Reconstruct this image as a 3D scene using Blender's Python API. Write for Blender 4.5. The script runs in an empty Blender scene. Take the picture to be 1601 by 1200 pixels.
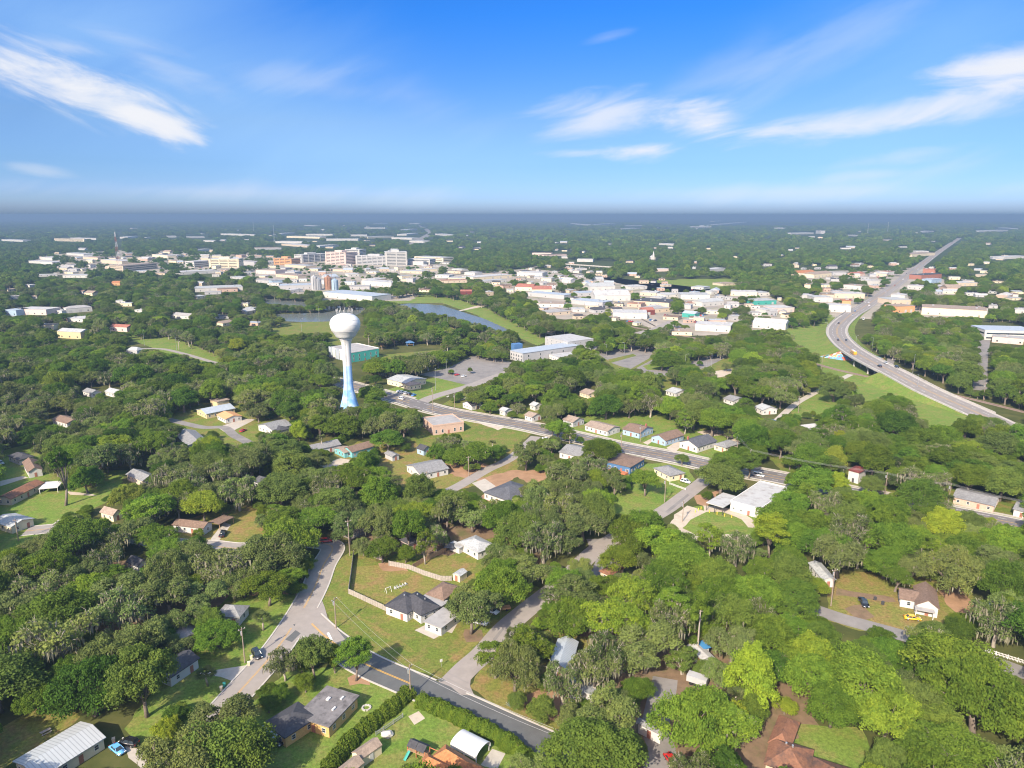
SKYS = .12; SKYV = 1.0; SKYG = .82; CLOUDV = 3.7; SUNE = 4.6; EXPO = 1.07; HAZED = 1.8e-4; HAZEC = (.185, .285, .425, 1); NTREE = 297
LEAFSTOPS = [(0,(.040,.077,.015)),(.3,(.074,.133,.019)),(.5,(.115,.186,.024)),(.72,(.167,.24,.028)),(1,(.28,.34,.032))]
import bpy, bmesh, math, random
import numpy as np
from mathutils import Vector, Matrix
random.seed(7); rng = np.random.default_rng(11)
S = bpy.context.scene; COL = S.collection
R = math.radians
# ------------------------------------------------------------------ camera
F = 1110.0; CAMH = 120.0; PITCH = math.atan(264.5 / F)
cP, sP = math.cos(PITCH), math.sin(PITCH)
def at(px, py, z=0.0):
    x = (px - 800.5) / F; y = (600 - py) / F
    d = (x, cP + y * sP, -sP + y * cP)
    t = (z - CAMH) / d[2]
    return Vector((d[0] * t, d[1] * t, z))
def pj(X, Y, Z):
    dz = Z - CAMH
    dep = Y * cP - dz * sP; up = Y * sP + dz * cP
    return 800.5 + F * X / dep, 600 - F * up / dep, dep
def zfor(P, py):
    lo, hi = 0.0, 110.0
    for _ in range(40):
        m = (lo + hi) / 2
        if pj(P[0], P[1], m)[1] > py: lo = m
        else: hi = m
    return lo
cam = bpy.data.cameras.new('camera'); co = bpy.data.objects.new('camera', cam); COL.objects.link(co)
co.location = (0, 0, CAMH); co.rotation_euler = (math.pi / 2 - PITCH, 0, 0)
cam.sensor_fit = 'HORIZONTAL'; cam.sensor_width = 36; cam.lens = 36 * F / 1601
cam.clip_start = 0.5; cam.clip_end = 90000
S.camera = co
# ------------------------------------------------------------------ tagging
USED = {}
def tag(o, label, cat, group=None, kind=None):
    o['label'] = label; o['category'] = cat
    if group: o['group'] = group
    if kind: o['kind'] = kind
    return o
def struct(o): o['kind'] = 'structure'; return o
LM = []            # landmarks for labels: (noun, px, py)
def landmark(noun, P, z=0):
    q = pj(P[0], P[1], z); LM.append((noun, q[0], q[1]))
# ------------------------------------------------------------------ mesh helper
class MB:
    def __init__(s): s.v = []; s.f = []; s.m = []; s.mi = 0
    def add(s, vs, fs):
        n = len(s.v); s.v += [tuple(v) for v in vs]
        for f in fs: s.f.append([i + n for i in f]); s.m.append(s.mi)
        return s
    def box(s, x0, x1, y0, y1, z0, z1, T=None):
        vs = [Vector(p) for p in ((x0,y0,z0),(x1,y0,z0),(x1,y1,z0),(x0,y1,z0),(x0,y0,z1),(x1,y0,z1),(x1,y1,z1),(x0,y1,z1))]
        if T: vs = [T @ v for v in vs]
        return s.add(vs, [(3,2,1,0),(4,5,6,7),(0,1,5,4),(1,2,6,5),(2,3,7,6),(3,0,4,7)])
    def prism(s, poly, axis, a, b, T=None):
        # polygon of (u,w) extruded along axis; axis x: (a,u,w) ; axis z: (u,w,a) ; axis y: (u,a,w)
        def P(u, w, t): return Vector({'x': (t,u,w), 'y': (u,t,w), 'z': (u,w,t)}[axis])
        n = len(poly); vs = [P(u,w,a) for u,w in poly] + [P(u,w,b) for u,w in poly]
        if T: vs = [T @ v for v in vs]
        fs = [tuple(range(n)), tuple(range(2*n-1, n-1, -1))] + [(i, (i+1)%n + 0, (i+1)%n + n, i+n) for i in range(n)]
        return s.add(vs, fs)
    def tube(s, pts, rad, n=6, cap=True):
        pts = [Vector(p) for p in pts]
        if not hasattr(rad, '__len__'): rad = [rad]*len(pts)
        rings = []
        for i, p in enumerate(pts):
            d = (pts[min(i+1,len(pts)-1)] - pts[max(i-1,0)]).normalized()
            u = d.orthogonal().normalized() if abs(d.z) < .9 else Vector((1,0,0)) - d*d.x
            u.normalize(); w = d.cross(u)
            rings.append([p + (u*math.cos(2*math.pi*k/n) + w*math.sin(2*math.pi*k/n))*rad[i] for k in range(n)])
        vs = [q for r in rings for q in r]; fs = []
        for i in range(len(pts)-1):
            for k in range(n): fs.append((i*n+k, i*n+(k+1)%n, (i+1)*n+(k+1)%n, (i+1)*n+k))
        if cap: fs += [tuple(range(n-1,-1,-1)), tuple((len(pts)-1)*n+k for k in range(n))]
        return s.add(vs, fs)
    def lathe(s, prof, n=24, c=(0,0,0)):
        vs = [(c[0]+r*math.cos(2*math.pi*k/n), c[1]+r*math.sin(2*math.pi*k/n), c[2]+z) for r, z in prof for k in range(n)]
        fs = [(i*n+k, i*n+(k+1)%n, (i+1)*n+(k+1)%n, (i+1)*n+k) for i in range(len(prof)-1) for k in range(n)]
        fs += [tuple(range(n-1,-1,-1)), tuple((len(prof)-1)*n+k for k in range(n))]
        return s.add(vs, fs)
    def mesh(s, name, mats, smooth=False):
        me = bpy.data.meshes.new(name); me.from_pydata(s.v, [], s.f)
        for m in (mats if isinstance(mats, (list, tuple)) else [mats]): me.materials.append(m)
        me.polygons.foreach_set('material_index', s.m)
        if smooth: me.polygons.foreach_set('use_smooth', [True]*len(s.f))
        me.update(); return me
    def build(s, name, mats, parent=None, smooth=False, loc=None, rz=0):
        return link(name, s.mesh(name, mats, smooth), parent, loc, rz)
def link(name, me, parent=None, loc=None, rz=0):
    o = bpy.data.objects.new(name, me); COL.objects.link(o)
    if parent: o.parent = parent
    if loc is not None: o.location = loc
    o.rotation_euler.z = rz
    return o
def empty(name, loc, rz=0):
    o = bpy.data.objects.new(name, None); COL.objects.link(o); o.location = loc; o.rotation_euler.z = rz
    o.empty_display_size = .5
    return o
# ------------------------------------------------------------------ materials
def nmat(name):
    m = bpy.data.materials.new(name); m.use_nodes = True
    nt = m.node_tree; b = nt.nodes['Principled BSDF']
    return m, nt, b
def N(nt, t, **k):
    n = nt.nodes.new(t)
    for a, v in k.items():
        if a.startswith('i_'): n.inputs[int(a[2:])].default_value = v
        else: setattr(n, a, v)
    return n
def M(name, col, rough=.8, var=.25, scale=.6, metal=0., spec=.3, bump=0., stripes=None, stain=None):
    """base colour varied by two noises; stripes=(axis, period, depth) for ribbed sheet; stain=(colour, amount, scale)"""
    m, nt, b = nmat(name); L = nt.links.new
    tc = N(nt, 'ShaderNodeTexCoord')
    n1 = N(nt, 'ShaderNodeTexNoise'); n1.inputs['Scale'].default_value = scale; n1.inputs['Detail'].default_value = 6; n1.inputs['Roughness'].default_value = .65
    L(tc.outputs['Object'], n1.inputs['Vector'])
    mr = N(nt, 'ShaderNodeMapRange'); mr.inputs['From Min'].default_value = .28; mr.inputs['From Max'].default_value = .72
    mr.inputs['To Min'].default_value = 1-var; mr.inputs['To Max'].default_value = 1+var
    L(n1.outputs['Fac'], mr.inputs['Value'])
    mx = N(nt, 'ShaderNodeVectorMath', operation='SCALE'); mx.inputs[0].default_value = col[:3]
    L(mr.outputs[0], mx.inputs['Scale']); out = mx.outputs[0]
    if stain:
        n2 = N(nt, 'ShaderNodeTexNoise'); n2.inputs['Scale'].default_value = stain[2]; n2.inputs['Detail'].default_value = 8
        n2.inputs['Roughness'].default_value = .7; L(tc.outputs['Object'], n2.inputs['Vector'])
        r2 = N(nt, 'ShaderNodeMapRange'); r2.inputs['From Min'].default_value = .5; r2.inputs['From Max'].default_value = .66
        r2.inputs['To Max'].default_value = stain[1]; L(n2.outputs['Fac'], r2.inputs['Value'])
        mm = N(nt, 'ShaderNodeMix', data_type='RGBA'); L(r2.outputs[0], mm.inputs['Factor']); L(out, mm.inputs['A'])
        mm.inputs['B'].default_value = (*stain[0], 1); out = mm.outputs['Result']
    if stripes:
        sx = N(nt, 'ShaderNodeSeparateXYZ'); L(tc.outputs['Object'], sx.inputs[0])
        ml = N(nt, 'ShaderNodeMath', operation='MULTIPLY', i_1=2*math.pi/stripes[1]); L(sx.outputs[stripes[0]], ml.inputs[0])
        sn = N(nt, 'ShaderNodeMath', operation='SINE'); L(ml.outputs[0], sn.inputs[0])
        r3 = N(nt, 'ShaderNodeMapRange'); r3.inputs['From Min'].default_value = .55; r3.inputs['From Max'].default_value = .95
        r3.inputs['To Min'].default_value = 1; r3.inputs['To Max'].default_value = 1-stripes[2]; L(sn.outputs[0], r3.inputs['Value'])
        m3 = N(nt, 'ShaderNodeVectorMath', operation='SCALE'); L(out, m3.inputs[0]); L(r3.outputs[0], m3.inputs['Scale']); out = m3.outputs[0]
    L(out, b.inputs['Base Color'])
    b.inputs['Roughness'].default_value = rough; b.inputs['Metallic'].default_value = metal
    b.inputs['Specular IOR Level'].default_value = spec
    if bump:
        bp = N(nt, 'ShaderNodeBump'); bp.inputs['Strength'].default_value = bump; bp.inputs['Distance'].default_value = .05
        L(n1.outputs['Fac'], bp.inputs['Height']); L(bp.outputs[0], b.inputs['Normal'])
    return m
MT = {}
def mt(key, *a, **k):
    if key not in MT: MT[key] = M(key, *a, **k)
    return MT[key]
mt('white_wall', (.49,.48,.455), .7, .05, .8); mt('cream_wall', (.62,.54,.38), .75, .08); mt('yellow_brick', (.52,.33,.13), .85, .2, 3)
mt('pink_brick', (.45,.32,.25), .85, .12, 2); mt('blue_wall', (.07,.16,.32), .6, .1, stripes=(2,.25,.25)); mt('pale_blue_wall', (.30,.40,.50), .6, .08, stripes=(2,.25,.25))
mt('turquoise_wall', (.15,.38,.40), .6, .1, stripes=(2,.25,.2)); mt('grey_wall', (.36,.36,.36), .8, .1); mt('tan_wall', (.48,.40,.30), .8, .1)
mt('green_wall', (.05,.30,.25), .6, .1, stripes=(0,1.2,.3)); mt('orange_wall', (.52,.28,.13), .7, .1); mt('pink_wall', (.55,.44,.39), .8, .08)
mt('yellow_wall', (.50,.41,.24), .75, .08); mt('concrete', (.42,.40,.37), .85, .15, .5, stain=((.2,.19,.17),.5,.35)); mt('white_trim', (.58,.57,.55), .5, .04)
def roofm(key, c, v=.32, **k): return mt(key, c, .9, v, 1.6, stain=k.pop('stain', (tuple(x*.55 for x in c), .55, .35)), bump=.3, **k)
roofm('grey_shingle', (.20,.20,.20)); roofm('dark_shingle', (.055,.055,.062)); roofm('slate_shingle', (.085,.088,.10)); roofm('brown_shingle', (.17,.115,.085))
roofm('tan_shingle', (.27,.21,.165)); roofm('light_shingle', (.33,.34,.34)); roofm('orange_shingle', (.36,.15,.062)); roofm('rust_shingle', (.20,.095,.055), stain=((.06,.045,.04),.8,.22))
roofm('red_tile', (.30,.12,.085)); roofm('dark_red_roof', (.14,.035,.03))
mt('builtup_roof', (.16,.15,.15), .9, .3, .5, stain=((.05,.045,.045),.85,.3)); mt('white_roof', (.37,.37,.365), .75, .1, .5, stain=((.24,.22,.20),.85,.3))
mt('flat_grey_roof', (.30,.29,.28), .85, .2, .4, stain=((.15,.14,.14),.6,.2))
mt('metal_roof', (.40,.42,.43), .45, .06, .4, metal=.1, stripes=(0,.8,.3)); mt('blue_metal_roof', (.36,.40,.44), .5, .1, .3, metal=.05, stripes=(0,.7,.3))
mt('white_metal', (.52,.52,.52), .35, .03, .4, stripes=(1,.5,.08)); mt('rust_metal', (.30,.16,.10), .7, .3, .5, stripes=(0,.6,.3))
mt('glass', (.03,.04,.05), .08, .2, .5, spec=.8); mt('door_paint', (.30,.13,.09), .5, .1); mt('wood', (.33,.21,.12), .8, .25, 2); mt('grey_wood', (.30,.27,.235), .85, .25, 1.5, stripes=(0,.9,.25))
mt('pole_wood', (.24,.19,.15), .9, .2, 2); mt('steel', (.45,.46,.47), .4, .08, metal=.6); mt('dark_metal', (.06,.06,.065), .5, .1); mt('brick', (.28,.11,.075), .85, .2, 4)
mt('rubber', (.02,.02,.02), .8, .1); mt('blue_tarp', (.06,.22,.45), .5, .1); mt('deck_red', (.42,.15,.07), .75, .15); mt('yellow_paint', (.65,.48,.06), .6, .06)
mt('avenue_asphalt', (.15,.137,.13), .9, .14, .25, stain=((.095,.088,.086),.5,.09)); mt('far_white', (.46,.45,.42), .8, .12, .2); mt('far_pale_roof', (.40,.395,.385), .85, .2, .2, stain=((.22,.21,.2),.6,.15)); mt('asphalt', (.095,.098,.097), .9, .14, .25, stain=((.075,.072,.075),.55,.09)); mt('old_asphalt', (.26,.232,.208), .9, .12, .3, stain=((.24,.215,.195),.6,.12)); mt('highway_asphalt', (.22,.197,.178), .9, .12, .2)
mt('worn_asphalt', (.20,.185,.172), .9, .15, .2, stain=((.11,.105,.105),.6,.06))
mt('pavement_concrete', (.38,.345,.295), .9, .12, .5, stain=((.3,.27,.23),.5,.3)); mt('kerb_concrete', (.40,.375,.335), .9, .12, .8); mt('sand_drive', (.42,.36,.285), .95, .15, .4, stain=((.33,.27,.2),.6,.15))
mt('marking_white', (.62,.61,.58), .8, .15, 1.5); mt('marking_yellow', (.52,.30,.06), .8, .15, 1.5)
mt('red_dirt', (.29,.175,.10), .95, .2, .25, stain=((.22,.13,.07),.7,.1)); mt('brown_litter', (.17,.115,.07), .95, .3, .3, stain=((.09,.10,.03),.8,.12))
mt('industrial_ground', (.30,.26,.21), .95, .25, .03, stain=((.16,.17,.09),.8,.012)); mt('ballast', (.23,.17,.135), .95, .2, .6); mt('rail_steel', (.18,.13,.11), .6, .2)
def grass(name, a, b, c, sc=.05):
    m, nt, bs = nmat(name); L = nt.links.new
    tc = N(nt, 'ShaderNodeTexCoord')
    def nz(s, d=6, r=.6):
        n = N(nt, 'ShaderNodeTexNoise'); n.inputs['Scale'].default_value = s; n.inputs['Detail'].default_value = d; n.inputs['Roughness'].default_value = r
        L(tc.outputs['Object'], n.inputs['Vector']); return n.outputs['Fac']
    def mr(x, lo, hi):
        r = N(nt, 'ShaderNodeMapRange'); r.inputs['From Min'].default_value = lo; r.inputs['From Max'].default_value = hi; L(x, r.inputs['Value']); return r.outputs[0]
    m1 = N(nt, 'ShaderNodeMix', data_type='RGBA'); m1.inputs['A'].default_value = (*a,1); m1.inputs['B'].default_value = (*b,1); L(mr(nz(sc), .38, .66), m1.inputs['Factor'])
    m2 = N(nt, 'ShaderNodeMix', data_type='RGBA'); L(m1.outputs['Result'], m2.inputs['A']); m2.inputs['B'].default_value = (*c,1); L(mr(nz(sc*3.3, 7, .7), .46, .64), m2.inputs['Factor'])
    m3 = N(nt, 'ShaderNodeVectorMath', operation='SCALE'); L(m2.outputs['Result'], m3.inputs[0])
    r = N(nt, 'ShaderNodeMapRange'); r.inputs['From Min'].default_value = .3; r.inputs['From Max'].default_value = .7; r.inputs['To Min'].default_value = .55; r.inputs['To Max'].default_value = 1.45
    L(nz(1.1, 8, .75), r.inputs['Value']); L(r.outputs[0], m3.inputs['Scale'])
    L(m3.outputs[0], bs.inputs['Base Color']); bs.inputs['Roughness'].default_value = .95; bs.inputs['Specular IOR Level'].default_value = .1
    bp = N(nt, 'ShaderNodeBump'); bp.inputs['Strength'].default_value = .6; bp.inputs['Distance'].default_value = .25; L(nz(1.7, 6, .7), bp.inputs['Height']); L(bp.outputs[0], bs.inputs['Normal'])
    MT[name] = m; return m
grass('lawn_grass', (.102,.142,.024), (.138,.162,.032), (.18,.145,.05))
grass('bright_grass', (.108,.172,.028), (.14,.195,.036), (.18,.175,.052))
grass('dry_grass', (.135,.152,.03), (.185,.168,.048), (.225,.148,.062))
grass('forest_floor', (.045,.055,.016), (.075,.07,.025), (.10,.065,.035), .03)
# ------------------------------------------------------------------ world: sky + clouds
SUN_AZ = 208.0; SUN_EL = 36.0
W = bpy.data.worlds.new('World'); S.world = W; W.use_nodes = True
nt = W.node_tree; bg = nt.nodes['Background']; L = nt.links.new
sky = N(nt, 'ShaderNodeTexSky', sky_type='NISHITA'); sky.sun_disc = False
sky.sun_elevation = R(SUN_EL); sky.sun_rotation = R(SUN_AZ); sky.altitude = 0; sky.air_density = 1.0; sky.dust_density = .6; sky.ozone_density = 2.2
hs = N(nt, 'ShaderNodeHueSaturation'); hs.inputs['Saturation'].default_value = 1.25; hs.inputs['Value'].default_value = SKYV if 'SKYV' in globals() else 1.0
L(sky.outputs[0], hs.inputs['Color'])
tc = N(nt, 'ShaderNodeTexCoord'); sx = N(nt, 'ShaderNodeSeparateXYZ'); L(tc.outputs['Generated'], sx.inputs[0])
def mth(op, a, b=None, clamp=False):
    n = N(nt, 'ShaderNodeMath', operation=op); n.use_clamp = clamp
    for i, q in enumerate((a, b)):
        if q is None: continue
        if isinstance(q, (int, float)): n.inputs[i].default_value = q
        else: L(q, n.inputs[i])
    return n.outputs[0]
yy = mth('MAXIMUM', sx.outputs['Y'], .02)
U = mth('DIVIDE', sx.outputs['X'], yy); V = mth('DIVIDE', sx.outputs['Z'], yy)
def cnoise(ang, su, sv, det=7, rough=.6, dist=.6, off=0):
    ca, sa = math.cos(R(ang)), math.sin(R(ang))
    p = mth('ADD', mth('MULTIPLY', U, ca*su), mth('MULTIPLY', V, sa*su)); q = mth('ADD', mth('MULTIPLY', U, -sa*sv), mth('MULTIPLY', V, ca*sv))
    c = N(nt, 'ShaderNodeCombineXYZ'); L(p, c.inputs[0]); L(q, c.inputs[1]); c.inputs[2].default_value = off
    n = N(nt, 'ShaderNodeTexNoise'); n.inputs['Scale'].default_value = 1; n.inputs['Detail'].default_value = det; n.inputs['Roughness'].default_value = rough; n.inputs['Distortion'].default_value = dist
    L(c.outputs[0], n.inputs['Vector']); return n.outputs['Fac']
nA = cnoise(-17, 5, 22); nB = cnoise(10, 5, 24, off=3.1); nC = cnoise(22, 2.5, 12, 6, .55, .4, 7.7)
CL = [  # px, py, half length, half width, angle, strength, noise
 (40,105,130,44,-22,1.0,nA),(120,140,120,42,-22,1.0,nA),(205,178,110,40,-20,1.0,nA),(265,198,70,26,-8,.9,nA),(105,72,80,16,-8,.35,nA),(240,95,120,26,-24,.25,nA),
 (935,178,115,45,9,.75,nB),(1003,234,90,17,2,.95,nB),(900,238,70,8,2,.4,nB),(1105,196,80,34,-4,1.0,nB),(1300,198,250,24,6,.7,nB),(1200,206,120,16,2,.5,nB),(1480,162,190,24,11,.7,nB),
 (1560,116,140,34,8,.9,nB),(1625,95,80,30,10,.6,nB),(1280,85,260,45,27,.2,nC),(1150,110,120,40,20,.18,nC),(500,132,170,30,-8,.22,nC),(640,150,140,50,-15,.16,nC),(950,58,45,8,14,.16,nB),
 (1400,246,140,14,8,.3,nB),(1350,274,120,10,4,.3,nC),(1250,300,420,18,1,.35,nC),(350,300,400,22,-1,.3,nC),(60,266,60,10,-6,.3,nA),(1500,260,220,30,12,.25,nC),
 (230,60,520,200,-14,.36,nC),(1480,50,380,170,20,.30,nC),(560,235,380,90,-8,.24,nC),(60,30,300,120,-20,.2,nC)]
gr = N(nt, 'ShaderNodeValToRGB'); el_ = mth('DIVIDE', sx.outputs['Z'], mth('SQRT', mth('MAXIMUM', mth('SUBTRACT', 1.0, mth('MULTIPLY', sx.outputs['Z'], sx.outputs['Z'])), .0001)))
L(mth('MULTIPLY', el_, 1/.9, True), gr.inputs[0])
for k,(py,c) in enumerate([(340,(.215,.335,.66)),(333,(.28,.40,.78)),(325,(.335,.465,.92)),(315,(.355,.51,1.0)),(300,(.34,.49,1.0)),(280,(.31,.45,.84)),(260,(.30,.43,.76)),(195,(.38,.46,.68)),(100,(.26,.45,.76)),(20,(.17,.45,.84)),(-40,(.165,.44,.84)),(-260,(4.3,2.65,1.9))]):  # last stop: overhead sky, out of view, brightened as added fill for shadows
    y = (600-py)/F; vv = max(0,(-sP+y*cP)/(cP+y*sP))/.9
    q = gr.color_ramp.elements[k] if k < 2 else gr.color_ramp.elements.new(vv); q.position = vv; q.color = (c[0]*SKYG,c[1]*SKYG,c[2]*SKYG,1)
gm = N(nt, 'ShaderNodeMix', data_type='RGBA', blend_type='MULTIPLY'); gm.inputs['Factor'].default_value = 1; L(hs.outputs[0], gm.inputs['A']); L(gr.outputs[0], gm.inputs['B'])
acc = None; acc2 = None
for px, py, hl, hw, an, st, nz in CL:
    x = (px-800.5)/F; y = (600-py)/F; dy = cP + y*sP
    u0, v0 = x/dy, (-sP+y*cP)/dy; k = 1/(F*.97)
    ca, sa = math.cos(R(an)), math.sin(R(an))
    du, dv = mth('SUBTRACT', U, u0), mth('SUBTRACT', V, v0)
    p = mth('ADD', mth('MULTIPLY', du, ca/(hl*k)), mth('MULTIPLY', dv, sa/(hl*k)))
    q = mth('ADD', mth('MULTIPLY', du, -sa/(hw*k)), mth('MULTIPLY', dv, ca/(hw*k)))
    d2 = mth('ADD', mth('MULTIPLY', p, p), mth('MULTIPLY', q, q))
    g = mth('SUBTRACT', 1.0, mth('SQRT', d2))
    e = mth('ADD', mth('MULTIPLY', g, 1.0), mth('MULTIPLY', mth('SUBTRACT', nz, .5), 2.6 if hw < 80 else .7))
    r = N(nt, 'ShaderNodeMapRange', interpolation_type='SMOOTHSTEP'); r.inputs['From Min'].default_value = -.05; r.inputs['From Max'].default_value = 1.15; r.inputs['To Max'].default_value = st
    L(mth('MULTIPLY', e, mth('GREATER_THAN', g, -.6)), r.inputs['Value'])
    fade = N(nt, 'ShaderNodeMapRange', interpolation_type='SMOOTHSTEP'); fade.inputs['From Min'].default_value = -.6; fade.inputs['From Max'].default_value = .3; L(g, fade.inputs['Value'])
    c = mth('MULTIPLY', r.outputs[0], fade.outputs[0])
    if hw >= 80: acc2 = c if acc2 is None else mth('SUBTRACT', mth('ADD', acc2, c), mth('MULTIPLY', acc2, c)); continue
    acc = c if acc is None else mth('SUBTRACT', mth('ADD', acc, c), mth('MULTIPLY', acc, c))
acc = mth('MULTIPLY', acc, mth('GREATER_THAN', sx.outputs['Y'], .05))
veil = N(nt, 'ShaderNodeMix', data_type='RGBA'); L(mth('MULTIPLY', acc2, mth('GREATER_THAN', sx.outputs['Y'], .05)), veil.inputs['Factor']); L(gm.outputs['Result'], veil.inputs['A']); veil.inputs['B'].default_value = (CLOUDV*.55, CLOUDV*.86, CLOUDV*1.2, 1)
mixc = N(nt, 'ShaderNodeMix', data_type='RGBA'); L(acc, mixc.inputs['Factor']); L(veil.outputs['Result'], mixc.inputs['A']); mixc.inputs['B'].default_value = (CLOUDV*.96, CLOUDV*.98, CLOUDV*1.04, 1)
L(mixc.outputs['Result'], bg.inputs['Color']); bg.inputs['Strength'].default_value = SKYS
sl = bpy.data.lights.new('sun', 'SUN'); so = bpy.data.objects.new('sun', sl); COL.objects.link(so)
sl.energy = SUNE; sl.angle = R(.5); sl.color = (1.0, .90, .73)
sd = Vector((math.sin(R(SUN_AZ))*math.cos(R(SUN_EL)), math.cos(R(SUN_AZ))*math.cos(R(SUN_EL)), math.sin(R(SUN_EL))))
so.rotation_euler = sd.to_track_quat('Z', 'Y').to_euler(); so.location = (0, 0, 200)
S.view_settings.view_transform = 'Standard'; S.view_settings.look = 'None'; S.view_settings.exposure = EXPO; S.view_settings.gamma = 1
S.render.engine = 'CYCLES'; cy = S.cycles
cy.max_bounces = 5; cy.diffuse_bounces = 3; cy.glossy_bounces = 2; cy.transmission_bounces = 3; cy.volume_bounces = 0; cy.transparent_max_bounces = 8
cy.use_denoising = True; S.render.filter_size = 1.1; cy.filter_width = 1.1; cy.caustics_reflective = False; cy.caustics_refractive = False
# ------------------------------------------------------------------ ground
g, nt2, b2 = nmat('countryside'); L2 = nt2.links.new
tcg = N(nt2, 'ShaderNodeTexCoord')
def gn(s, d=6, r=.6):
    n = N(nt2, 'ShaderNodeTexNoise'); n.inputs['Scale'].default_value = s; n.inputs['Detail'].default_value = d; n.inputs['Roughness'].default_value = r; L2(tcg.outputs['Object'], n.inputs['Vector']); return n.outputs['Fac']
cr = N(nt2, 'ShaderNodeValToRGB'); L2(gn(.035, 9, .7), cr.inputs[0]); e = cr.color_ramp
e.elements[0].position = .32; e.elements[0].color = (.035,.045,.014,1); e.elements[1].position = .5; e.elements[1].color = (.07,.078,.024,1)
q = e.elements.new(.62); q.color = (.105,.10,.035,1); q = e.elements.new(.72); q.color = (.13,.09,.05,1)
cf = N(nt2, 'ShaderNodeValToRGB'); L2(gn(.004, 10, .72), cf.inputs[0]); e = cf.color_ramp
e.elements[0].position = .35; e.elements[0].color = (.022,.034,.012,1); e.elements[1].position = .6; e.elements[1].color = (.05,.07,.022,1); q = e.elements.new(.72); q.color = (.09,.10,.035,1)
sg = N(nt2, 'ShaderNodeVectorMath', operation='LENGTH'); L2(tcg.outputs['Object'], sg.inputs[0])
rr = N(nt2, 'ShaderNodeMapRange'); rr.inputs['From Min'].default_value = 900; rr.inputs['From Max'].default_value = 2200; L2(sg.outputs['Value'], rr.inputs['Value'])
mg = N(nt2, 'ShaderNodeMix', data_type='RGBA'); L2(rr.outputs[0], mg.inputs['Factor']); L2(cr.outputs[0], mg.inputs['A']); L2(cf.outputs[0], mg.inputs['B'])
L2(mg.outputs['Result'], b2.inputs['Base Color']); b2.inputs['Roughness'].default_value = .95; b2.inputs['Specular IOR Level'].default_value = .05
xs = [-26000,-8000,-2500,-800,-250,0,250,800,2500,8000,26000]; ys = [-1500,-300,0,200,600,1500,4000,10000,20000,37500]
mb = MB(); mb.add([(x,y,0) for y in ys for x in xs], [(j*11+i, j*11+i+1, (j+1)*11+i+1, (j+1)*11+i) for j in range(len(ys)-1) for i in range(10)])
struct(mb.build('ground', g))
mb = MB(); mb.box(-26500, 26500, -2000, 38000, -1, 127)
hm = bpy.data.materials.new('haze_air'); hm.use_nodes = True; hn = hm.node_tree; hn.nodes.remove(hn.nodes['Principled BSDF'])
pv = N(hn, 'ShaderNodeVolumePrincipled'); pv.inputs['Color'].default_value = HAZEC; pv.inputs['Density'].default_value = HAZED; pv.inputs['Anisotropy'].default_value = 0.0
hn.links.new(pv.outputs[0], hn.nodes['Material Output'].inputs['Volume'])
if HAZED > 0:
    ho = mb.build('haze', hm); ho['kind'] = 'stuff'; ho['label'] = 'pale blue haze fading the far woods'; ho['category'] = 'haze'
# ------------------------------------------------------------------ ground cover patches, roads
def wp(pts, z=0): return [at(p[0], p[1], p[2] if len(p) > 2 else z) for p in pts]
def rough_edge(poly, step=2.5, amp=.8, seed=0):
    rr = random.Random(seed); out = []
    for i in range(len(poly)):
        a, b = poly[i], poly[(i+1) % len(poly)]; n = max(1, int((b-a).length/step))
        n = min(n, 60)
        for k in range(n):
            p = a.lerp(b, k/n); out.append(p + Vector((rr.uniform(-amp,amp), rr.uniform(-amp,amp), 0)))
    return out
def patch(name, pts, mat, z, amp=.7, step=2.5):
    poly = rough_edge([Vector((p.x,p.y,z)) for p in wp(pts)], step, amp, len(name)+int(pts[0][0]))
    for p in poly: p.z = z
    bm = bmesh.new(); f = bm.faces.new([bm.verts.new(p) for p in poly]); bmesh.ops.triangulate(bm, faces=[f])
    bmesh.ops.recalc_face_normals(bm, faces=bm.faces)
    if bm.faces and sum(fc.normal.z for fc in bm.faces) < 0: bmesh.ops.reverse_faces(bm, faces=bm.faces)
    me = bpy.data.meshes.new(name); bm.to_mesh(me); bm.free(); me.materials.append(MT[mat])
    o = link(name, me); struct(o); return o
def smooth(pts, per=8):
    out = []; n = len(pts)
    for i in range(n-1):
        p0, p1, p2, p3 = pts[max(i-1,0)], pts[i], pts[i+1], pts[min(i+2,n-1)]
        for k in range(per):
            t = k/per
            out.append(.5*((2*p1) + (p2-p0)*t + (2*p0-5*p1+4*p2-p3)*t*t + (-p0+3*p1-3*p2+p3)*t**3))
    out.append(pts[-1]); return out
def frames(P):
    T = []
    for i in range(len(P)):
        d = P[min(i+1,len(P)-1)] - P[max(i-1,0)]; d.z = 0; d.normalize(); T.append(Vector((-d.y, d.x, 0)))
    return T
def strip(mb, P, T, a, b, dz, z0=None, skip=None, dash=None):
    n = 0; acc = 0
    for i in range(len(P)-1):
        seg = (P[i+1]-P[i]).length; acc += seg
        if dash and (acc % (dash*2)) > dash: continue
        if skip and (skip(P[i] + T[i]*((a+b)/2)) or skip(P[i+1] + T[i+1]*((a+b)/2))): continue
        up = Vector((0,0,dz))
        v = [P[i]+T[i]*a+up, P[i]+T[i]*b+up, P[i+1]+T[i+1]*b+up, P[i+1]+T[i+1]*a+up]
        if z0 is None: mb.add(v, [(3,2,1,0) if a < b else (0,1,2,3)])
        else:
            lo = [Vector((q.x, q.y, q.z-z0)) for q in v]
            mb.add(v+lo, [(3,2,1,0),(0,1,5,4),(1,2,6,5),(2,3,7,6),(3,0,4,7)])
ROADS = []      # (polyline, half width)
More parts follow.
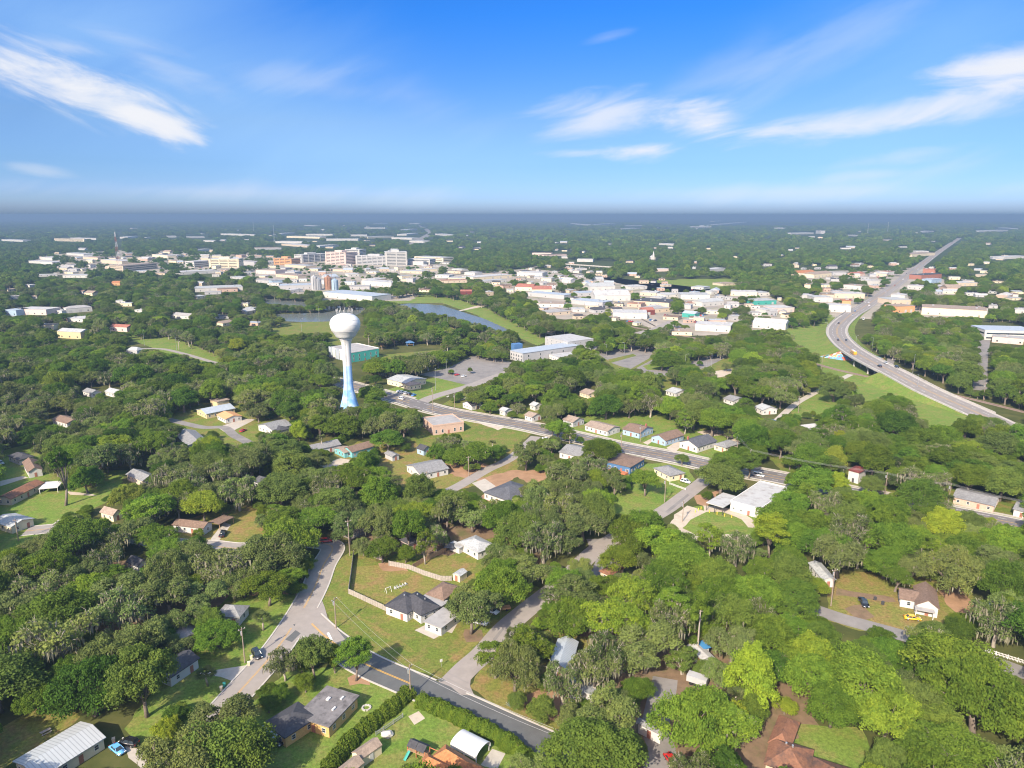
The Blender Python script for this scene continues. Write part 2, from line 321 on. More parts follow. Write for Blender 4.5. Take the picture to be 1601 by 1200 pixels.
def near_road(p, extra=0, skip=None):
    for nm, P, hw, bb in ROADS:
        if nm == skip: continue
        if not (bb[0]-hw-extra < p.x < bb[1]+hw+extra and bb[2]-hw-extra < p.y < bb[3]+hw+extra): continue
        for i in range(len(P)-1):
            a, b = P[i], P[i+1]; d = b-a; d2 = d.x*d.x+d.y*d.y
            if d2 < 1e-9: continue
            t = max(0, min(1, ((p.x-a.x)*d.x+(p.y-a.y)*d.y)/d2))
            if (p.x-a.x-d.x*t)**2+(p.y-a.y-d.y*t)**2 < (hw+extra)**2: return True
    return False
RD = [ # name, key, pts, width, material, z, kerb, centre line kind
 ('street','near',[(480,968),(515,1000),(570,1037),(642,1069),(720,1103),(800,1140),(850,1163),(960,1220),(1060,1275)],9.0,'asphalt',.070,1,'yellow'),
 ('street','curve',[(170,1330),(250,1225),(312,1152),(382,1073),(430,1018),(468,962),(492,918),(505,885),(520,858),(508,850),(480,848),(440,851),(375,857),(328,853),(270,850),(200,838),(120,825),(40,830)],8.2,'old_asphalt',.060,1,'yellow'),
 ('street','side',[(698,1078),(728,1046),(757,1020),(787,985),(815,960),(845,936),(885,905),(925,865),(965,838),(1035,800),(1070,775),(1105,748),(1122,732)],7.2,'old_asphalt',.050,0,None),
 ('street','back',[(838,682),(800,715),(760,735),(720,758),(680,778),(640,800),(600,815),(540,840)],6.0,'old_asphalt',.045,0,None),
 ('avenue','main',[(470,583),(540,600),(612,620),(660,634),(700,644),(780,658),(830,667),(910,685),(970,699),(1050,714),(1110,727),(1170,738),(1220,747),(1330,770),(1420,787),(1500,803),(1600,823),(1720,850)],14.5,'avenue_asphalt',.080,1,'double'),
 ('street','cross',[(650,638),(672,622),(735,603),(800,580),(875,560),(947,538),(1000,520),(1060,505)],9.0,'old_asphalt',.055,0,None),
 ('street','east',[(1200,672),(1240,634),(1270,616),(1300,600),(1330,585)],4.5,'pavement_concrete',.040,0,None),
 ('street','right',[(1110,905),(1140,912),(1190,930),(1250,945),(1310,965),(1345,975),(1400,990),(1470,1010),(1540,1030),(1601,1052),(1690,1085)],6.5,'worn_asphalt',.050,0,None),
 ('lane','lane',[(1020,1230),(1035,1180),(1025,1140),(1030,1105),(1037,1080),(1040,1060)],6.5,'worn_asphalt',.040,0,None),
 ('street','centre',[(925,905),(945,880),(935,855),(930,842)],6.5,'worn_asphalt',.040,0,None),
 ('street','warehouse',[(1532,610),(1534,570),(1538,540),(1545,515)],9.0,'worn_asphalt',.045,0,None),
 ('street','park',[(205,545),(250,545),(285,552),(330,565),(380,578)],5.0,'old_asphalt',.040,0,None),
 ('street','crescent',[(262,655),(290,662),(320,668),(350,668),(366,680),(385,690),(410,705)],5.5,'worn_asphalt',.040,0,None),
 ('street','industrial',[(1020,515),(1060,497),(1120,478),(1200,462),(1260,455)],7,'old_asphalt',.045,0,None),
 ('street','downtown',[(600,470),(650,452),(720,436),(800,424),(860,412)],8,'old_asphalt',.045,0,None),
 ('road','boulevard',[(640,385),(660,372),(672,363),(660,355),(650,351)],40,'highway_asphalt',.05,0,None)]
GEO = {}
for nm, key, pts, w, mat, z, kerb, line in RD:
    P = smooth([p + Vector((0,0,z)) for p in wp(pts)], 8 if key != 'near' else 10)
    T = frames(P); GEO[key] = (P, T, w)
    ROADS.append((key, P, w/2, (min(p.x for p in P), max(p.x for p in P), min(p.y for p in P), max(p.y for p in P))))
for nm, key, pts, w, mat, z, kerb, line in RD:
    P, T, _ = GEO[key]
    mb = MB(); strip(mb, P, T, -w/2, w/2, 0); ro = mb.build(nm, MT[mat]); struct(ro)
    sk = lambda p: near_road(p, .3, key)
    if kerb:
        kb = MB()
        for s in (-1, 1):
            for (i0, i1) in ((0, len(P)),): strip(kb, P, T, s*(w/2+.45) if s < 0 else w/2, s*w/2 if s < 0 else w/2+.45, .12, .22, sk)
        kb.build('kerb', MT['kerb_concrete'], ro)
    if line == 'yellow':
        lb = MB()
        for d in (-.16, .16): strip(lb, P, T, d-(.09 if key == 'near' else .06), d+(.09 if key == 'near' else .06), .02, None, (lambda p: near_road(p, 1.0, key) or (key == 'near' and pj(p.x,p.y,0)[0] > 646)))
        lb.build('lane_marking', MT['marking_yellow'], ro)
    if line == 'double':
        lb = MB()
        for d in (-1.7, 1.7): strip(lb, P, T, d-.12, d+.12, .02, None, (lambda p: near_road(p, 1.0, key)))
        lb.build('centre_marking', MT['marking_yellow'], ro)
        lb = MB()
        for d in (-4.4, 4.4): strip(lb, P, T, d-.1, d+.1, .02, None, None, 4)
        for d in (-6.9, 6.9): strip(lb, P, T, d-.08, d+.08, .02, None, (lambda p: near_road(p, 1.0, key)))
        lb.build('lane_marking', MT['marking_white'], ro)
        sw = MB()
        strip(sw, P, T, w/2+1.4, w/2+3.0, .04, .12, lambda p: near_road(p, .5, key)); strip(sw, P, T, -w/2-3.0, -w/2-1.4, .04, .12, lambda p: near_road(p, .5, key))
        struct(sw.build('pavement', MT['pavement_concrete']))
# junction aprons: pale widening where the side street meets the near street
patch('street', [(690,1062),(716,1052),(732,1040),(762,1018),(768,1032),(750,1045),(736,1060),(735,1073),(742,1088),(720,1086)], 'old_asphalt', .075, .0, 50)
patch('street', [(462,975),(480,952),(500,930),(508,950),(512,965),(528,985),(540,1000),(515,1008),(480,1000),(455,1000)], 'old_asphalt', .0745, .0, 50)
# stop bar at the curved road
mb = MB(); a = at(511,997); mb.box(-.35,.35,-2.2,2.2,.09,.1); struct(mb.build('stop_line', MT['marking_white'], None, loc=at(515.5,995), rz=R(28)))
PATCH = [
 ('asphalt_repair',[(683,1062),(690,1060),(697,1064),(690,1066)],'asphalt',.079,.1),('asphalt_repair',[(446,1000),(462,985),(470,990),(456,1004)],'asphalt',.079,.1),
 ('asphalt_repair',[(745,1128),(800,1152),(796,1155),(742,1131)],'avenue_asphalt',.079,.1),('asphalt_repair',[(770,1000),(785,982),(788,984),(774,1003)],'worn_asphalt',.079,.1),('asphalt_repair',[(1040,800),(1075,772),(1078,774),(1044,802)],'worn_asphalt',.079,.1),
 ('worn_path',[(560,960),(640,1010),(650,1018),(640,1018),(556,966)],'dry_grass',.019,.5),('worn_path',[(700,1030),(760,990),(764,994),(708,1036)],'dry_grass',.019,.5),('worn_path',[(1310,920),(1400,935),(1400,942),(1306,930)],'brown_litter',.019,.6),
 ('lawn',[(500,900),(548,860),(700,870),(770,840),(800,900),(860,925),(800,985),(770,1010),(735,1050),(690,1062),(650,1050),(560,1015),(520,985),(505,950)],'lawn_grass',.012),
 ('lawn',[(735,1075),(760,1030),(830,980),(940,1000),(960,1100),(900,1180),(855,1150),(780,1110)],'dry_grass',.013),
 ('lawn',[(380,1110),(450,1050),(500,1045),(560,1040),(640,1080),(720,1110),(800,1150),(830,1190),(800,1260),(350,1260),(330,1190)],'bright_grass',.014),
 ('lawn',[(550,885),(600,882),(695,912),(650,945),(603,950),(548,925)],'dry_grass',.018),
 ('lawn',[(640,885),(690,868),(745,868),(740,905),(705,908),(690,902)],'dry_grass',.018),
 ('lawn',[(0,705),(60,690),(110,735),(200,735),(180,775),(110,820),(60,850),(-40,870),(-60,720)],'bright_grass',.012),
 ('lawn',[(230,830),(330,800),(420,770),(440,840),(330,862),(240,862)],'dry_grass',.013),
 ('lawn',[(320,975),(360,930),(440,930),(490,930),(450,990),(380,1060),(330,1110),(230,1170),(190,1140),(240,1080)],'bright_grass',.012),
 ('lawn',[(-20,1150),(70,1100),(130,1120),(40,1180),(-20,1215)],'dry_grass',.012),
 ('lawn',[(240,655),(310,620),(400,610),(470,660),(420,700),(300,690)],'lawn_grass',.012),
 ('lawn',[(500,720),(560,690),(640,690),(700,660),(790,680),(830,700),(800,745),(700,770),(620,760),(560,740)],'dry_grass',.012),
 ('lawn',[(640,662),(740,650),(840,672),(800,700),(680,705),(640,690)],'lawn_grass',.013),
 ('lawn',[(600,610),(700,585),(740,598),(690,622),(650,632),(610,618)],'bright_grass',.012),
 ('lawn',[(690,632),(740,606),(840,620),(850,655),(780,650)],'lawn_grass',.013),
 ('lawn',[(880,645),(1000,640),(1100,660),(1190,690),(1170,730),(1000,695),(900,675)],'bright_grass',.012),
 ('lawn',[(930,760),(1000,725),(1070,722),(1090,755),(1040,800),(980,840),(940,830)],'bright_grass',.012),
 ('lawn',[(1060,800),(1090,790),(1150,795),(1190,815),(1215,850),(1150,850),(1100,840),(1060,830)],'bright_grass',.012),
 ('lawn',[(1290,930),(1320,890),(1420,900),(1500,905),(1540,950),(1440,990),(1340,985),(1295,970)],'dry_grass',.012),
 ('lawn',[(1250,1130),(1350,1140),(1370,1200),(1340,1230),(1220,1230)],'bright_grass',.012),
 ('lawn',[(1190,700),(1290,725),(1420,750),(1600,780),(1700,830),(1600,812),(1420,776),(1330,758),(1220,735)],'lawn_grass',.013),
 ('lawn',[(1220,505),(1300,480),(1340,540),(1360,590),(1300,600),(1270,570),(1225,535)],'bright_grass',.012),
 ('lawn',[(1230,650),(1300,585),(1400,590),(1560,650),(1520,680),(1430,690),(1330,660)],'bright_grass',.013),
 ('lawn',[(1540,650),(1640,670),(1720,710),(1600,690)],'bright_grass',.012),
 ('lawn',[(190,525),(250,520),(330,550),(380,575),(330,575),(260,552)],'bright_grass',.012),
 ('lawn',[(390,510),(520,500),(540,540),(420,545)],'lawn_grass',.012),
 ('levee',[(560,464),(690,460),(760,478),(860,532),(840,540),(795,520),(745,492),(690,473),(630,474),(560,480)],'bright_grass',.013),
 ('lawn',[(590,555),(700,545),(760,552),(700,580),(600,575)],'lawn_grass',.012),
 ('lawn',[(900,545),(1000,520),(1060,545),(1200,560),(1180,600),(1040,610),(930,590)],'lawn_grass',.012),
 ('meadow',[(930,440),(1010,437),(1150,435),(1180,448),(1060,455),(960,450)],'bright_grass',.012),
 ('bare_dirt',[(745,750),(800,735),(850,735),(885,745),(880,757),(840,762),(810,745),(770,765)],'red_dirt',.022),
 ('bare_dirt',[(735,790),(760,770),(800,785),(790,815),(740,800)],'red_dirt',.022),
 ('bare_dirt',[(1085,775),(1105,770),(1130,765),(1105,792),(1090,787)],'red_dirt',.022),
 ('bare_dirt',[(690,725),(735,715),(770,730),(740,750),(700,740)],'red_dirt',.022),
 ('bare_dirt',[(810,1090),(850,1075),(890,1090),(870,1130),(830,1115)],'red_dirt',.0225),
 ('bare_dirt',[(1470,925),(1500,915),(1530,955),(1500,960),(1482,945)],'red_dirt',.022),
 ('bare_dirt',[(590,880),(625,880),(640,893),(600,893)],'red_dirt',.026),
 ('bare_dirt',[(540,1058),(575,1050),(580,1072),(550,1070)],'red_dirt',.022),
 ('bare_dirt',[(725,985),(750,985),(755,1000),(730,1002)],'brown_litter',.022),
 ('bare_dirt',[(1320,950),(1350,945),(1370,965),(1345,975)],'brown_litter',.022),
 ('bare_dirt',[(640,1118),(655,1112),(668,1125),(650,1132)],'sand_drive',.022),
 ('bare_dirt',[(0,890),(-60,990),(400,1000),(470,900),(300,870)],'brown_litter',.008),
 ('bare_dirt',[(560,820),(760,800),(860,850),(840,900),(700,870),(560,870)],'brown_litter',.009),
 ('bare_dirt',[(850,940),(1000,900),(1250,980),(1300,1260),(950,1260),(960,1050)],'brown_litter',.008),
 ('driveway',[(310,1052),(345,1046),(385,1040),(372,1068),(345,1058),(322,1055)],'pavement_concrete',.03,.1),
 ('driveway',[(196,1165),(215,1170),(250,1178),(262,1190),(225,1205),(215,1195),(200,1185)],'pavement_concrete',.03,.1),
 ('driveway',[(328,850),(340,848),(362,820),(350,816),(330,842)],'pavement_concrete',.03,.2),
 ('driveway',[(500,728),(530,716),(545,718),(575,712),(560,722),(520,735)],'sand_drive',.03,.3),
 ('driveway',[(738,755),(758,748),(775,760),(757,770)],'pavement_concrete',.03,.1),
 ('driveway',[(690,985),(706,990),(715,975),(708,965)],'pavement_concrete',.03,.1),
 ('patio',[(648,985),(664,977),(690,992),(678,999)],'pavement_concrete',.032,.1),
 ('driveway',[(1055,805),(1075,790),(1105,800),(1080,812),(1068,825),(1090,838),(1120,835),(1180,835),(1175,842),(1140,845),(1070,845),(1048,820)],'sand_drive',.03,.4),
 ('driveway',[(1100,790),(1150,795),(1178,812),(1180,825),(1170,824),(1160,812),(1130,800),(1100,800)],'sand_drive',.031,.2),
 ('driveway',[(1042,700),(1060,688),(1068,694),(1054,708)],'sand_drive',.03,.2),
 ('driveway',[(1090,675),(1115,671),(1150,676),(1165,690),(1150,692),(1130,680),(1105,682)],'sand_drive',.03,.5),
 ('driveway',[(1005,692),(1022,683),(1030,683),(1012,695)],'sand_drive',.03,.2),
 ('driveway',[(745,660),(778,672),(790,668),(760,654)],'sand_drive',.033,.4),
 ('driveway',[(0,752),(35,744),(45,746),(0,760)],'pavement_concrete',.03,.1),
 ('driveway',[(70,840),(95,820),(92,812),(66,832)],'pavement_concrete',.03,.1),
 ('driveway',[(340,668),(380,654),(400,655),(355,678)],'pavement_concrete',.03,.1),
 ('driveway',[(104,768),(145,772),(150,775),(110,773)],'sand_drive',.03,.3),
 ('driveway',[(720,625),(745,612),(765,618),(748,630),(735,622)],'pavement_concrete',.03,.1),
 ('driveway',[(752,1196),(770,1170),(790,1178),(775,1206)],'pavement_concrete',.03,.1),
 ('parking_lot',[(655,585),(700,575),(740,555),(800,566),(790,580),(740,604),(690,592)],'worn_asphalt',.03,.2),
 ('parking_lot',[(590,608),(650,622),(640,630),(570,612)],'worn_asphalt',.034,.2),
 ('parking_lot',[(935,553),(985,540),(1025,543),(1015,560),(985,577),(958,568)],'worn_asphalt',.03,.2),
 ('parking_lot',[(985,580),(1020,562),(1060,572),(1110,555),(1140,556),(1105,574),(1060,585),(1025,590)],'worn_asphalt',.035,.2),
 ('parking_lot',[(1385,590),(1390,520),(1400,518),(1410,545)],'worn_asphalt',.03,.2),
 ('parking_lot',[(0,488),(30,492),(40,505),(0,510)],'worn_asphalt',.03,.2),
 ('traffic_island',[(1005,572),(1022,567),(1045,573),(1035,578),(1012,578)],'bright_grass',.06,.1),
 ('traffic_island',[(950,562),(990,553),(995,556),(955,567)],'lawn_grass',.06,.1),
 ('sand_court',[(1117,580),(1145,576),(1143,587),(1120,590)],'sand_drive',.03,.2),
 ('yard_ground',[(400,400),(520,398),(700,408),(720,425),(640,470),(500,470),(430,455),(380,425)],'industrial_ground',.02,4),
 ('yard_ground',[(700,430),(820,420),(900,425),(1020,455),(1200,462),(1240,480),(1220,520),(1050,525),(980,500),(860,498),(790,465)],'industrial_ground',.02,4),
 ('yard_ground',[(40,400),(200,390),(400,395),(420,425),(300,428),(180,425),(90,430)],'industrial_ground',.018,4),
 ('yard_ground',[(1240,425),(1400,420),(1440,415),(1480,440),(1500,460),(1540,490),(1440,500),(1390,500),(1300,495),(1270,460)],'industrial_ground',.02,3),
 ('dirt_track',[(700,490),(780,468),(840,505),(870,520),(862,524),(820,505),(775,475)],'sand_drive',.026,.3),
]
for q in PATCH: patch(q[0], q[1], q[2], q[3], *( [q[4], 3 if q[4] > .15 else 60] if len(q) > 4 else []))
# water
wm, wn, wb = nmat('water'); wb.inputs['Base Color'].default_value = (.125,.135,.12,1); wb.inputs['Roughness'].default_value = .2; wb.inputs['IOR'].default_value = 1.33
wt = N(wn,'ShaderNodeTexCoord'); wz = N(wn,'ShaderNodeTexNoise'); wz.inputs['Scale'].default_value = .5; wn.links.new(wt.outputs['Object'], wz.inputs['Vector'])
wbp = N(wn,'ShaderNodeBump'); wbp.inputs['Strength'].default_value = .08; wn.links.new(wz.outputs['Fac'], wbp.inputs['Height']); wn.links.new(wbp.outputs[0], wb.inputs['Normal'])
MT['water'] = wm
patch('pond', [(405,466),(450,469),(500,474),(535,479),(560,481),(600,479),(640,474),(668,475),(690,477),(722,487),(760,499),(803,519),(780,521),(735,507),(700,498),(655,493),(620,488),(560,491),(525,502),(470,503),(430,501),(425,491),(470,490),(520,487),(500,482),(450,477),(405,473)], 'water', .03, .5, 6)
# ---- elevated highway
HW = [(1700,735,0),(1601,684,.0),(1560,660,.3),(1510,637,1.2),(1450,610,3.6),(1400,583.5,6.0),(1372,569.5,6.9),(1345,555,6.9),(1322,539,5.8),(1309,522,4.0),(1312,508,2.4),(1330,492,.8),(1350,480,.1),(1385,456,.0),(1412,436,.0),(1440,414,.0),(1470,392,.0),(1500,372,.0)]
HP = smooth([at(x,y,z)+Vector((0,0,.10)) for x,y,z in HW], 10); HT = frames(HP)
def cl(P, px, py, z):
    q = at(px,py,z); return min(range(len(P)), key=lambda i: (P[i].xy-q.xy).length)
hb = MB(); hwid = 20.0
iA, iB = cl(HP,1398,582,6.0), cl(HP,1334,548,6.5)
strip(hb, HP, HT, -hwid/2, hwid/2, 0); hwy = struct(hb.build('highway', MT['highway_asphalt']))
ROADS.append(('highway', HP, hwid/2, (min(p.x for p in HP), max(p.x for p in HP), min(p.y for p in HP), max(p.y for p in HP))))
lb = MB()
for d in (-.25,.25): strip(lb, HP, HT, d*2-.1, d*2+.1, .025)
lb.build('centre_marking', MT['marking_yellow'], hwy); lb = MB()
for d in (-4.2,4.2): strip(lb, HP, HT, d-.09, d+.09, .025, None, None, 6)
for d in (-8.0,8.0): strip(lb, HP, HT, d-.1, d+.1, .025)
lb.build('lane_marking', MT['marking_white'], hwy); lb = MB()
strip(lb, HP[10:110], HT[10:110], -10.0, -8.25, .02); strip(lb, HP[10:110], HT[10:110], 8.25, 10.0, .02); lb.build('shoulder', MT['pavement_concrete'], hwy)
def bank(P, T):
    m = MB()
    for s in (-1, 1):
        for i in range(len(P)-1):
            if max(P[i].z, P[i+1].z) < .25: continue
            q = []
            for j in (i, i+1):
                z = P[j].z - .06; e = P[j] + T[j]*s*(hwid/2+.3); e.z = z; f = P[j] + T[j]*s*(hwid/2+.3+2.3*z); f.z = -.05; q += [e, f]
            m.add(q, [(0,1,3,2)] if s > 0 else [(2,3,1,0)])
    return m
def sub(P, a, b): return P[a:b+1]
i0, i1 = min(iA,iB), max(iA,iB)
e1 = bank(HP[:i0+1], HT[:i0+1]); struct(e1.build('embankment', MT['bright_grass'])); e2 = bank(HP[i1:], HT[i1:]); struct(e2.build('embankment', MT['bright_grass']))
br = empty('bridge', (HP[(i0+i1)//2].x, HP[(i0+i1)//2].y, 0)); tag(br, 'grey concrete road bridge carrying the curving highway over the railway', 'bridge')
org = br.location.copy()
BP = [p - org for p in HP[i0:i1+1]]; BT = HT[i0:i1+1]
d = MB(); strip(d, BP, BT, -hwid/2-.6, hwid/2+.6, -.08, .5); strip(d, BP, BT, -hwid/2+.6, -hwid/2+1.2, -.58, 1.0); strip(d, BP, BT, hwid/2-1.2, hwid/2-.6, -.58, 1.0); strip(d, BP, BT, -.5, .5, -.58, 1.0)
d.build('deck', MT['concrete'], br)
n = len(BP)
for k in (n//3, 2*n//3):
    m = MB(); zt = BP[k].z-1.6; ang = math.atan2(BT[k].y, BT[k].x); TT = Matrix.Translation(Vector((BP[k].x,BP[k].y,0))) @ Matrix.Rotation(ang,4,'Z')
    m.box(-9.4,9.4,-.6,.6,zt-1.1,zt,TT)
    for x in (-8,-2.7,2.7,8): m.box(x-.45,x+.45,-.45,.45,-.1,zt-1.1,TT)
    m.build('pier', MT['concrete'], br)
# mural slopes under the bridge ends
mm_, mn, mbs = nmat('mural_paint'); Lm = mn.links.new
tcm = N(mn,'ShaderNodeTexCoord'); nzm = N(mn,'ShaderNodeTexNoise'); nzm.inputs['Scale'].default_value = .12; Lm(tcm.outputs['Object'], nzm.inputs['Vector'])
crm = N(mn,'ShaderNodeValToRGB'); crm.color_ramp.interpolation = 'CONSTANT'; Lm(nzm.outputs['Fac'], crm.inputs[0])
for k,(p,c) in enumerate([(.0,(.5,.42,.3)),(.40,(.42,.10,.06)),(.46,(.12,.26,.40)),(.52,(.25,.40,.50)),(.56,(.5,.30,.08)),(.60,(.45,.13,.10)),(.66,(.55,.48,.36))]):
    el = crm.color_ramp.elements[k] if k < 2 else crm.color_ramp.elements.new(p); el.position = p; el.color = (*c,1)
Lm(crm.outputs[0], mbs.inputs['Base Color']); mbs.inputs['Roughness'].default_value = .8
for k, sgn, mat in ((0, 1, MT['concrete']), (n-1, -1, mm_)):
    m = MB(); p = BP[k]; along = (BP[min(k+1,n-1)]-BP[max(k-1,0)]); along.z = 0; along.normalize(); z = p.z-.7; w2 = hwid/2+.9
    o2 = 2.3*(p.z)
    a1, a2 = p+BT[k]*w2, p-BT[k]*w2
    top1, top2 = Vector((a1.x,a1.y,z)), Vector((a2.x,a2.y,z)); run = along*sgn*z*1.5
    b1, b2 = Vector((a1.x,a1.y,-.05))+run, Vector((a2.x,a2.y,-.05))+run
    back1, back2 = Vector((a1.x,a1.y,-.05))+BT[k]*o2, Vector((a2.x,a2.y,-.05))-BT[k]*o2
    up = Vector((0,0,.06))
    m.add([top1,top2,b2,b1], [(0,1,2,3)]); m.add([top2+up,back2-along*sgn*3+up,b2+up], [(0,1,2)]); m.add([top1+up,b1+up,back1-along*sgn*3+up], [(0,1,2)])
    m.build('abutment', mat, br)
# parapet / guard rails along both sides
for s, lab in ((-1,'long pale concrete barrier along the far edge of the curving highway'), (1,'long pale concrete barrier along the near lawn edge of the curving highway')):
    m = MB(); a, b = 26, 118
    strip(m, HP[a:b], HT[a:b], min(s*10.1,s*10.4), max(s*10.1,s*10.4), .85, .95)
    tag(m.build('guard_rail', MT['concrete']), lab, 'barrier')
landmark('the highway bridge', br.location, 5)
# railway
RW = smooth(wp([(1720,675),(1601,644),(1499,619),(1400,596),(1364,590),(1310,578),(1260,565),(1180,548),(1080,527),(960,505),(860,478),(800,462),(770,452)]), 6); RT = frames(RW)
m = MB(); strip(m, RW, RT, -2.6, 2.6, .045); rwo = struct(m.build('railway', MT['ballast']))
m = MB()
for d in (-.75,.75): strip(m, RW, RT, d-.08, d+.08, .22, .15)
m.build('rail', MT['rail_steel'], rwo)
ROADS.append(('rail', RW, 2.6, (min(p.x for p in RW), max(p.x for p in RW), min(p.y for p in RW), max(p.y for p in RW))))
# ------------------------------------------------------------------ houses
XOPEN = []; FOOT = []        # building footprints (poly of Vector) to keep trunks out
_win = {}
def win_mesh(w, h):
    k = (w, h)
    if k not in _win:
        m = MB(); t = .1
        m.box(-w/2,-w/2+t,-.06,.02,0,h); m.box(w/2-t,w/2,-.06,.02,0,h); m.box(-w/2+t,w/2-t,-.06,.02,0,t); m.box(-w/2+t,w/2-t,-.06,.02,h-t,h); m.box(-w/2+t,w/2-t,-.05,.02,h/2-.03,h/2+.03)
        p = MB(); p.box(-w/2+t,w/2-t,-.03,.02,t,h-t)
        _win[k] = (m.mesh('window', MT['white_trim']), p.mesh('pane', MT['glass']))
    return _win[k]
_door = {}
def door_mesh(key):
    if key not in _door:
        m = MB(); m.box(-.5,.5,-.06,.02,.1,2.15)
        k = MB(); k.tube([(.38,-.06,1.1),(.38,-.13,1.1)], .05, 6)
        _door[key] = (m.mesh('door', MT[key]), k.mesh('handle', MT['steel']))
    return _door[key]
def add_window(root, P, ang, w=1.1, h=1.3):
    a, b = win_mesh(w, h); o = link('window', a, root, P, ang); link('pane', b, o)
def add_door(root, P, ang, key='door_paint'):
    a, b = door_mesh(key); o = link('door', a, root, P, ang); link('handle', b, o)
def rect(bk):
    z = bk['h']; A, B, C = (at(*bk[k], z) for k in 'abc')
    ex = (B-A).xy; Lx = ex.length; ex.normalize(); ey = Vector((-ex.y, ex.x)); w = (C-B).xy.dot(ey)
    if w < 0: ey = -ey; w = -w
    c = A.xy + ex*Lx/2 + ey*w/2
    if bk.get('W'): w2 = bk['W']; c = A.xy + ex*Lx/2 + ey*w2/2; w = w2
    ang = math.atan2(ex.y, ex.x)
    if bk.get('ridge') == 'bc': ang += math.pi/2; Lx, w = w, Lx
    return c, ang, Lx, w
def house(label, cat, blocks, name='house', noun=None, group=None):
    c0, a0, _, _ = rect(blocks[0])
    root = empty(name, (c0.x, c0.y, 0), a0); tag(root, label, cat, group)
    inv = (Matrix.Translation(Vector((c0.x,c0.y,0))) @ Matrix.Rotation(a0,4,'Z')).inverted()
    if noun: landmark(noun, c0, 3)
    doored = False
    for ib, bk in enumerate(blocks):
        c, ang, LL, WW = rect(bk); h = bk['h']; rise = bk.get('rise', LL and min(WW,LL)*.22); t = bk.get('t','gable'); ov = bk.get('over', .45)
        T = inv @ Matrix.Translation(Vector((c.x,c.y,0))) @ Matrix.Rotation(ang,4,'Z'); la = ang - a0
        hx, hy = LL/2, WW/2; wx, wy = hx-ov, hy-ov
        FOOT.append([Vector((c.x,c.y,0)) + Matrix.Rotation(ang,3,'Z') @ Vector((sx_*hx, sy_*hy, 0)) for sx_, sy_ in ((-1,-1),(1,-1),(1,1),(-1,1))])
        wm_, rm_ = MT[bk.get('wall','white_wall')], MT[bk.get('roof','grey_shingle')]
        m = MB(); up = ib*.013
        if t == 'gable':
            th = .2
            m.prism([(-hy,h-th),(0,h+rise-th),(hy,h-th),(hy,h),(0,h+rise),(-hy,h)], 'x', -hx, hx, T)
        elif t == 'hip':
            r = max(hx-hy, .05); th = .22
            vs = [(-hx,-hy,h-th),(hx,-hy,h-th),(hx,hy,h-th),(-hx,hy,h-th),(-hx,-hy,h),(hx,-hy,h),(hx,hy,h),(-hx,hy,h)]
            if hx >= hy: vs += [(-r,0,h+rise),(r,0,h+rise)]; fs = [(4,5,9,8),(5,6,9),(6,7,8,9),(7,4,8)]
            else:
                r = hy-hx; vs += [(0,-r,h+rise),(0,r,h+rise)]; fs = [(4,5,8),(5,6,9,8),(6,7,9),(7,4,8,9)]
            m.add([T @ Vector((v[0],v[1],v[2]+up)) for v in vs], fs + [(3,2,1,0),(0,1,5,4),(1,2,6,5),(2,3,7,6),(3,0,4,7)])
        elif t in ('flat','canopy'):
            m.box(-hx,hx,-hy,hy,h-.3+up,h+up,T)
        elif t == 'shed':
            m.prism([(-hy,h-.15),(hy,h+rise-.15),(hy,h+rise),(-hy,h)], 'x', -hx, hx, T)
        elif t == 'barrel':
            n = 12; arc = [(-hy*math.cos(math.pi*k/n), h + rise*math.sin(math.pi*k/n)) for k in range(n+1)]
            pts = [(-hy,1.2)] + arc + [(hy,1.2)]; inner = [(hy-.1,1.2)] + [((hy-.1)*math.cos(math.pi*k/n), h-.05 + rise*math.sin(math.pi*k/n)) for k in range(n+1)] + [(-hy+.1,1.2)]
            q = pts + inner; N_ = len(pts)
            for i in range(N_-1):
                m.prism([pts[i],pts[i+1],inner[N_-2-i],inner[N_-1-i]], 'x', -hx, hx, T)
        ro = m.build('canopy_roof' if t in ('canopy','barrel') else 'roof', rm_, root)
        if t in ('canopy','barrel'):
            for px_ in (-hx+.3, 0, hx-.3) if LL > 7 else (-hx+.3, hx-.3):
                for py_ in (-hy+.25, hy-.25):
                    p = MB(); p.box(px_-.1,px_+.1,py_-.1,py_+.1,0,h-.25 if t=='canopy' else 1.25,T); p.build('post', MT[bk.get('post','white_trim')], root)
            continue
        # walls
        w = MB()
        zt = h + (rise*ov/hy if t == 'gable' else 0) - .21
        w.box(-wx,wx,-wy,wy,0,zt,T)
        if t == 'gable' :
            s = rise/hy; zz = zt; top = h+rise-.21
            for x0 in (-wx, wx-.15): w.prism([(-wy,zz),(wy,zz),(0,max(top-.02,zz+.05))], 'x', x0+.001, x0+.149, T)
        if bk.get('parapet'):
            pp = MB(); q = bk['parapet']
            pp.box(-hx-.1,hx+.1,-hy-.1,-hy+.25,h-.35,h+q,T); pp.box(-hx-.1,hx+.1,hy-.25,hy+.1,h-.35,h+q,T); pp.box(-hx-.1,-hx+.25,-hy+.25,hy-.25,h-.35,h+q,T); pp.box(hx-.25,hx+.1,-hy+.25,hy-.25,h-.35,h+q,T)
            pp.build('parapet', MT[bk.get('ptrim',bk.get('wall','white_wall'))], root)
        w.build('wall', wm_, root)
        if bk.get('base'):
            m2 = MB(); m2.box(-wx-.04,wx+.04,-wy-.04,wy+.04,-.1,.5,T); m2.build('plinth', MT['concrete'], root)
        nw = bk.get('win', 1)
        storeys = max(1, int((h+.3)//3.0)); ww, wh = bk.get('ws', (1.1,1.3))
        sides = [(0,-wy,0,2*wx),(0,wy,math.pi,2*wx),(wx,0,math.pi/2,2*wy),(-wx,0,-math.pi/2,2*wy)]
        # camera-facing long side gets the door
        best = None
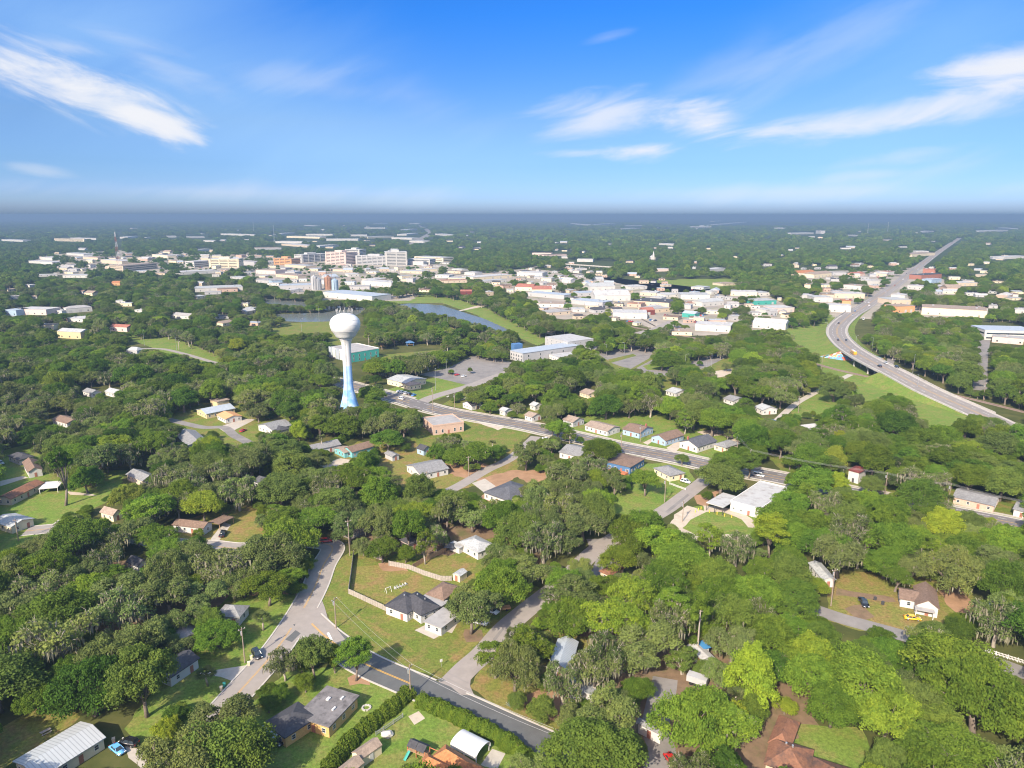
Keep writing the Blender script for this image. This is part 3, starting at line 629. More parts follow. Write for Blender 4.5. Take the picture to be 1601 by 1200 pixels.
        for i,(sx_,sy_,sa,ln) in enumerate(sides):
            nrm = Matrix.Rotation(ang+sa,3,'Z') @ Vector((0,-1,0)); f = nrm.dot(Vector((-c.x,-c.y,0)).normalized()) * (ln**.5)
            if best is None or f > best[0]: best = (f, i)
        for i,(sx_,sy_,sa,ln) in enumerate(sides):
            n_ = min(5, int(ln/ (3.0 if nw == 1 else 2.2))) if nw else 0
            hasdoor = (i == best[1] and not doored and bk.get('door', 1))
            dirv = Matrix.Rotation(sa,3,'Z') @ Vector((1,0,0)); nrm = Matrix.Rotation(sa,3,'Z') @ Vector((0,-1,0))
            slots = [(k+.5)/max(n_,1)-.5 for k in range(n_)]
            dk = n_//2 if hasdoor else -1
            if hasdoor and n_ == 0: slots, dk = [0], 0
            for st in range(storeys):
                for k, s_ in enumerate(slots):
                    P = Vector((sx_,sy_,0)) + dirv*(s_*ln) + nrm*.03
                    Q = T @ P
                    if k == dk and st == 0: add_door(root, (Q.x,Q.y,0), la+sa, bk.get('dk','door_paint')); doored = True
                    else: add_window(root, (Q.x,Q.y,.95+3.0*st), la+sa, ww, wh)
        if bk.get('chimney'):
            m = MB(); cx_ = bk['chimney']; m.box(cx_*hx-.4,cx_*hx+.4,.35*hy-.4,.35*hy+.4,h-.3,h+rise+.9,T); m.build('chimney', MT['brick'], ro)
        for (ux,uy) in bk.get('vents', []):
            m = MB(); zz = h + (rise*(1-abs(uy)) if t in('gable','hip') else 0); m.tube([T@Vector((ux*hx,uy*hy,zz-.3)), T@Vector((ux*hx,uy*hy,zz+.5))], .22, 8); m.build('roof_vent', MT['steel'], ro)
        for (ux,uy,kx,ky) in bk.get('sky', []):
            m = MB(); m.box(ux*hx-kx/2,ux*hx+kx/2,uy*hy-ky/2,uy*hy+ky/2,h+up-.05,h+up+.35,T); m.build(bk.get('skyn','skylight'), MT['white_metal'], ro)
    return root
H = house
H('long low house with ribbed silver metal roof beside the blue car','house',[dict(a=(19,1190),b=(126,1127),c=(190,1137),h=3.0,rise=1.3,roof='metal_roof',wall='cream_wall')],noun='the silver metal roof')
H('yellow brick house with patchy dark flat roof and hipped wing beside the long hedge','house',[
  dict(a=(461,1119),b=(511,1071),c=(556,1093),h=3.4,t='flat',roof='builtup_roof',wall='yellow_brick',sky=[(.55,-.35,1.2,.5),(-.1,-.45,1.2,.5),(.3,.25,1.1,.8)]),
  dict(a=(466,1096),b=(412,1129),c=(456,1156),h=3.05,t='hip',rise=1.7,roof='dark_shingle',wall='yellow_brick',W=8.5,sky=[]),
  dict(a=(411,1133),b=(436,1147),c=(427,1157),h=2.6,t='canopy',roof='blue_metal_roof')],noun='the yellow brick house')
H('white house with two dark hipped roofs and grey flat garage on the corner lawn','house',[
  dict(a=(633,924),b=(600,946),c=(635,961),h=3.1,t='hip',rise=1.9,roof='dark_shingle',wall='white_wall',vents=[(-.2,-.3)]),
  dict(a=(652,924),b=(689,948),c=(660,964),h=3.15,t='hip',rise=2.0,roof='dark_shingle',vents=[(-.35,.3),(.2,.4)]),
  dict(a=(662,971),b=(690,982),c=(716,957),h=2.8,t='flat',roof='flat_grey_roof',over=.3),
  dict(a=(665,928),b=(694,938),c=(714,915),h=3.2,t='hip',rise=2.0,roof='brown_shingle'),
  dict(a=(656,934),b=(690,948),c=(698,938),h=2.7,t='flat',roof='flat_grey_roof',win=0)],noun='the corner white house')
H('house with bright orange hipped shingle roof beside white arched carport','house',[
  dict(a=(668,1187),b=(697,1163),c=(752,1193),h=3.0,t='hip',rise=2.3,roof='orange_shingle',wall='cream_wall',W=12),
  dict(a=(645,1200),b=(668,1177),c=(715,1206),h=2.9,t='hip',rise=2.1,roof='orange_shingle',wall='cream_wall',W=10)],noun='the orange roof')
H('white arched metal carport beside the orange roofed house','carport',[dict(a=(704,1163),b=(745,1184),c=(767,1161),h=2.0,t='barrel',rise=1.15,roof='white_metal')],'carport',noun='the white carport')
for k,(a,b,c,lb) in enumerate([((549,1176),(583,1153),(595,1166),'cream wooden garden shed with brown shingle roof, higher of two beside the hedge'),((521,1206),(553,1181),(566,1195),'cream wooden garden shed with brown roof, lower of two at photo bottom edge')]):
    H(lb,'shed',[dict(a=a,b=b,c=c,h=2.4,rise=1.1,roof='tan_shingle',wall='cream_wall',win=0,over=.15,dk='white_trim')],'garden_shed')
H('small cream shed with pale grey roof in fenced back yard','shed',[dict(a=(707,897),b=(719,889),c=(731,893),h=2.3,rise=.8,roof='light_shingle',wall='cream_wall',win=0,over=.15)],'garden_shed',noun='the cream shed')
H('white house with pale grey hipped roof beside the wooden yard fence','house',[dict(a=(715,847),b=(747,864),c=(770,849),h=3.1,t='hip',rise=1.6,roof='light_shingle'),dict(a=(700,850),b=(718,857),c=(726,851),h=2.5,t='flat',roof='white_roof',win=0)],noun='the pale hipped house')
H('small dark roofed pink house hidden among mossy oaks','house',[dict(a=(624,843),b=(640,851),c=(656,842),h=3,t='hip',rise=1.4,roof='dark_shingle',wall='pink_wall')],noun='the hidden pink house')
H('white cottage with grey gable roof alone on the dry vacant lot','house',[dict(a=(634,727),b=(657,742),c=(691,725),h=3.1,rise=2.1,ridge='bc',roof='grey_shingle')],noun='the lone white cottage')
H('turquoise cottage with brown gable roof and front porch','house',[dict(a=(534,701),b=(550,707),c=(578,694),h=3.2,rise=1.9,ridge='bc',roof='brown_shingle',wall='turquoise_wall'),dict(a=(521,700),b=(538,708),c=(548,702),h=2.9,rise=1.2,roof='tan_shingle',wall='turquoise_wall',ridge='bc')],noun='the turquoise cottage')
H('small grey shed between turquoise cottage and white cottage','shed',[dict(a=(600,708),b=(613,714),c=(622,709),h=2.6,rise=.9,roof='grey_shingle',wall='grey_wall',win=0)],'garden_shed')
H('square pinkish brick commercial building with flat stained roof beside the avenue','building',[dict(a=(661,653),b=(677,666),c=(717,654),h=5.4,t='flat',roof='flat_grey_roof',wall='pink_brick',win=2,ws=(1.2,2.0),parapet=.5,over=.05)],'commercial_building',noun='the pink brick building')
H('blue sided building with flat brown roof and red deck','house',[dict(a=(947,721),b=(986,730),c=(1008,716),h=3.9,t='hip',rise=.8,roof='brown_shingle',wall='blue_wall',ws=(1.6,1.3)),],noun='the blue building')
q = [at(954,735), at(981,742)]; 
m = MB(); vv=(q[1]-q[0]); m.box(0,vv.length,-2.2,.8,.1,1.0); tag(m.build('wooden_deck',MT['deck_red'],None,loc=q[0],rz=math.atan2(vv.y,vv.x)),'red wooden deck along the blue sided building','deck')
H('low grey roofed house between blue building and parked white car','house',[dict(a=(1021,731),b=(1047,744),c=(1064,735),h=3,t='hip',rise=1.7,roof='grey_shingle',wall='cream_wall')],noun='the low grey house')
H('grey gable roofed house half behind round tree by the avenue','house',[dict(a=(873,706),b=(906,714),c=(915,698),h=3.2,rise=2.2,roof='grey_shingle',wall='white_wall')],noun='the grey gable house')
H('long white house with tan roof across the avenue','house',[dict(a=(913,664),b=(950,674),c=(959,664),h=3.1,rise=1.5,roof='tan_shingle')],noun='the long white house')
H('pale blue house with brown roof and brick chimney across the avenue','house',[dict(a=(972,670),b=(1000,677),c=(1013,666),h=3.3,rise=2.0,roof='brown_shingle',wall='pale_blue_wall',chimney=.6)],noun='the chimney house')
H('pale blue gable fronted house with red brown roof between chimney house and white cottage','house',[dict(a=(1017,682),b=(1041,689),c=(1062,677),h=3.1,rise=2.2,ridge='bc',roof='brown_shingle',wall='pale_blue_wall')],noun='the pale blue gable house')
H('white gable fronted house with slate grey roof beside sandy drive','house',[dict(a=(1061,690),b=(1091,699),c=(1112,686),h=3.3,rise=2.4,ridge='bc',roof='slate_shingle',chimney=-.7)],noun='the slate gable house')
H('cream bungalow with grey hipped roof behind big round oak','house',[dict(a=(1115,694),b=(1135,700),c=(1152,691),h=3.0,t='hip',rise=1.8,roof='grey_shingle',wall='cream_wall')],noun='the grey hipped bungalow')
H('pale grey cottage beside avenue between small oak and long white house','house',[dict(a=(879,655),b=(896,660),c=(905,652),h=3.2,rise=1.8,roof='tan_shingle',wall='grey_wall')],noun='the pale grey cottage')
H('tiny white house with white roof deep among avenue trees','house',[dict(a=(827,632),b=(836,635),c=(843,630),h=3,rise=1.6,roof='light_shingle')])
H('small white porch house with tan roof at avenue edge','house',[dict(a=(819,648),b=(832,652),c=(841,646),h=3,rise=1.5,roof='tan_shingle')],noun='the white porch house')
H('sprawling white flat roofed clinic with stained roof and entrance canopy','clinic',[
  dict(a=(1142,783),b=(1189,796),c=(1225,761),h=4.2,t='flat',roof='white_roof',wall='white_wall',parapet=.35,ptrim='white_trim',over=.05,win=1,ws=(.9,.9)),
  dict(a=(1104,785),b=(1131,793),c=(1150,775),h=3.6,t='canopy',roof='white_roof',post='dark_metal')],'clinic_building',noun='the white clinic')
H('narrow white two storey house with red tile roof beside palms','house',[dict(a=(1325,734),b=(1344,739),c=(1352,731),h=5.6,t='hip',rise=1.2,roof='dark_red_roof',dk='dark_metal')],noun='the red tiled house')
H('long low house with ribbed grey roof and brick porch beside avenue','house',[dict(a=(1489,776),b=(1556,791),c=(1564,776),h=3.1,rise=1.5,roof='grey_shingle',wall='pink_brick')],noun='the long grey house')
H('white porch house with grey roof at right photo edge','house',[dict(a=(1583,795),b=(1612,802),c=(1617,788),h=3.1,rise=1.4,roof='grey_shingle')])
H('white house with brown gable roofs beside yellow car','house',[dict(a=(1431,945),b=(1470,953),c=(1484,926),h=3.2,rise=2.3,ridge='bc',roof='brown_shingle'),dict(a=(1406,935),b=(1438,941),c=(1444,924),h=3.0,rise=1.5,roof='brown_shingle'),dict(a=(1431,952),b=(1462,958),c=(1466,951),h=2.6,t='canopy',roof='flat_grey_roof')],noun='the brown gable house')
H('large rust brown hipped roof house at bottom edge, right of photo','house',[dict(a=(1200,1160),b=(1218,1117),c=(1252,1128),h=3.0,t='hip',rise=1.8,roof='rust_shingle',wall='tan_wall'),dict(a=(1205,1150),b=(1273,1172),c=(1262,1217),h=3.1,t='hip',rise=2.6,roof='rust_shingle',wall='tan_wall',vents=[(.1,.1),(-.2,.25)]),dict(a=(1270,1182),b=(1350,1207),c=(1335,1245),h=2.9,t='hip',rise=2.2,roof='rust_shingle',wall='tan_wall')],noun='the rust roofed house')
H('dark hipped roof house at left edge behind white house','house',[dict(a=(11,712),b=(30,719),c=(46,710),h=3,t='hip',rise=1.6,roof='dark_shingle',wall='grey_wall')])
H('white walled house with brown gable roof near left edge','house',[dict(a=(34,722),b=(43,738),c=(66,731),h=3.2,rise=1.7,ridge='ab',roof='brown_shingle')],noun='the brown gabled white house')
H('long house with rusty brown roof near left edge','house',[dict(a=(-8,779),b=(46,753),c=(64,757),h=3.0,rise=1.4,roof='rust_shingle',wall='tan_wall')],noun='the rusty long house')
H('flat white metal carport beside rusty brown roofed house','carport',[dict(a=(60,764),b=(71,753),c=(97,754),h=2.6,t='canopy',roof='white_metal')],'carport',noun='the flat white carport')
H('small cream house with pale metal porch roof at left edge','house',[dict(a=(-14,815),b=(17,824),c=(29,803),h=3.0,rise=1.3,roof='light_shingle',wall='cream_wall')],noun='the cream edge house')
H('yellow cottage with pale blue metal roof beside orange tarp','house',[dict(a=(306,640),b=(322,647),c=(359,634),h=3.2,rise=1.9,ridge='bc',roof='blue_metal_roof',wall='yellow_wall')],noun='the pale blue roof')
H('flat roofed yellow block behind pale blue roofed cottage','building',[dict(a=(327,624),b=(339,628),c=(354,622),h=5.5,t='flat',roof='tan_shingle',wall='yellow_wall')],'apartment_block')
H('small house under bright orange tarp roof','house',[dict(a=(338,648),b=(352,655),c=(369,645),h=2.9,rise=1.4,roof='orange_wall',wall='white_wall')],noun='the orange tarp roof')
H('wide grey metal roof barn among dark oaks, below yellow cottage','barn',[dict(a=(272,678),b=(293,697),c=(315,680),h=3.6,rise=2.0,roof='grey_shingle',wall='grey_wall')],'barn',noun='the grey barn')
H('tiny orange walled hut beside tall bare trunk','shed',[dict(a=(122,750),b=(131,754),c=(141,748),h=2.5,rise=.9,roof='light_shingle',wall='orange_wall',win=0)],'garden_shed')
H('white house with brown roof carport among dark oaks','house',[dict(a=(268,820),b=(318,826),c=(325,815),h=3.0,rise=1.3,roof='brown_shingle'),dict(a=(327,815),b=(343,819),c=(362,807),h=2.8,t='canopy',roof='brown_shingle',post='wood')],noun='the brown carport house')
H('white bungalow with grey gable roof beside lime green tree','house',[dict(a=(402,664),b=(425,672),c=(450,661),h=3.3,rise=1.9,ridge='bc',roof='grey_shingle'),dict(a=(418,668),b=(436,674),c=(450,667),h=2.9,t='hip',rise=1.2,roof='dark_shingle')],noun='the white bungalow')
H('white house with pale grey gable roof beside dense dark hedge trees','house',[dict(a=(478,697),b=(490,704),c=(522,688),h=3.1,rise=1.8,ridge='bc',roof='grey_shingle')],noun='the grey roofed white house')
H('hidden house with dusty tan hipped roof between dark oaks','house',[dict(a=(518,779),b=(535,792),c=(569,771),h=3.0,t='hip',rise=1.9,roof='tan_shingle')],noun='the dusty tan roof')
H('new white house with dark slate roof beside bare red earth','house',[dict(a=(755,769),b=(798,784),c=(832,762),h=3.2,t='hip',rise=2.6,roof='slate_shingle')],noun='the new slate house')
H('dark grey roofed house with white porch beside palm drive','house',[dict(a=(266,1060),b=(313,1028),c=(288,1014),h=3.0,rise=1.5,roof='dark_shingle')],noun='the dark porch house')
H('grey hipped roof house above curved road','house',[dict(a=(375,965),b=(391,946),c=(364,931),h=3.0,t='hip',rise=1.9,roof='grey_shingle')],noun='the grey hipped house')
H('pale tan house with grey roof half hidden by spreading tree','house',[dict(a=(267,991),b=(280,1005),c=(318,990),h=3.0,rise=1.3,roof='grey_shingle',wall='pink_wall')])
H('long narrow house with pale blue metal roof under mossy branches','house',[dict(a=(905,1003),b=(872,998),c=(876,1047),h=3.3,rise=1.6,ridge='bc',roof='blue_metal_roof')],noun='the blue metal roof')
H('white house with plank porch below pale blue metal roof','house',[dict(a=(885,1064),b=(894,1092),c=(932,1078),h=3.0,rise=1.4,roof='light_shingle')],noun='the plank porch house')
H('white trailer home partly under bright blue tarp','trailer home',[dict(a=(1074,1008),b=(1098,1032),c=(1107,1017),h=3.0,rise=.6,roof='white_roof'),dict(a=(1088,1003),b=(1100,1014),c=(1107,1006),h=3.3,t='flat',roof='blue_tarp',win=0)],'trailer_home',noun='the blue tarp trailer')
H('long grey mobile home with deck beside dark tree lane','mobile home',[dict(a=(994,1129),b=(1034,1149),c=(1040,1141),h=3.0,rise=.6,roof='grey_shingle',wall='white_wall')],'mobile_home',noun='the lane mobile home')
H('white mobile home with grey roof below the woods','mobile home',[dict(a=(1263,879),b=(1286,906),c=(1301,898),h=3.0,rise=.8,roof='light_shingle')],'mobile_home',noun='the woodland mobile home')
H('house with orange brown roof in shade among mossy oaks','house',[dict(a=(936,892),b=(954,900),c=(976,886),h=3.0,t='hip',rise=1.5,roof='rust_shingle',wall='tan_wall')],noun='the shaded rust roof')
H('small white house with pale roof beside parked blue car','house',[dict(a=(1179,635),b=(1192,641),c=(1200,632),h=3.2,rise=1.8,roof='light_shingle')],noun='the small pale house')
H('white domed roof house among trees right of the lane','house',[dict(a=(1250,664),b=(1265,671),c=(1279,661),h=3.2,t='hip',rise=1.8,roof='white_roof')],noun='the white hipped house')
H('dark red roofed shed beside avenue power poles','shed',[dict(a=(1243,722),b=(1260,727),c=(1266,719),h=3.0,rise=1.1,roof='dark_red_roof',wall='tan_wall',win=0)],'garden_shed',noun='the dark red shed')
H('dark roofed white cottage beside avenue junction sign','house',[dict(a=(722,629),b=(737,634),c=(749,626),h=3.2,rise=2.0,ridge='bc',roof='dark_shingle')],noun='the junction cottage')
H('white cottage with pale porch, right of dark roofed junction cottage','house',[dict(a=(779,640),b=(789,643),c=(797,638),h=3.0,rise=1.3,roof='light_shingle')])
H('tan low building group with pale roofs beside bright green lawn','building',[dict(a=(604,592),b=(634,599),c=(656,589),h=4.0,rise=1.6,roof='light_shingle',wall='cream_wall'),dict(a=(622,597),b=(640,603),c=(652,597),h=3.4,t='hip',rise=1.2,roof='tan_shingle',wall='cream_wall')],'office_building',noun='the tan lawn building')
H('brown roofed hall behind bright green tree near water tower','building',[dict(a=(590,577),b=(610,582),c=(620,575),h=4,t='hip',rise=2,roof='brown_shingle',wall='cream_wall')],'hall_building',noun='the brown roofed hall')
H('green and blue striped community building behind water tower','building',[dict(a=(514,543),b=(548,551),c=(583,542),h=8.5,t='flat',roof='flat_grey_roof',wall='green_wall',parapet=.5,ptrim='white_trim',ws=(1.2,2.2),over=.05)],'community_building',noun='the green community building')
fb = bpy.data.objects['community_building']
c_,a_,L_,W_ = rect(dict(a=(514,543),b=(548,551),c=(583,542),h=8.5))
for k in range(6):
    m = MB(); x = -L_/2 + L_*(k+.5)/6; m.box(x-L_/14,x+L_/14,-W_/2-.35,-W_/2-.02,.2,9.6); m.build('facade_stripe', MT['white_wall' if k%2 else 'blue_metal_roof'], fb)
H('long blue and grey modern building with curved pale roof','building',[dict(a=(797,547),b=(817,552),c=(878,533),h=8,t='flat',roof='blue_metal_roof',wall='grey_wall',ws=(1.6,2.0),over=.3),dict(a=(852,526),b=(888,534),c=(900,523),h=10,t='flat',roof='white_roof',wall='grey_wall',over=.1),dict(a=(858,553),b=(873,558),c=(893,548),h=4.2,t='flat',roof='white_roof',wall='white_wall',over=.2)],'school_building',noun='the blue modern building')
m = MB(); p = at(808,556); m.box(-4,4,-3,3,0,11); o = m.build('entrance_tower', MT['blue_wall'], None, loc=(p.x,p.y,0), rz=.5); b_ = bpy.data.objects['school_building']; o.parent = b_; o.matrix_parent_inverse = (Matrix.Translation(b_.location) @ Matrix.Rotation(b_.rotation_euler.z,4,'Z')).inverted()
for a,b,c,rf,wl,lb in [((163,611),(178,615),(184,608),'light_shingle','white_wall','white cottage with pale roof deep in upper left woods'),((128,611),(142,615),(150,609),'grey_shingle','white_wall','white cottage with grey roof left of pale roofed cottage, upper left woods'),
  ((196,741),(222,752),(232,738),'grey_shingle','tan_wall','tan house with grey roof hidden in left woods below grey barn'),((196,878),(214,886),(226,874),'dark_shingle','white_wall','dark roofed house in deep shade left of brown carport house'),((155,800),(176,806),(182,796),'tan_shingle','cream_wall','cream house with tan roof beside pale drive, left woods'),
  ((395,752),(418,760),(428,749),'slate_shingle','white_wall','slate roofed house between grey barn and turquoise cottage'),((80,655),(104,662),(112,651),'brown_shingle','white_wall','brown roofed house in left edge woods above brown gabled white house'),((650,700),(662,704),(668,697),'dark_shingle','pale_blue_wall','small dark roofed outbuilding behind broad bushy pair of trees'),
  
  ((1040,610),(1056,615),(1064,607),'light_shingle','white_wall','pale roofed house in woods below round drive lot'),((905,612),(920,617),(928,609),'tan_shingle','cream_wall','tan roofed house in mid woods above long white house'),((1130,622),(1146,627),(1153,619),'grey_shingle','white_wall','grey roofed house in woods left of small pale house')]:
    H(lb,'house',[dict(a=a,b=b,c=c,h=3.0,rise=1.7,roof=rf,wall=wl)])
    XOPEN.append([(a[0]-2,a[1]-8),(c[0],c[1]-8),(c[0]+3,c[1]+3),(b[0],b[1]+6),(a[0]-2,a[1]+5)])
# ------------------------------------------------------------------ water tower
base = at(547,643); wt = empty('water_tower', base); tag(wt, 'tall white ball shaped water tower on flared stem painted blue below','water tower'); landmark('the water tower', base, 15)
z_top = zfor(base, 489); z_mid = zfor(base, 506); z_neck = zfor(base, 529); r = 9.2
tw, tn, tb = nmat('tower_paint'); Lt = tn.links.new; t_ = N(tn,'ShaderNodeTexCoord'); s_ = N(tn,'ShaderNodeSeparateXYZ'); Lt(t_.outputs['Object'], s_.inputs[0])
nz_ = N(tn,'ShaderNodeTexNoise'); nz_.inputs['Scale'].default_value = .22; nz_.inputs['Detail'].default_value = 5; Lt(t_.outputs['Object'], nz_.inputs['Vector'])
r1 = N(tn,'ShaderNodeValToRGB'); Lt(nz_.outputs['Fac'], r1.inputs[0]); e = r1.color_ramp; e.elements[0].position=.42; e.elements[0].color=(.16,.36,.68,1); e.elements[1].position=.68; e.elements[1].color=(.55,.68,.82,1)
zb = zfor(base, 571); r2 = N(tn,'ShaderNodeMapRange'); r2.inputs['From Min'].default_value = zb-.4; r2.inputs['From Max'].default_value = zb+.4; Lt(s_.outputs['Z'], r2.inputs['Value'])
r4 = N(tn,'ShaderNodeMapRange'); r4.inputs['From Min'].default_value = zb*.45; r4.inputs['From Max'].default_value = zb*.9; Lt(s_.outputs['Z'], r4.inputs['Value'])
mx1 = N(tn,'ShaderNodeMix',data_type='RGBA'); Lt(r4.outputs[0], mx1.inputs['Factor']); Lt(r1.outputs[0], mx1.inputs['A']); mx1.inputs['B'].default_value=(.36,.54,.80,1)
mx2 = N(tn,'ShaderNodeMix',data_type='RGBA'); Lt(r2.outputs[0], mx2.inputs['Factor']); Lt(mx1.outputs['Result'], mx2.inputs['A']); mx2.inputs['B'].default_value=(.60,.60,.59,1)
Lt(mx2.outputs['Result'], tb.inputs['Base Color']); tb.inputs['Roughness'].default_value = .45
m = MB(); prof = [(7.2,-.2),(6.3,2),(5.0,6),(4.0,10),(3.2,14),(2.75,19),(2.65,26),(2.7,z_neck-5),(3.0,z_neck-2.5),(3.7,z_neck-.6),(4.6,z_neck+.6)]; m.lathe(prof, 40); m.build('stem', tw, wt, True)
m = MB(); pr = [(4.6,z_neck+.6)]
for k in range(1,22):
    a = -math.pi/2 + math.pi*k/22; hh = (z_mid-z_neck-.6) if a < 0 else (z_top-z_mid); rr_ = r*math.cos(a)**.95
    if a < 0: rr_ = max(rr_, 4.6 + 1.0*k*.4) if k < 6 else rr_
    pr.append((rr_, z_mid + hh*math.sin(a)))
pr.append((1.5, z_top)); m.lathe(pr, 56); m.build('tank', tw, wt, True)
m = MB()
for k in range(14):
    a0_, a1_ = 2*math.pi*k/14, 2*math.pi*(k+1)/14; q0, q1 = Vector((4.6*math.cos(a0_),4.6*math.sin(a0_),0)), Vector((4.6*math.cos(a1_),4.6*math.sin(a1_),0)); zr = z_top-1.4
    m.tube([q0+Vector((0,0,zr)), q0+Vector((0,0,zr+2.0))], .05, 5)
    for hh in (.9, 1.9): m.tube([q0+Vector((0,0,zr+hh)), q1+Vector((0,0,zr+hh))], .04, 5)
m.build('railing', MT['steel'], wt)
for k in range(12):
    a = 2*math.pi*(k+.3)/12; q = Vector((4.8*math.cos(a),4.8*math.sin(a),z_top-.6)); m = MB(); m.tube([q, q+Vector((0,0,3.0))], .06, 5); T = Matrix.Translation(q+Vector((0,0,2.4))) @ Matrix.Rotation(a,4,'Z'); m.box(.08,.28,-.16,.16,-.8,.8,T); m.build('antenna', MT['grey_wall'], wt)
seam = MB()
for zz in (.28,.5,.72):
    k_ = zz*2-1; hh_ = (z_top-z_mid) if k_ > 0 else (z_mid-z_neck-.6); rr_ = r*math.sqrt(max(0,1-k_*k_))**.85+.03; seam.tube([(rr_*math.cos(a),rr_*math.sin(a),z_mid+hh_*k_) for a in np.linspace(0,6.2832,49)], .05, 4)
seam.build('weld_seam', MT['white_metal'], wt)
m = MB()
for s_ in (-.25,.25): m.tube([(s_,-7.3,.2),(s_,-5.2,6),(s_,-3.3,14),(s_,-2.85,20),(s_,-2.8,z_neck-4),(s_,-4.8,z_neck+.6)], .06, 4)
m.build('ladder', MT['steel'], wt)
m = MB(); m.tube([(0,0,z_top-.3),(0,0,z_top+6)], [.12,.05], 5); m.build('mast', MT['steel'], wt)
for k in range(3):
    a = math.radians((90,210,330)[k]); m = MB(); m.box(-.5,.5,-.08,.08,0,2.2); 
m = MB(); m.box(-.6,.6,-7.15,-6.4,0,2.3); m.build('door', MT['steel'], wt)
# ------------------------------------------------------------------ vehicles
CARM = {}
def paint(name, c, rough=.25):
    if name not in CARM:
        m, nt_, b = nmat(name); b.inputs['Base Color'].default_value = (*c,1); b.inputs['Roughness'].default_value = rough; b.inputs['Coat Weight'].default_value = .6
        n = N(nt_,'ShaderNodeTexNoise'); n.inputs['Scale'].default_value = 3; mr = N(nt_,'ShaderNodeMapRange'); mr.inputs['To Min'].default_value = rough*.8; mr.inputs['To Max'].default_value = rough*1.4; nt_.links.new(n.outputs['Fac'], mr.inputs['Value']); nt_.links.new(mr.outputs[0], b.inputs['Roughness']); CARM[name] = m
    return CARM[name]
lamp = M('lamp_glass', (.7,.7,.68), .15, .02); tail = M('tail_lamp', (.35,.02,.02), .25, .02)
SHAPE = {'sedan': dict(L=4.7,W=1.82,zb=.85,belt=.92,roof=1.43,c0=-1.75,c1=-1.05,c2=.45,c3=1.25),
         'suv': dict(L=4.7,W=1.9,zb=.95,belt=1.05,roof=1.72,c0=-2.2,c1=-1.85,c2=.35,c3=1.2),
         'van': dict(L=5.2,W=1.98,zb=1.0,belt=1.15,roof=1.95,c0=-2.5,c1=-2.3,c2=1.1,c3=1.9),
         'pickup': dict(L=5.6,W=1.98,zb=1.0,belt=1.1,roof=1.82,c0=-.6,c1=-.35,c2=.75,c3=1.45)}
def cab_mesh(sp, z0, z1, inset0, inset1, shrink=0):
    w0, w1 = sp['W']/2-inset0, sp['W']/2-inset1
    return [(sp['c0']+shrink,-w0,z0),(sp['c3']-shrink,-w0,z0),(sp['c3']-shrink,w0,z0),(sp['c0']+shrink,w0,z0),(sp['c1'],-w1,z1),(sp['c2'],-w1,z1),(sp['c2'],w1,z1),(sp['c1'],w1,z1)]
BOXF = [(3,2,1,0),(4,5,6,7),(0,1,5,4),(1,2,6,5),(2,3,7,6),(3,0,4,7)]
CARP = {}
def car_proto(kind):
    if kind in CARP: return CARP[kind]
    sp = SHAPE[kind]; L_ = sp['L']/2
    bm = bmesh.new()
    prof = [(-L_,.32),(L_-.05,.3),(L_,.55),(L_-.1,.72),(L_-.95,sp['zb']),(sp['c0'],sp['belt']),(-L_+.08,sp['belt']-.06),(-L_,.6)]
    if kind == 'sedan': prof[5] = (sp['c0']+.1, sp['belt']+.02)
    v0 = [bm.verts.new((x,-sp['W']/2,z)) for x,z in prof]; v1 = [bm.verts.new((x,sp['W']/2,z)) for x,z in prof]
    n = len(prof); bm.faces.new(v0); bm.faces.new(list(reversed(v1)))
    for i in range(n): bm.faces.new((v0[i],v1[i],v1[(i+1)%n],v0[(i+1)%n]))
    bmesh.ops.recalc_face_normals(bm, faces=bm.faces); bmesh.ops.bevel(bm, geom=bm.edges[:], offset=.07, segments=2, affect='EDGES', clamp_overlap=True)
    body = bpy.data.meshes.new('body'); bm.to_mesh(body); bm.free(); body.polygons.foreach_set('use_smooth', [True]*len(body.polygons))
    g_ = MB(); g_.add(cab_mesh(sp, sp['belt']-.08, sp['roof']-.05, .08, .26), BOXF); glass = g_.mesh('glasshouse', MT['glass'])
    rf = MB(); w1 = sp['W']/2-.24; rf.box(sp['c1']-.05,sp['c2']+.05,-w1,w1,sp['roof']-.07,sp['roof'])
    for x0,x1 in ((sp['c0'],sp['c1']),(sp['c3'],sp['c2'])):
        for s in (-1,1): rf.tube([(x0,s*(sp['W']/2-.08),sp['belt']-.06),(x1,s*(sp['W']/2-.26),sp['roof']-.05)], .06, 5)
    mid = (sp['c1']+sp['c2'])/2
    for s in (-1,1): rf.tube([(mid,s*(sp['W']/2-.07),sp['belt']-.06),(mid,s*(sp['W']/2-.25),sp['roof']-.05)], .06, 5)
    if kind == 'pickup':
        rf.box(-2.55,-.75,-.8,.8,sp['belt']-.35,sp['belt']-.04)
    roof = rf.mesh('cabin_roof', MT['white_metal'])
    ty = MB(); ty.tube([(0,-.12,0),(0,.12,0)], .34, 14); tyre = ty.mesh('wheel', MT['rubber'], True)
    rm = MB(); rm.tube([(0,-.135,0),(0,.135,0)], .2, 10); rim = rm.mesh('rim', MT['steel'])
    hl = MB(); hl.box(L_-.16,L_+.01,-.2,.2,.58,.74); hlm = hl.mesh('headlight', lamp)
    tl = MB(); tl.box(-L_-.01,-L_+.1,-.14,.14,.68,.88); tlm = tl.mesh('tail_light', tail)
    CARP[kind] = (sp, body, glass, roof, tyre, rim, hlm, tlm); return CARP[kind]
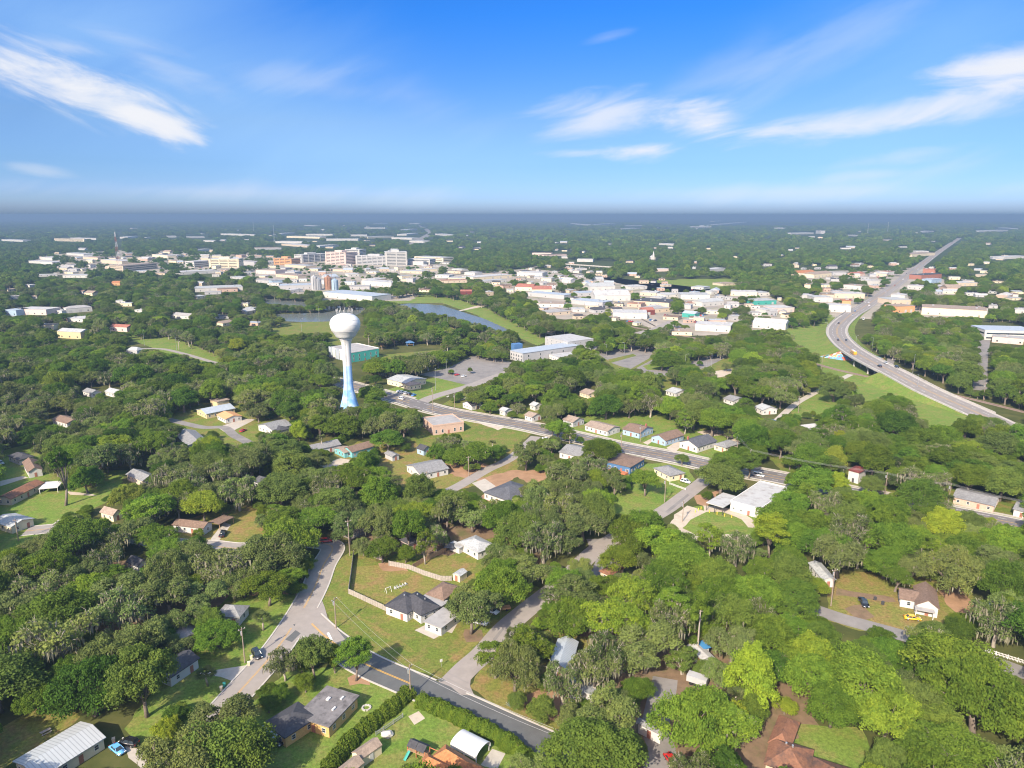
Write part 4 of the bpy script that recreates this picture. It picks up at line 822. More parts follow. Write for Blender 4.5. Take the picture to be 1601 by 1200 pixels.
def car(kind, pos, ang, colname, col, label, name='parked_car', cat='car', group=None, noun=None):
    sp, body, glass, roof, tyre, rim, hlm, tlm = car_proto(kind); pm = paint(colname, col)
    r_ = empty(name, pos, ang); tag(r_, label, cat, group)
    key = (kind, colname)
    if key not in CARP:
        b2_ = body.copy(); b2_.materials.clear(); b2_.materials.append(pm); r2_ = roof.copy(); r2_.materials.clear(); r2_.materials.append(pm); CARP[key] = (b2_, r2_)
    b2_, r2_ = CARP[key]; link('body', b2_, r_); link('glasshouse', glass, r_); link('cabin_roof', r2_, r_)
    for x in (-sp['L']*.3, sp['L']*.3):
        for s in (-1,1):
            w = link('wheel', tyre, r_, (x, s*(sp['W']/2-.1), .34)); link('rim', rim, w)
    for s in (-1,1): link('headlight', hlm, r_, (0,s*(sp['W']/2-.32),0)); link('tail_light', tlm, r_, (0,s*(sp['W']/2-.25),0))
    if noun: landmark(noun, pos, 1)
    return r_
def gp(px, py, z=.1): return at(px, py, z)
def head(a, b): d = at(*b)-at(*a); return math.atan2(d.y, d.x)
def road_dir(key, px, py):
    P, T, w = GEO[key]; i = cl(P, px, py, 0); return math.atan2(-T[i].x, T[i].y) 
WHITE=(.75,.75,.74); BLACK=(.012,.012,.014); SILV=(.45,.46,.47); RED=(.40,.02,.015); BLUE=(.06,.22,.50)
car('sedan', gp(184,1174), head((172,1164),(197,1183)), 'light_blue_paint', (.12,.36,.66), 'light blue saloon car beside silver metal roofed house', noun='the light blue car')
car('suv', gp(202,1163), head((215,1166),(189,1160)), 'black_paint', BLACK, 'black car in shade behind the light blue car', noun='the black shaded car')
car('suv', gp(751,975), head((740,972),(763,977)), 'white_paint', WHITE, 'white car nearer the lawn, left of two under mossy oak', noun='the white lawn car')
car('suv', gp(769,957), head((758,952),(780,960)), 'white_paint', WHITE, 'white car beside the side street, right of two under mossy oak')
car('pickup', gp(1350,944), head((1345,936),(1354,950)), 'black_paint', BLACK, 'black pickup parked on dry grass left of brown gable house', noun='the black pickup')
car('sedan', gp(1426,968), head((1412,967),(1440,970)), 'yellow_paint_car', (.70,.40,.01), 'bright yellow car in front of brown gable house', noun='the yellow car')
car('suv', gp(1072,754), head((1062,752),(1082,757)), 'white_paint', WHITE, 'white car on lawn beside low grey house', noun='the white car by the grey house')
car('van', gp(1186,744), road_dir('main',1186,744), 'white_paint', WHITE, 'white van on the avenue behind the white clinic', 'van','van', noun='the white avenue van')
car('van', gp(627,624), road_dir('main',627,624)+math.pi, 'white_paint', WHITE, 'white van on the avenue near the water tower', 'van','van')
car('pickup', gp(853,688), road_dir('main',853,688), 'white_paint', WHITE, 'white pickup half hidden by small avenue tree')
car('sedan', gp(380,674), head((372,678),(388,671)), 'red_paint', RED, 'red car parked beside tarp roofed cottage')
car('suv', gp(510,847), head((500,848),(521,846)), 'red_paint', RED, 'red car under trees at the top bend of curved road', noun='the red bend car')
car('sedan', gp(737,618), head((728,620),(746,616)), 'silver_paint', SILV, 'silver car in drive beside dark roofed junction cottage')
car('sedan', gp(719,622), head((712,620),(726,625)), 'black_paint', BLACK, 'dark car in front of dark roofed junction cottage')
car('sedan', gp(1208,659), head((1202,660),(1216,657)), 'blue_paint', BLUE, 'blue car beside small pale roofed house')
car('sedan', gp(1050,1192), head((1045,1185),(1056,1199)), 'red_paint', RED, 'red car at bottom edge beside shaded lane', noun='the red lane car')
car('suv', gp(1,725), head((-5,722),(6,727)), 'white_paint', WHITE, 'white car at left photo edge beside lawn')
car('suv', gp(402,1025), head((398,1018),(408,1032)), 'black_paint', BLACK, 'dark car in shade beside curved road')
car('suv', gp(432,1160), head((425,1154),(440,1166)), 'black_paint', BLACK, 'black car under the carport of yellow brick house')
car('pickup', gp(349,836), head((345,842),(353,829)), 'black_paint', BLACK, 'black pickup in the drive of brown carport house')
# vehicles on the highway
def hcar(kind, px, py, z, flip, cn, col, label, name='car', cat='car'):
    i = cl(HP, px, py, z); a = math.atan2(-HT[i].x, HT[i].y); p = at(px, py, z+.12); p.z = HP[i].z+.03
    return car(kind, p, a+(math.pi if flip else 0), cn, col, label, name, cat)
hcar('sedan',1311,506,1.8,0,'black_paint',BLACK,'dark car at the top bend of the highway')
hcar('suv',1310,532,5,0,'black_paint',BLACK,'dark car on highway bend, left lane before the yellow bus')
hcar('suv',1323,533,5,1,'black_paint',BLACK,'black car on highway bend, right lane beyond the yellow bus')
hcar('suv',1375,573,6.8,0,'black_paint',BLACK,'dark car on bridge, left of three together')
hcar('sedan',1385,569,6.6,1,'silver_paint',SILV,'silver car on bridge, farthest of three together')
hcar('suv',1402,576,6,1,'black_paint',BLACK,'black car on bridge, right of three together')
hcar('van',1350,500,.6,1,'white_paint',WHITE,'white van on highway where it meets the crossroads','van','van')
hcar('van',1412,437,0,1,'white_paint',WHITE,'white van far along the straight highway','van','van')
for k,(px,py,kd,c,cn,w_) in enumerate([(1362,478,'suv',WHITE,'white_paint','white'),(1375,466,'sedan',BLACK,'black_paint','black'),(1388,457,'suv',SILV,'silver_paint','silver'),(1396,446,'sedan',RED,'red_paint','red'),(1420,428,'suv',BLACK,'black_paint','black'),(1432,421,'van',WHITE,'white_paint','white'),(1441,410,'suv',SILV,'silver_paint','silver'),(1455,404,'sedan',WHITE,'white_paint','white'),(1340,487,'sedan',BLUE,'blue_paint','blue'),(1330,494,'suv',SILV,'silver_paint','silver')]):
    hcar(kd,px+(3 if k%2 else -3),py,0,k%2,cn,c,f'small {w_} car on the far straight highway, ' + ('nearest the crossroads' if k==8 else 'just below the crossroads' if k==9 else ['first','second','third','fourth','fifth','sixth','seventh','eighth'][k]+' beyond the crossroads'))
# school bus
i = cl(HP,1334,553,6.6); ang = math.atan2(-HT[i].x, HT[i].y); p = at(1334,553,HP[i].z); p.z = HP[i].z+.03
bus = empty('school_bus', p, ang); tag(bus,'yellow school bus on the highway bridge','bus'); yb = paint('bus_yellow',(.62,.32,.015),.4); landmark('the yellow bus', p, 2)
m = MB(); m.prism([(-1.2,.5),(1.2,.5),(1.22,2.4),(.95,3.0),(-.95,3.0),(-1.22,2.4)],'x',-5.4,3.9); m.box(3.9,5.5,-1.05,1.05,.5,1.75); m.build('body', yb, bus)
m = MB(); m.box(-5.2,3.6,-1.245,1.245,1.75,2.35); m.build('windows', MT['glass'], bus); m = MB(); m.box(3.85,3.96,-1.0,1.0,1.75,2.6); m.build('windscreen', MT['glass'], bus)
m = MB(); m.box(-5.3,3.8,-.9,.9,2.98,3.06); m.build('roof_panel', MT['white_metal'], bus)
m = MB(); m.box(-5.42,3.9,-1.25,1.25,1.15,1.28); m.build('black_rail', MT['rubber'], bus)
for x in (-3.4,4.2):
    for s in (-1,1): m = MB(); m.tube([(x,s*1.0-.15,.5),(x,s*1.0+.15,.5)], .5, 14); m.build('wheel', MT['rubber'], bus)
# white lorry trailer and orange truck below the highway
def trailer(pos, ang, mat, label, name, cat, L_=13, h=3.9):
    r_ = empty(name, pos, ang); tag(r_, label, cat); m = MB(); m.box(-L_/2,L_/2,-1.25,1.25,1.0,h); m.build('cargo_box', mat, r_); m = MB(); m.box(-L_/2,L_/2,-.5,.5,.75,1.0); m.build('chassis', MT['dark_metal'], r_)
    for x in (-L_/2+1.2,-L_/2+2.4,L_/2-2):
        for s in (-1,1): m = MB(); m.tube([(x,s*1.0-.15,.5),(x,s*1.0+.15,.5)], .5, 12); m.build('wheel', MT['rubber'], r_)
    return r_
trailer(gp(1453,551), head((1440,549),(1468,553)), MT['white_metal'], 'long white lorry trailer parked under trees beyond the highway','lorry_trailer','trailer')
trailer(gp(1408,549), head((1402,548),(1414,550)), MT['orange_wall'], 'orange box truck parked beyond the highway','box_truck','truck',7,3.4)
trailer(gp(1575,618), head((1568,616),(1584,620)), MT['white_metal'], 'white box truck beside the railway','box_truck','truck',7,3.2)
trailer(gp(1090,1070), head((1078,1066),(1102,1074)), MT['grey_wall'], 'pale camper parked in woodland clearing above dark lane','camper_trailer','camper',5.2,2.7)
# rows of small parked cars, lots and car dealers
LOTC = [(WHITE,'white_paint','white'),(SILV,'silver_paint','silver'),(BLACK,'black_paint','black'),(RED,'red_paint','red'),(BLUE,'blue_paint','blue')]
def row(a, b, n, ang, where, group, seed):
    rr_ = random.Random(seed); A, B = at(*a, .08), at(*b, .08); ords = ['first','second','third','fourth','fifth','sixth','seventh','eighth','ninth','tenth','eleventh','twelfth']
    cnt = {}
    for k in range(n):
        p = A.lerp(B, (k+.5)/n); c = rr_.choice(LOTC); kd = rr_.choice(['sedan','suv','suv','pickup']); cnt[c[2]] = cnt.get(c[2],0)+1
        car(kd, p, ang, c[1], c[0], f'small {c[2]} car {where}, {ords[k]} from left', 'parked_car','car', group)
row((1228,512),(1264,503),8,.9,'parked above the highway lawn','cars in the lot above the highway lawn',1)
row((620,612),(650,619),5,1.2,'parked beside the avenue lawn','cars beside the avenue lawn',2)
row((1418,448),(1450,444),7,1.4,'in dealer lot right of far highway','cars in the far dealer lot',3)
row((1475,452),(1520,456),9,1.4,'in long lot right of far highway','cars in the long far lot',4)
row((1115,557),(1128,554),3,.7,'parked in the round drive lot','cars in the round drive lot',5)
row((1340,470),(1360,474),4,1.6,'at the highway crossroads','cars at the highway crossroads',6)
row((700,583),(730,590),3,.8,'in the half empty parking lot','cars in the half empty lot',7)
row((1085,490),(1100,494),4,.7,'between pale warehouses right of centre','cars between the pale warehouses',8)
def lot_row(a,b,n,ang,where,group,seed):
    row(a,b,n,ang,where,group,seed)
row((105,500),(125,503),4,1.0,'on the far left street','cars on the far left street',9)
# ------------------------------------------------------------------ poles and wires
POLES = {}
def utility_pole(px, py, h, label, arm=2.2, ang=0., trans=True, noun=None, key=None):
    b = at(px,py); r_ = empty('utility_pole', b, ang); tag(r_, label, 'utility pole')
    m = MB(); m.tube([(0,0,-.3),(0,0,h)], [.2,.12], 8); m.build('shaft', MT['pole_wood'], r_)
    m = MB(); m.box(-arm/2,arm/2,-.07,.07,h-.75,h-.6); a_ = m.build('crossarm', MT['pole_wood'], r_)
    for x in (-arm/2+.15, 0, arm/2-.15): m = MB(); m.tube([(x,0,h-.6),(x,0,h-.35)], .06, 6); m.build('insulator', MT['white_trim'], a_)
    if trans: m = MB(); m.tube([(.0,.38,h-2.6),(.0,.38,h-1.5)], .28, 10); m.build('transformer', MT['steel'], r_)
    if key: POLES[key] = (b, h, ang, arm)
    if noun: landmark(noun, b, 2)
    return r_
def light_pole(px, py, h, label, ang=0., name='street_lamp', z=0):
    b = at(px,py,z); r_ = empty(name, b, ang); tag(r_, label, 'street lamp'); m = MB(); m.tube([(0,0,-.3),(0,0,h)], [.14,.08], 8); m.build('shaft', MT['steel'], r_)
    m = MB(); m.tube([(0,0,h-.1),(1.0,0,h+.25),(2.2,0,h+.3)], .06, 6); m.build('arm', MT['steel'], r_); m = MB(); m.box(1.7,2.6,-.16,.16,h+.2,h+.36); m.build('lamp_head', MT['steel'], r_)
def wire(a, b, label, group, off=0, r_=.02, sag=.9):
    (pa,ha,aa,wa), (pb,hb_,ab,wb_) = POLES[a], POLES[b]
    A = pa + Vector((math.cos(aa)*off, math.sin(aa)*off, ha-.35)); B = pb + Vector((math.cos(ab)*off, math.sin(ab)*off, hb_-.35))
    pts = [A.lerp(B, k/14) - Vector((0,0,sag*4*(k/14)*(1-k/14))) for k in range(15)]
    o_ = pts[0].copy(); m = MB(); m.tube([p-o_ for p in pts], r_, 4); tag(m.build('power_line', MT['grey_wall'], None, loc=o_), label, 'power line', group)
d1 = road_dir('near',642,1067)+math.pi/2
utility_pole(642,1090,9.5,'tall utility pole with grey transformer beside the yellow lined street',2.2,d1,key='p1',noun='the street pole')
utility_pole(525.5,982,10.2,'utility pole with transformer at the curved road junction',2.2,d1,key='p0',noun='the junction pole')
POLES['p2'] = (at(905,1215), 9.5, d1, 2.2)
for o_,t_ in ((-.95,'near'),(.95,'far')):
    wire('p0','p1',f'thin power line from junction pole to street pole, {t_} side of road','power lines over the street',o_,.02); wire('p1','p2',f'thin sagging power line above the street at photo bottom, {t_} side','power lines over the street',o_,.028)
av = road_dir('main',1170,738)+math.pi/2
utility_pole(1171,743,13,'tall utility pole with lamp behind the white clinic',2.6,av,key='a1',noun='the clinic pole')
utility_pole(1383,775,11,'utility pole beside the avenue between red tiled house and long grey house',2.4,av,key='a2')
utility_pole(1481,797,12,'utility pole at left end of long grey house',2.4,av,key='a3')
utility_pole(1152,710,11,'utility pole between grey bungalow and round oak',2.4,av,key='a0')
POLES['a4'] = (at(1640,835),12,av,2.4)
for o_,t_ in ((-1.0,'lowest'),(0,'middle'),(1.0,'highest')):
    wire('a0','a1',f'thin wire crossing above the avenue near clinic pole, {t_} of three','wires at the clinic pole',o_,.016); wire('a1','a2',f'thin wire left of the red tiled house, {t_} of three','wires along the avenue',o_,.02)
    wire('a2','a3',f'thin wire between red tiled and long grey houses, {t_} of three','wires along the avenue',o_,.02); wire('a3','a4',f'thin wire over the long grey house, {t_} of three','wires along the avenue',o_,.02)
utility_pole(971,707,11,'utility pole by avenue at left of chimney house',2.2,av); utility_pole(1001,691,10,'utility pole in front of the chimney house',2.2,av)
utility_pole(733,744,10,'wooden pole beside back street and vacant lot',2,.4); utility_pole(668,762,8,'short wooden pole in front of lone white cottage',1.6,.4)
utility_pole(1039,785,11,'wooden pole on lawn left of the clinic street',2.0,.9); utility_pole(1067,815,9,'wooden pole beside the clinic sandy drive',2.0,.9)
utility_pole(1299,947,13,'tall utility pole on dry grass left of black pickup',2.2,.3,noun='the pickup pole'); utility_pole(1542,985,10,'utility pole with white transformer near picket fence',2.0,.3)
utility_pole(383,1036,11,'utility pole beside drive of dark porch house',2.0,.8,key=None); utility_pole(29,845,9,'wooden pole beside cream house at left edge',1.6,.2)
utility_pole(677,647,17,'very tall pole by avenue before pink brick building',1.8,av); utility_pole(711,641,11,'wooden pole at avenue junction, right of very tall pole',2.0,av)
utility_pole(547,868,14,'tall dark pole beside curved road bend',2.0,.5)
utility_pole(1248,645,11,'wooden pole beside lane and lawn below the highway',2.0,.5); utility_pole(1284,580,13,'wooden pole beside the mural embankment',2.0,.5); utility_pole(1537,626,12,'wooden pole beside the railway on the right',2.4,.5)
for px,py,h,lb in [(1363,550,13,'tall street lamp beyond the yellow bus'),(1427,583,14,'tall street lamp on far side of highway, right of bridge'),(1433,614,13,'tall street lamp on lawn side of the highway'),(1337,545,12,'street lamp beside highway bend, left of the tall one'),(1292,522,12,'street lamp on left lawn of highway bend'),(1306,500,12,'street lamp at the crossroads end of highway'),
  (1071,577,12,'lamp post in round drive lot, left of three'),(1112,575,12,'lamp post in round drive lot, middle of three'),(1104,582,12,'lamp post in round drive lot, front of three'),(976,553,10,'lamp post in the island lot, left one'),(1005,543,12,'lamp post in the island lot, right one'),(956,532,12,'lamp post above island lot beside trees'),(948,556,10,'lamp post at left corner of island lot'),
  (681,610,16,'tall lamp post at left of half empty lot'),(694,573,13,'tall lamp post behind half empty lot, left one'),(698,583,10,'short lamp post in half empty lot'),(775,566,11,'tall lamp post behind half empty lot, right one'),(406,528,18,'tall floodlight pole in left park'),(499,502,18,'tall floodlight pole beside left pond'),(700,515,16,'tall floodlight pole beside right pond'),(472,522,16,'tall floodlight pole left of water tower ball'),
  (175,535,14,'pale lamp pole left of park lawn'),(277,552,14,'pale lamp pole on park lawn'),(226,540,14,'pale lamp pole above park lawn')]:
    z = 0
    light_pole(px,py,h,lb,random.uniform(0,6),z=z)
# sign, fences, hedges, small garden things
def post_sign(px, py, label, h=2.3, w=.75, mat='white_trim'):
    b = at(px,py); r_ = empty('road_sign', b, .6); tag(r_, label, 'sign'); m = MB(); m.tube([(0,0,-.1),(0,0,h)], .045, 6); m.build('post', MT['steel'], r_); m = MB(); m.box(-w/2,w/2,-.03,.03,h-.8,h); m.build('sign_panel', MT[mat], r_)
post_sign(690,1042,'small white road sign on post at lawn corner by side street'); post_sign(866,1117,'small dark yard sign on dry lawn right of street',1.2,.8,'dark_metal'); post_sign(700,622,'small white sign on avenue lawn',1.6,1.6); post_sign(714,626,'yellow road sign on avenue corner lawn',2.2,1.2,'yellow_paint'); post_sign(627,610,'dark sign board on avenue lawn near tan building',3,3,'dark_metal')
def fence(pts, h, mat, label, name='fence', cat='fence', step=2.4, gap=0, noun=None, rail=False):
    P = wp(pts); r_ = empty(name, P[0]); tag(r_, label, cat); o_ = P[0]
    if noun: landmark(noun, P[len(P)//2])
    pn = MB()
    for i in range(len(P)-1):
        a, b = P[i]-o_, P[i+1]-o_; d = b-a; L_ = d.length; ang = math.atan2(d.y,d.x); T = Matrix.Translation(a) @ Matrix.Rotation(ang,4,'Z')
        if rail:
            for z in (h*.35, h*.85): pn.box(.05,L_-.05,-.03,.03,z-.06,z+.06,T)
            k = .1
            while k < L_: pn.box(k,k+.09,-.055,-.031,.1,h,T); k += .32
        else: pn.box(.05,L_-.05,-.03,.03,.06,h,T)
        n = max(1, round(L_/step))
        for k in range(n + (i == len(P)-2)):
            p_ = MB(); x = L_*k/n; p_.box(x-.07,x+.07,-.07,.07,-.2,h+.12,T); p_.build('post', MT[mat], r_)
    pn.build('panel', MT[mat], r_); return r_
fence([(545,928),(605,956)],1.9,'grey_wood','grey green board fence running from corner white house to curved road',noun='the board fence')
fence([(545,928),(549,900),(553,868)],1.9,'grey_wood','shaded board fence along the curved road beside fenced yard')
fence([(608,884),(640,890),(662,899),(690,908),(706,908)],1.9,'grey_wood','curving pale board fence between two back yards',noun='the curving board fence')
fence([(645,889),(660,880),(697,862),(700,856)],1.8,'wood','dark brown fence beside pale hipped house')
fence([(585,872),(597,876)],1.9,'pink_wall','short pinkish fence piece under mossy oaks')
fence([(1540,1019),(1575,1030),(1640,1050)],1.3,'white_trim','white picket fence beside right hand street','picket_fence','fence',2.4,rail=True,noun='the picket fence')
fence([(1047,757),(1060,762),(1072,766)],1.0,'white_trim','low white rail fence before parked white car','rail_fence','fence',2.4,rail=True)
fence([(630,1122),(600,1143),(588,1150)],1.2,'steel','thin chain fence along the long hedge','chain_fence','fence',3.0,rail=True)
for k,(px,py) in enumerate([(1087,801),(1092,798),(1109,801),(1121,804),(1133,807),(1144,809),(1096,796)]):
    m = MB(); m.tube([(0,0,0),(0,0,1.2)], .16, 10); b_ = m.build('bollard', MT['yellow_paint'], None, loc=at(px,py)); tag(b_, 'yellow bollard on lawn in front of the white clinic canopy','bollard','yellow bollards before the clinic')
# white garden chairs and frame on the fenced yard
def chair(p, ang, lab):
    r_ = empty('garden_chair', p, ang); tag(r_, lab, 'chair','white garden chairs on the fenced yard'); m = MB(); m.box(-.3,.3,-.3,.3,.42,.48); m.build('seat', MT['white_trim'], r_); m = MB(); m.box(-.3,.3,.25,.31,.48,1.05); m.build('backrest', MT['white_trim'], r_)
    for x in (-.26,.26):
        for y in (-.26,.26): m = MB(); m.box(x-.04,x+.04,y-.04,y+.04,0,.42); m.build('leg', MT['white_trim'], r_)
for k,t_ in enumerate(['leftmost','second from left','third from left','fourth from left','rightmost']): chair(at(618+k*4.2,921-k*1.7), .8+k*.4, f'white garden chair on fenced yard grass, {t_} of five')
r_ = empty('swing_frame', at(607,925), .7); tag(r_, 'white A shaped play frame left of garden chairs','play frame')
for x in (-.9,.9):
    m = MB(); m.tube([(x,-.7,0),(x,0,1.6)], .06, 5); m.tube([(x,.7,0),(x,0,1.6)], .06, 5); m.build('leg', MT['white_trim'], r_)
m = MB(); m.tube([(-1.1,0,1.6),(1.1,0,1.6)], .07, 6); m.build('top_bar', MT['white_trim'], r_)
# wooden playset
p = at(655,1180); r_ = empty('playset', p, -.5); tag(r_, 'wooden playset with dark roofs beside orange roofed house','playset'); landmark('the wooden playset', p, 2)
for x in (-2.4,0,2.4):
    for y in (-1,1): m = MB(); m.box(x-.08,x+.08,y-.08,y+.08,0,2.4); m.build('post', MT['deck_red'], r_)
m = MB(); m.box(-2.5,2.5,-1.1,1.1,1.2,1.32); m.build('platform', MT['wood'], r_)
for x in (-1.2,1.2): m = MB(); m.prism([(-1.4,2.4),(0,3.3),(1.4,2.4),(1.4,2.5),(0,3.42),(-1.4,2.5)],'x',x-1.15,x+1.15); m.build('roof', MT['dark_shingle'], r_)
m = MB(); m.prism([(-3,-.0),(-1,1.2),(-1,1.3),(-3,.12)],'x',-2.2,-1.5); m.build('slide', MT['green_wall'], r_)
m = MB(); m.tube([(2.4,1,2.2),(5,1,2.2)], .09, 6); m.tube([(5,0,0),(5,1,2.2)], .07, 6); m.tube([(5,2,0),(5,1,2.2)], .07, 6); m.build('swing_beam', MT['deck_red'], r_)
# satellite-dish yard pole, boulder, hot tub cover, tarp
m = MB(); bmx = bmesh.new(); bmesh.ops.create_icosphere(bmx, subdivisions=2, radius=1)
for v in bmx.verts: v.co = Vector((v.co.x*1.5, v.co.y*1.1, v.co.z*.9)) * (1+.25*math.sin(v.co.x*5+v.co.y*7)*.6)
me = bpy.data.meshes.new('boulder'); bmx.to_mesh(me); bmx.free(); me.materials.append(MT['concrete']); tag(link('boulder', me, None, at(605,1150)+Vector((0,0,.4))), 'pale grey boulder heap on grass beside upper cream shed','boulder')
r_ = empty('fire_pit', at(573,1107)); tag(r_, 'round stone fire pit on lawn beside yellow brick house','fire pit')
for k in range(10): m = MB(); a = k*.628; T = Matrix.Translation(Vector((1.0*math.cos(a),1.0*math.sin(a),0))) @ Matrix.Rotation(a,4,'Z'); m.box(-.2,.2,-.26,.26,0,.35,T); m.build('stone', MT['concrete'], r_)
r_ = empty('gazebo', at(703,862)); tag(r_, 'small black canopy shelter beside pale hipped house','gazebo')
m = MB(); m.add([(-2,-2,2.4),(2,-2,2.4),(2,2,2.4),(-2,2,2.4),(0,0,3.4)], [(3,2,1,0),(0,1,4),(1,2,4),(2,3,4),(3,0,4)]); m.build('canopy', MT['dark_metal'], r_)
for x in (-1.8,1.8):
    for y in (-1.8,1.8): m = MB(); m.box(x-.06,x+.06,y-.06,y+.06,0,2.4); m.build('post', MT['dark_metal'], r_)
r_ = empty('wood_cart', at(791,953), .3); tag(r_, 'small orange timber trailer beside white cars','trailer'); m = MB(); m.box(-1.4,1.4,-.8,.8,.5,1.1); m.build('bed', MT['orange_wall'], r_)
for s in (-1,1): m = MB(); m.tube([(0,s*.9-.1,.35),(0,s*.9+.1,.35)], .35, 12); m.build('wheel', MT['rubber'], r_)
r_ = empty('picnic_table', at(72,1146), .9); tag(r_, 'weathered picnic table behind silver metal roofed house','table')
m = MB(); m.box(-1.1,1.1,-.4,.4,.7,.76); m.build('tabletop', MT['grey_wood'], r_)
for s in (-1,1): m = MB(); m.box(-1.1,1.1,s*.75-.13,s*.75+.13,.42,.47); m.build('bench', MT['grey_wood'], r_)
for x in (-.8,.8): m = MB(); m.tube([(x,-.75,0),(x,.2,.7)], .06, 5); m.tube([(x,.75,0),(x,-.2,.7)], .06, 5); m.build('leg', MT['grey_wood'], r_)
# bins
for px,py,mat,lb in [(346,1079,'cream_wall','cream wheeled bin on grass beside curved road'),(351,1073,'green_wall','green wheeled bin beside curved road'),(389,1040,'cream_wall','cream wheeled bin at drive mouth of dark porch house, lower one'),(393,1030,'cream_wall','cream wheeled bin beside curved road kerb, upper one'),(178,1160,'tan_wall','tan wheeled bin behind light blue car'),(1368,938,'dark_metal','black wheeled bin right of black pickup'),(1380,945,'dark_metal','black wheeled bin left of brown gable house')]:
    r_ = empty('wheelie_bin', at(px,py), .4); tag(r_, lb, 'bin'); m = MB(); m.prism([(-.3,.08),(.3,.08),(.36,1.05),(-.36,1.05)],'x',-.32,.32); m.build('body', MT[mat], r_); m = MB(); m.box(-.36,.36,-.4,.4,1.05,1.13); m.build('lid', MT[mat], r_)
    for s in (-1,1): m = MB(); m.tube([(s*.28,.34,.12),(s*.36,.34,.12)], .12, 8); m.build('wheel', MT['rubber'], r_)
# playground pieces by the pond
for px,py,mat,lb in [(600,541,'orange_wall','orange roofed playground shelter right of green community building'),(641,540,'blue_wall','blue playground structure in park right of orange shelter'),(704,518,'red_tile','red playground structure beside pond'),(420,541,'orange_wall','orange playground structure in left park')]:
    p = at(px,py); r_ = empty('playground_shelter', p, .4); tag(r_, lb, 'playground')
    for x in (-3,3):
        for y in (-2,2): m = MB(); m.box(x-.2,x+.2,y-.2,y+.2,0,3); m.build('post', MT[mat], r_)
    m = MB(); m.add([(-4,-3,3),(4,-3,3),(4,3,3),(-4,3,3),(-1,0,5),(1,0,5)], [(3,2,1,0),(0,1,5,4),(1,2,5),(2,3,4,5),(3,0,4)]); m.build('roof', MT[mat], r_); m = MB(); m.box(-3,3,-2,2,1.2,1.4); m.build('platform', MT['wood'], r_)
# ------------------------------------------------------------------ auto labels
def rel(px, py, lm):
    dx, dy = px-lm[1], (py-lm[2])*1.6; d = math.hypot(dx, dy); a = math.degrees(math.atan2(dy, dx)) % 360
    dirs = ['right of','below and right of','below','below and left of','left of','above and left of','above','above and right of']
    return dirs[int((a+22.5)//45) % 8], d
ORD = ['first','second','third','fourth','fifth','sixth','seventh','eighth','ninth','tenth','eleventh','twelfth']
def autolabel(items, lms, exclude=None):
    """items: (obj, desc, px, py); label by the closest landmark, a second landmark where that is not enough, then left to right order"""
    def near(px, py, k=3): return sorted(lms, key=lambda l: rel(px,py,l)[1])[:k]
    lab = {}
    for it in items:
        o, d, px, py = it; l = near(px,py)[0]; r, dist = rel(px,py,l)
        lab.setdefault(f"{d} {'just ' if dist < 45 else ''}{r} {l[0]}", []).append(it)
    out = {}
    for k, its in lab.items():
        if len(its) == 1 and k not in out: out[k] = its; continue
        for it in its:
            o, d, px, py = it; l1, l2 = near(px,py)[:2]; r1, dd = rel(px,py,l1); r2, _ = rel(px,py,l2)
            out.setdefault(f"{k}, {r2} {l2[0]}" if len(f"{k}, {r2} {l2[0]}".split()) <= 12 else k, []).append(it)
    for k, its in out.items():
        if len(its) == 1: its[0][0]['label'] = k; continue
        its.sort(key=lambda t: t[2])
        for i, it in enumerate(its):
            t = 'leftmost' if i == 0 else 'rightmost' if i == len(its)-1 else ORD[i]+' from left' if i < 12 else f'deeper in'
            it[0]['label'] = f'{k}, {t}'
import re as _re
def trim_labels(items):
    for it in items:
        l = it[0].get('label',''); 
        if len(l.split()) > 16: l = _re.sub(r' with [a-z ]+? roof','',l)
        if len(l.split()) > 16: l = l.replace('just ','').replace('small ','').replace(' parked','')
        if len(l.split()) > 16: l = _re.sub(r', (above|below|left|right|above and right|above and left|below and right|below and left)( of)? the [a-z ]+','',l,1)
        it[0]['label'] = l
    seen = {}
    for it in items: seen.setdefault(it[0].get('label'),[]).append(it[0])
    for l, os_ in seen.items():
        if len(os_) > 1:
            for k,o in enumerate(os_): o['label'] = ' '.join(l.split()[:13]) + ', ' + ['left one','right one','far one','near one'][k%4]
# ------------------------------------------------------------------ far buildings
FARL = [('the water tower',541,510),('the radio mast',187,400),('the grain silos',502,442),('the pond',720,492),('the highway crossroads',1340,480),('the highway bridge',1365,570),('the blue modern building',850,540),
  ('the pink hospital tower',525,402),('the orange office block',441,405),('the long white hospital',625,402),('the green community building',550,550),('the large tan warehouse',1490,485),('the white street warehouse',1570,520),
  ('the far straight highway',1440,410),('the red roofed depot',846,453),('the left white hospital',350,408),('the far boulevard',668,362),('the big pale warehouse',985,488),('the left edge shops',50,485),('the round drive lot',1050,565),('the tan school block',222,414)]
wallk = dict(w='far_white',t='tan_wall',c='cream_wall',g='grey_wall',o='orange_wall',p='pink_wall',y='yellow_wall',b='pale_blue_wall',n='green_wall',k='pink_brick',r='dark_red_roof',d='door_paint',l='white_wall')
roofk = dict(w='far_pale_roof',g='flat_grey_roof',l='light_shingle',b='blue_metal_roof',t='tan_shingle',r='red_tile',d='dark_shingle',n='brown_shingle',o='orange_shingle',m='metal_roof',s='rust_metal',e='dark_red_roof')
rname = dict(w='white',g='grey',l='pale grey',b='blue grey',t='tan',r='red',d='dark',n='brown',o='orange',m='silver',s='rusty',e='dark red')
wname = dict(w='white',t='tan',c='cream',g='grey',o='orange',p='pink',y='yellow',b='pale blue',n='green',k='brick',r='red',d='dark red',l='pale')
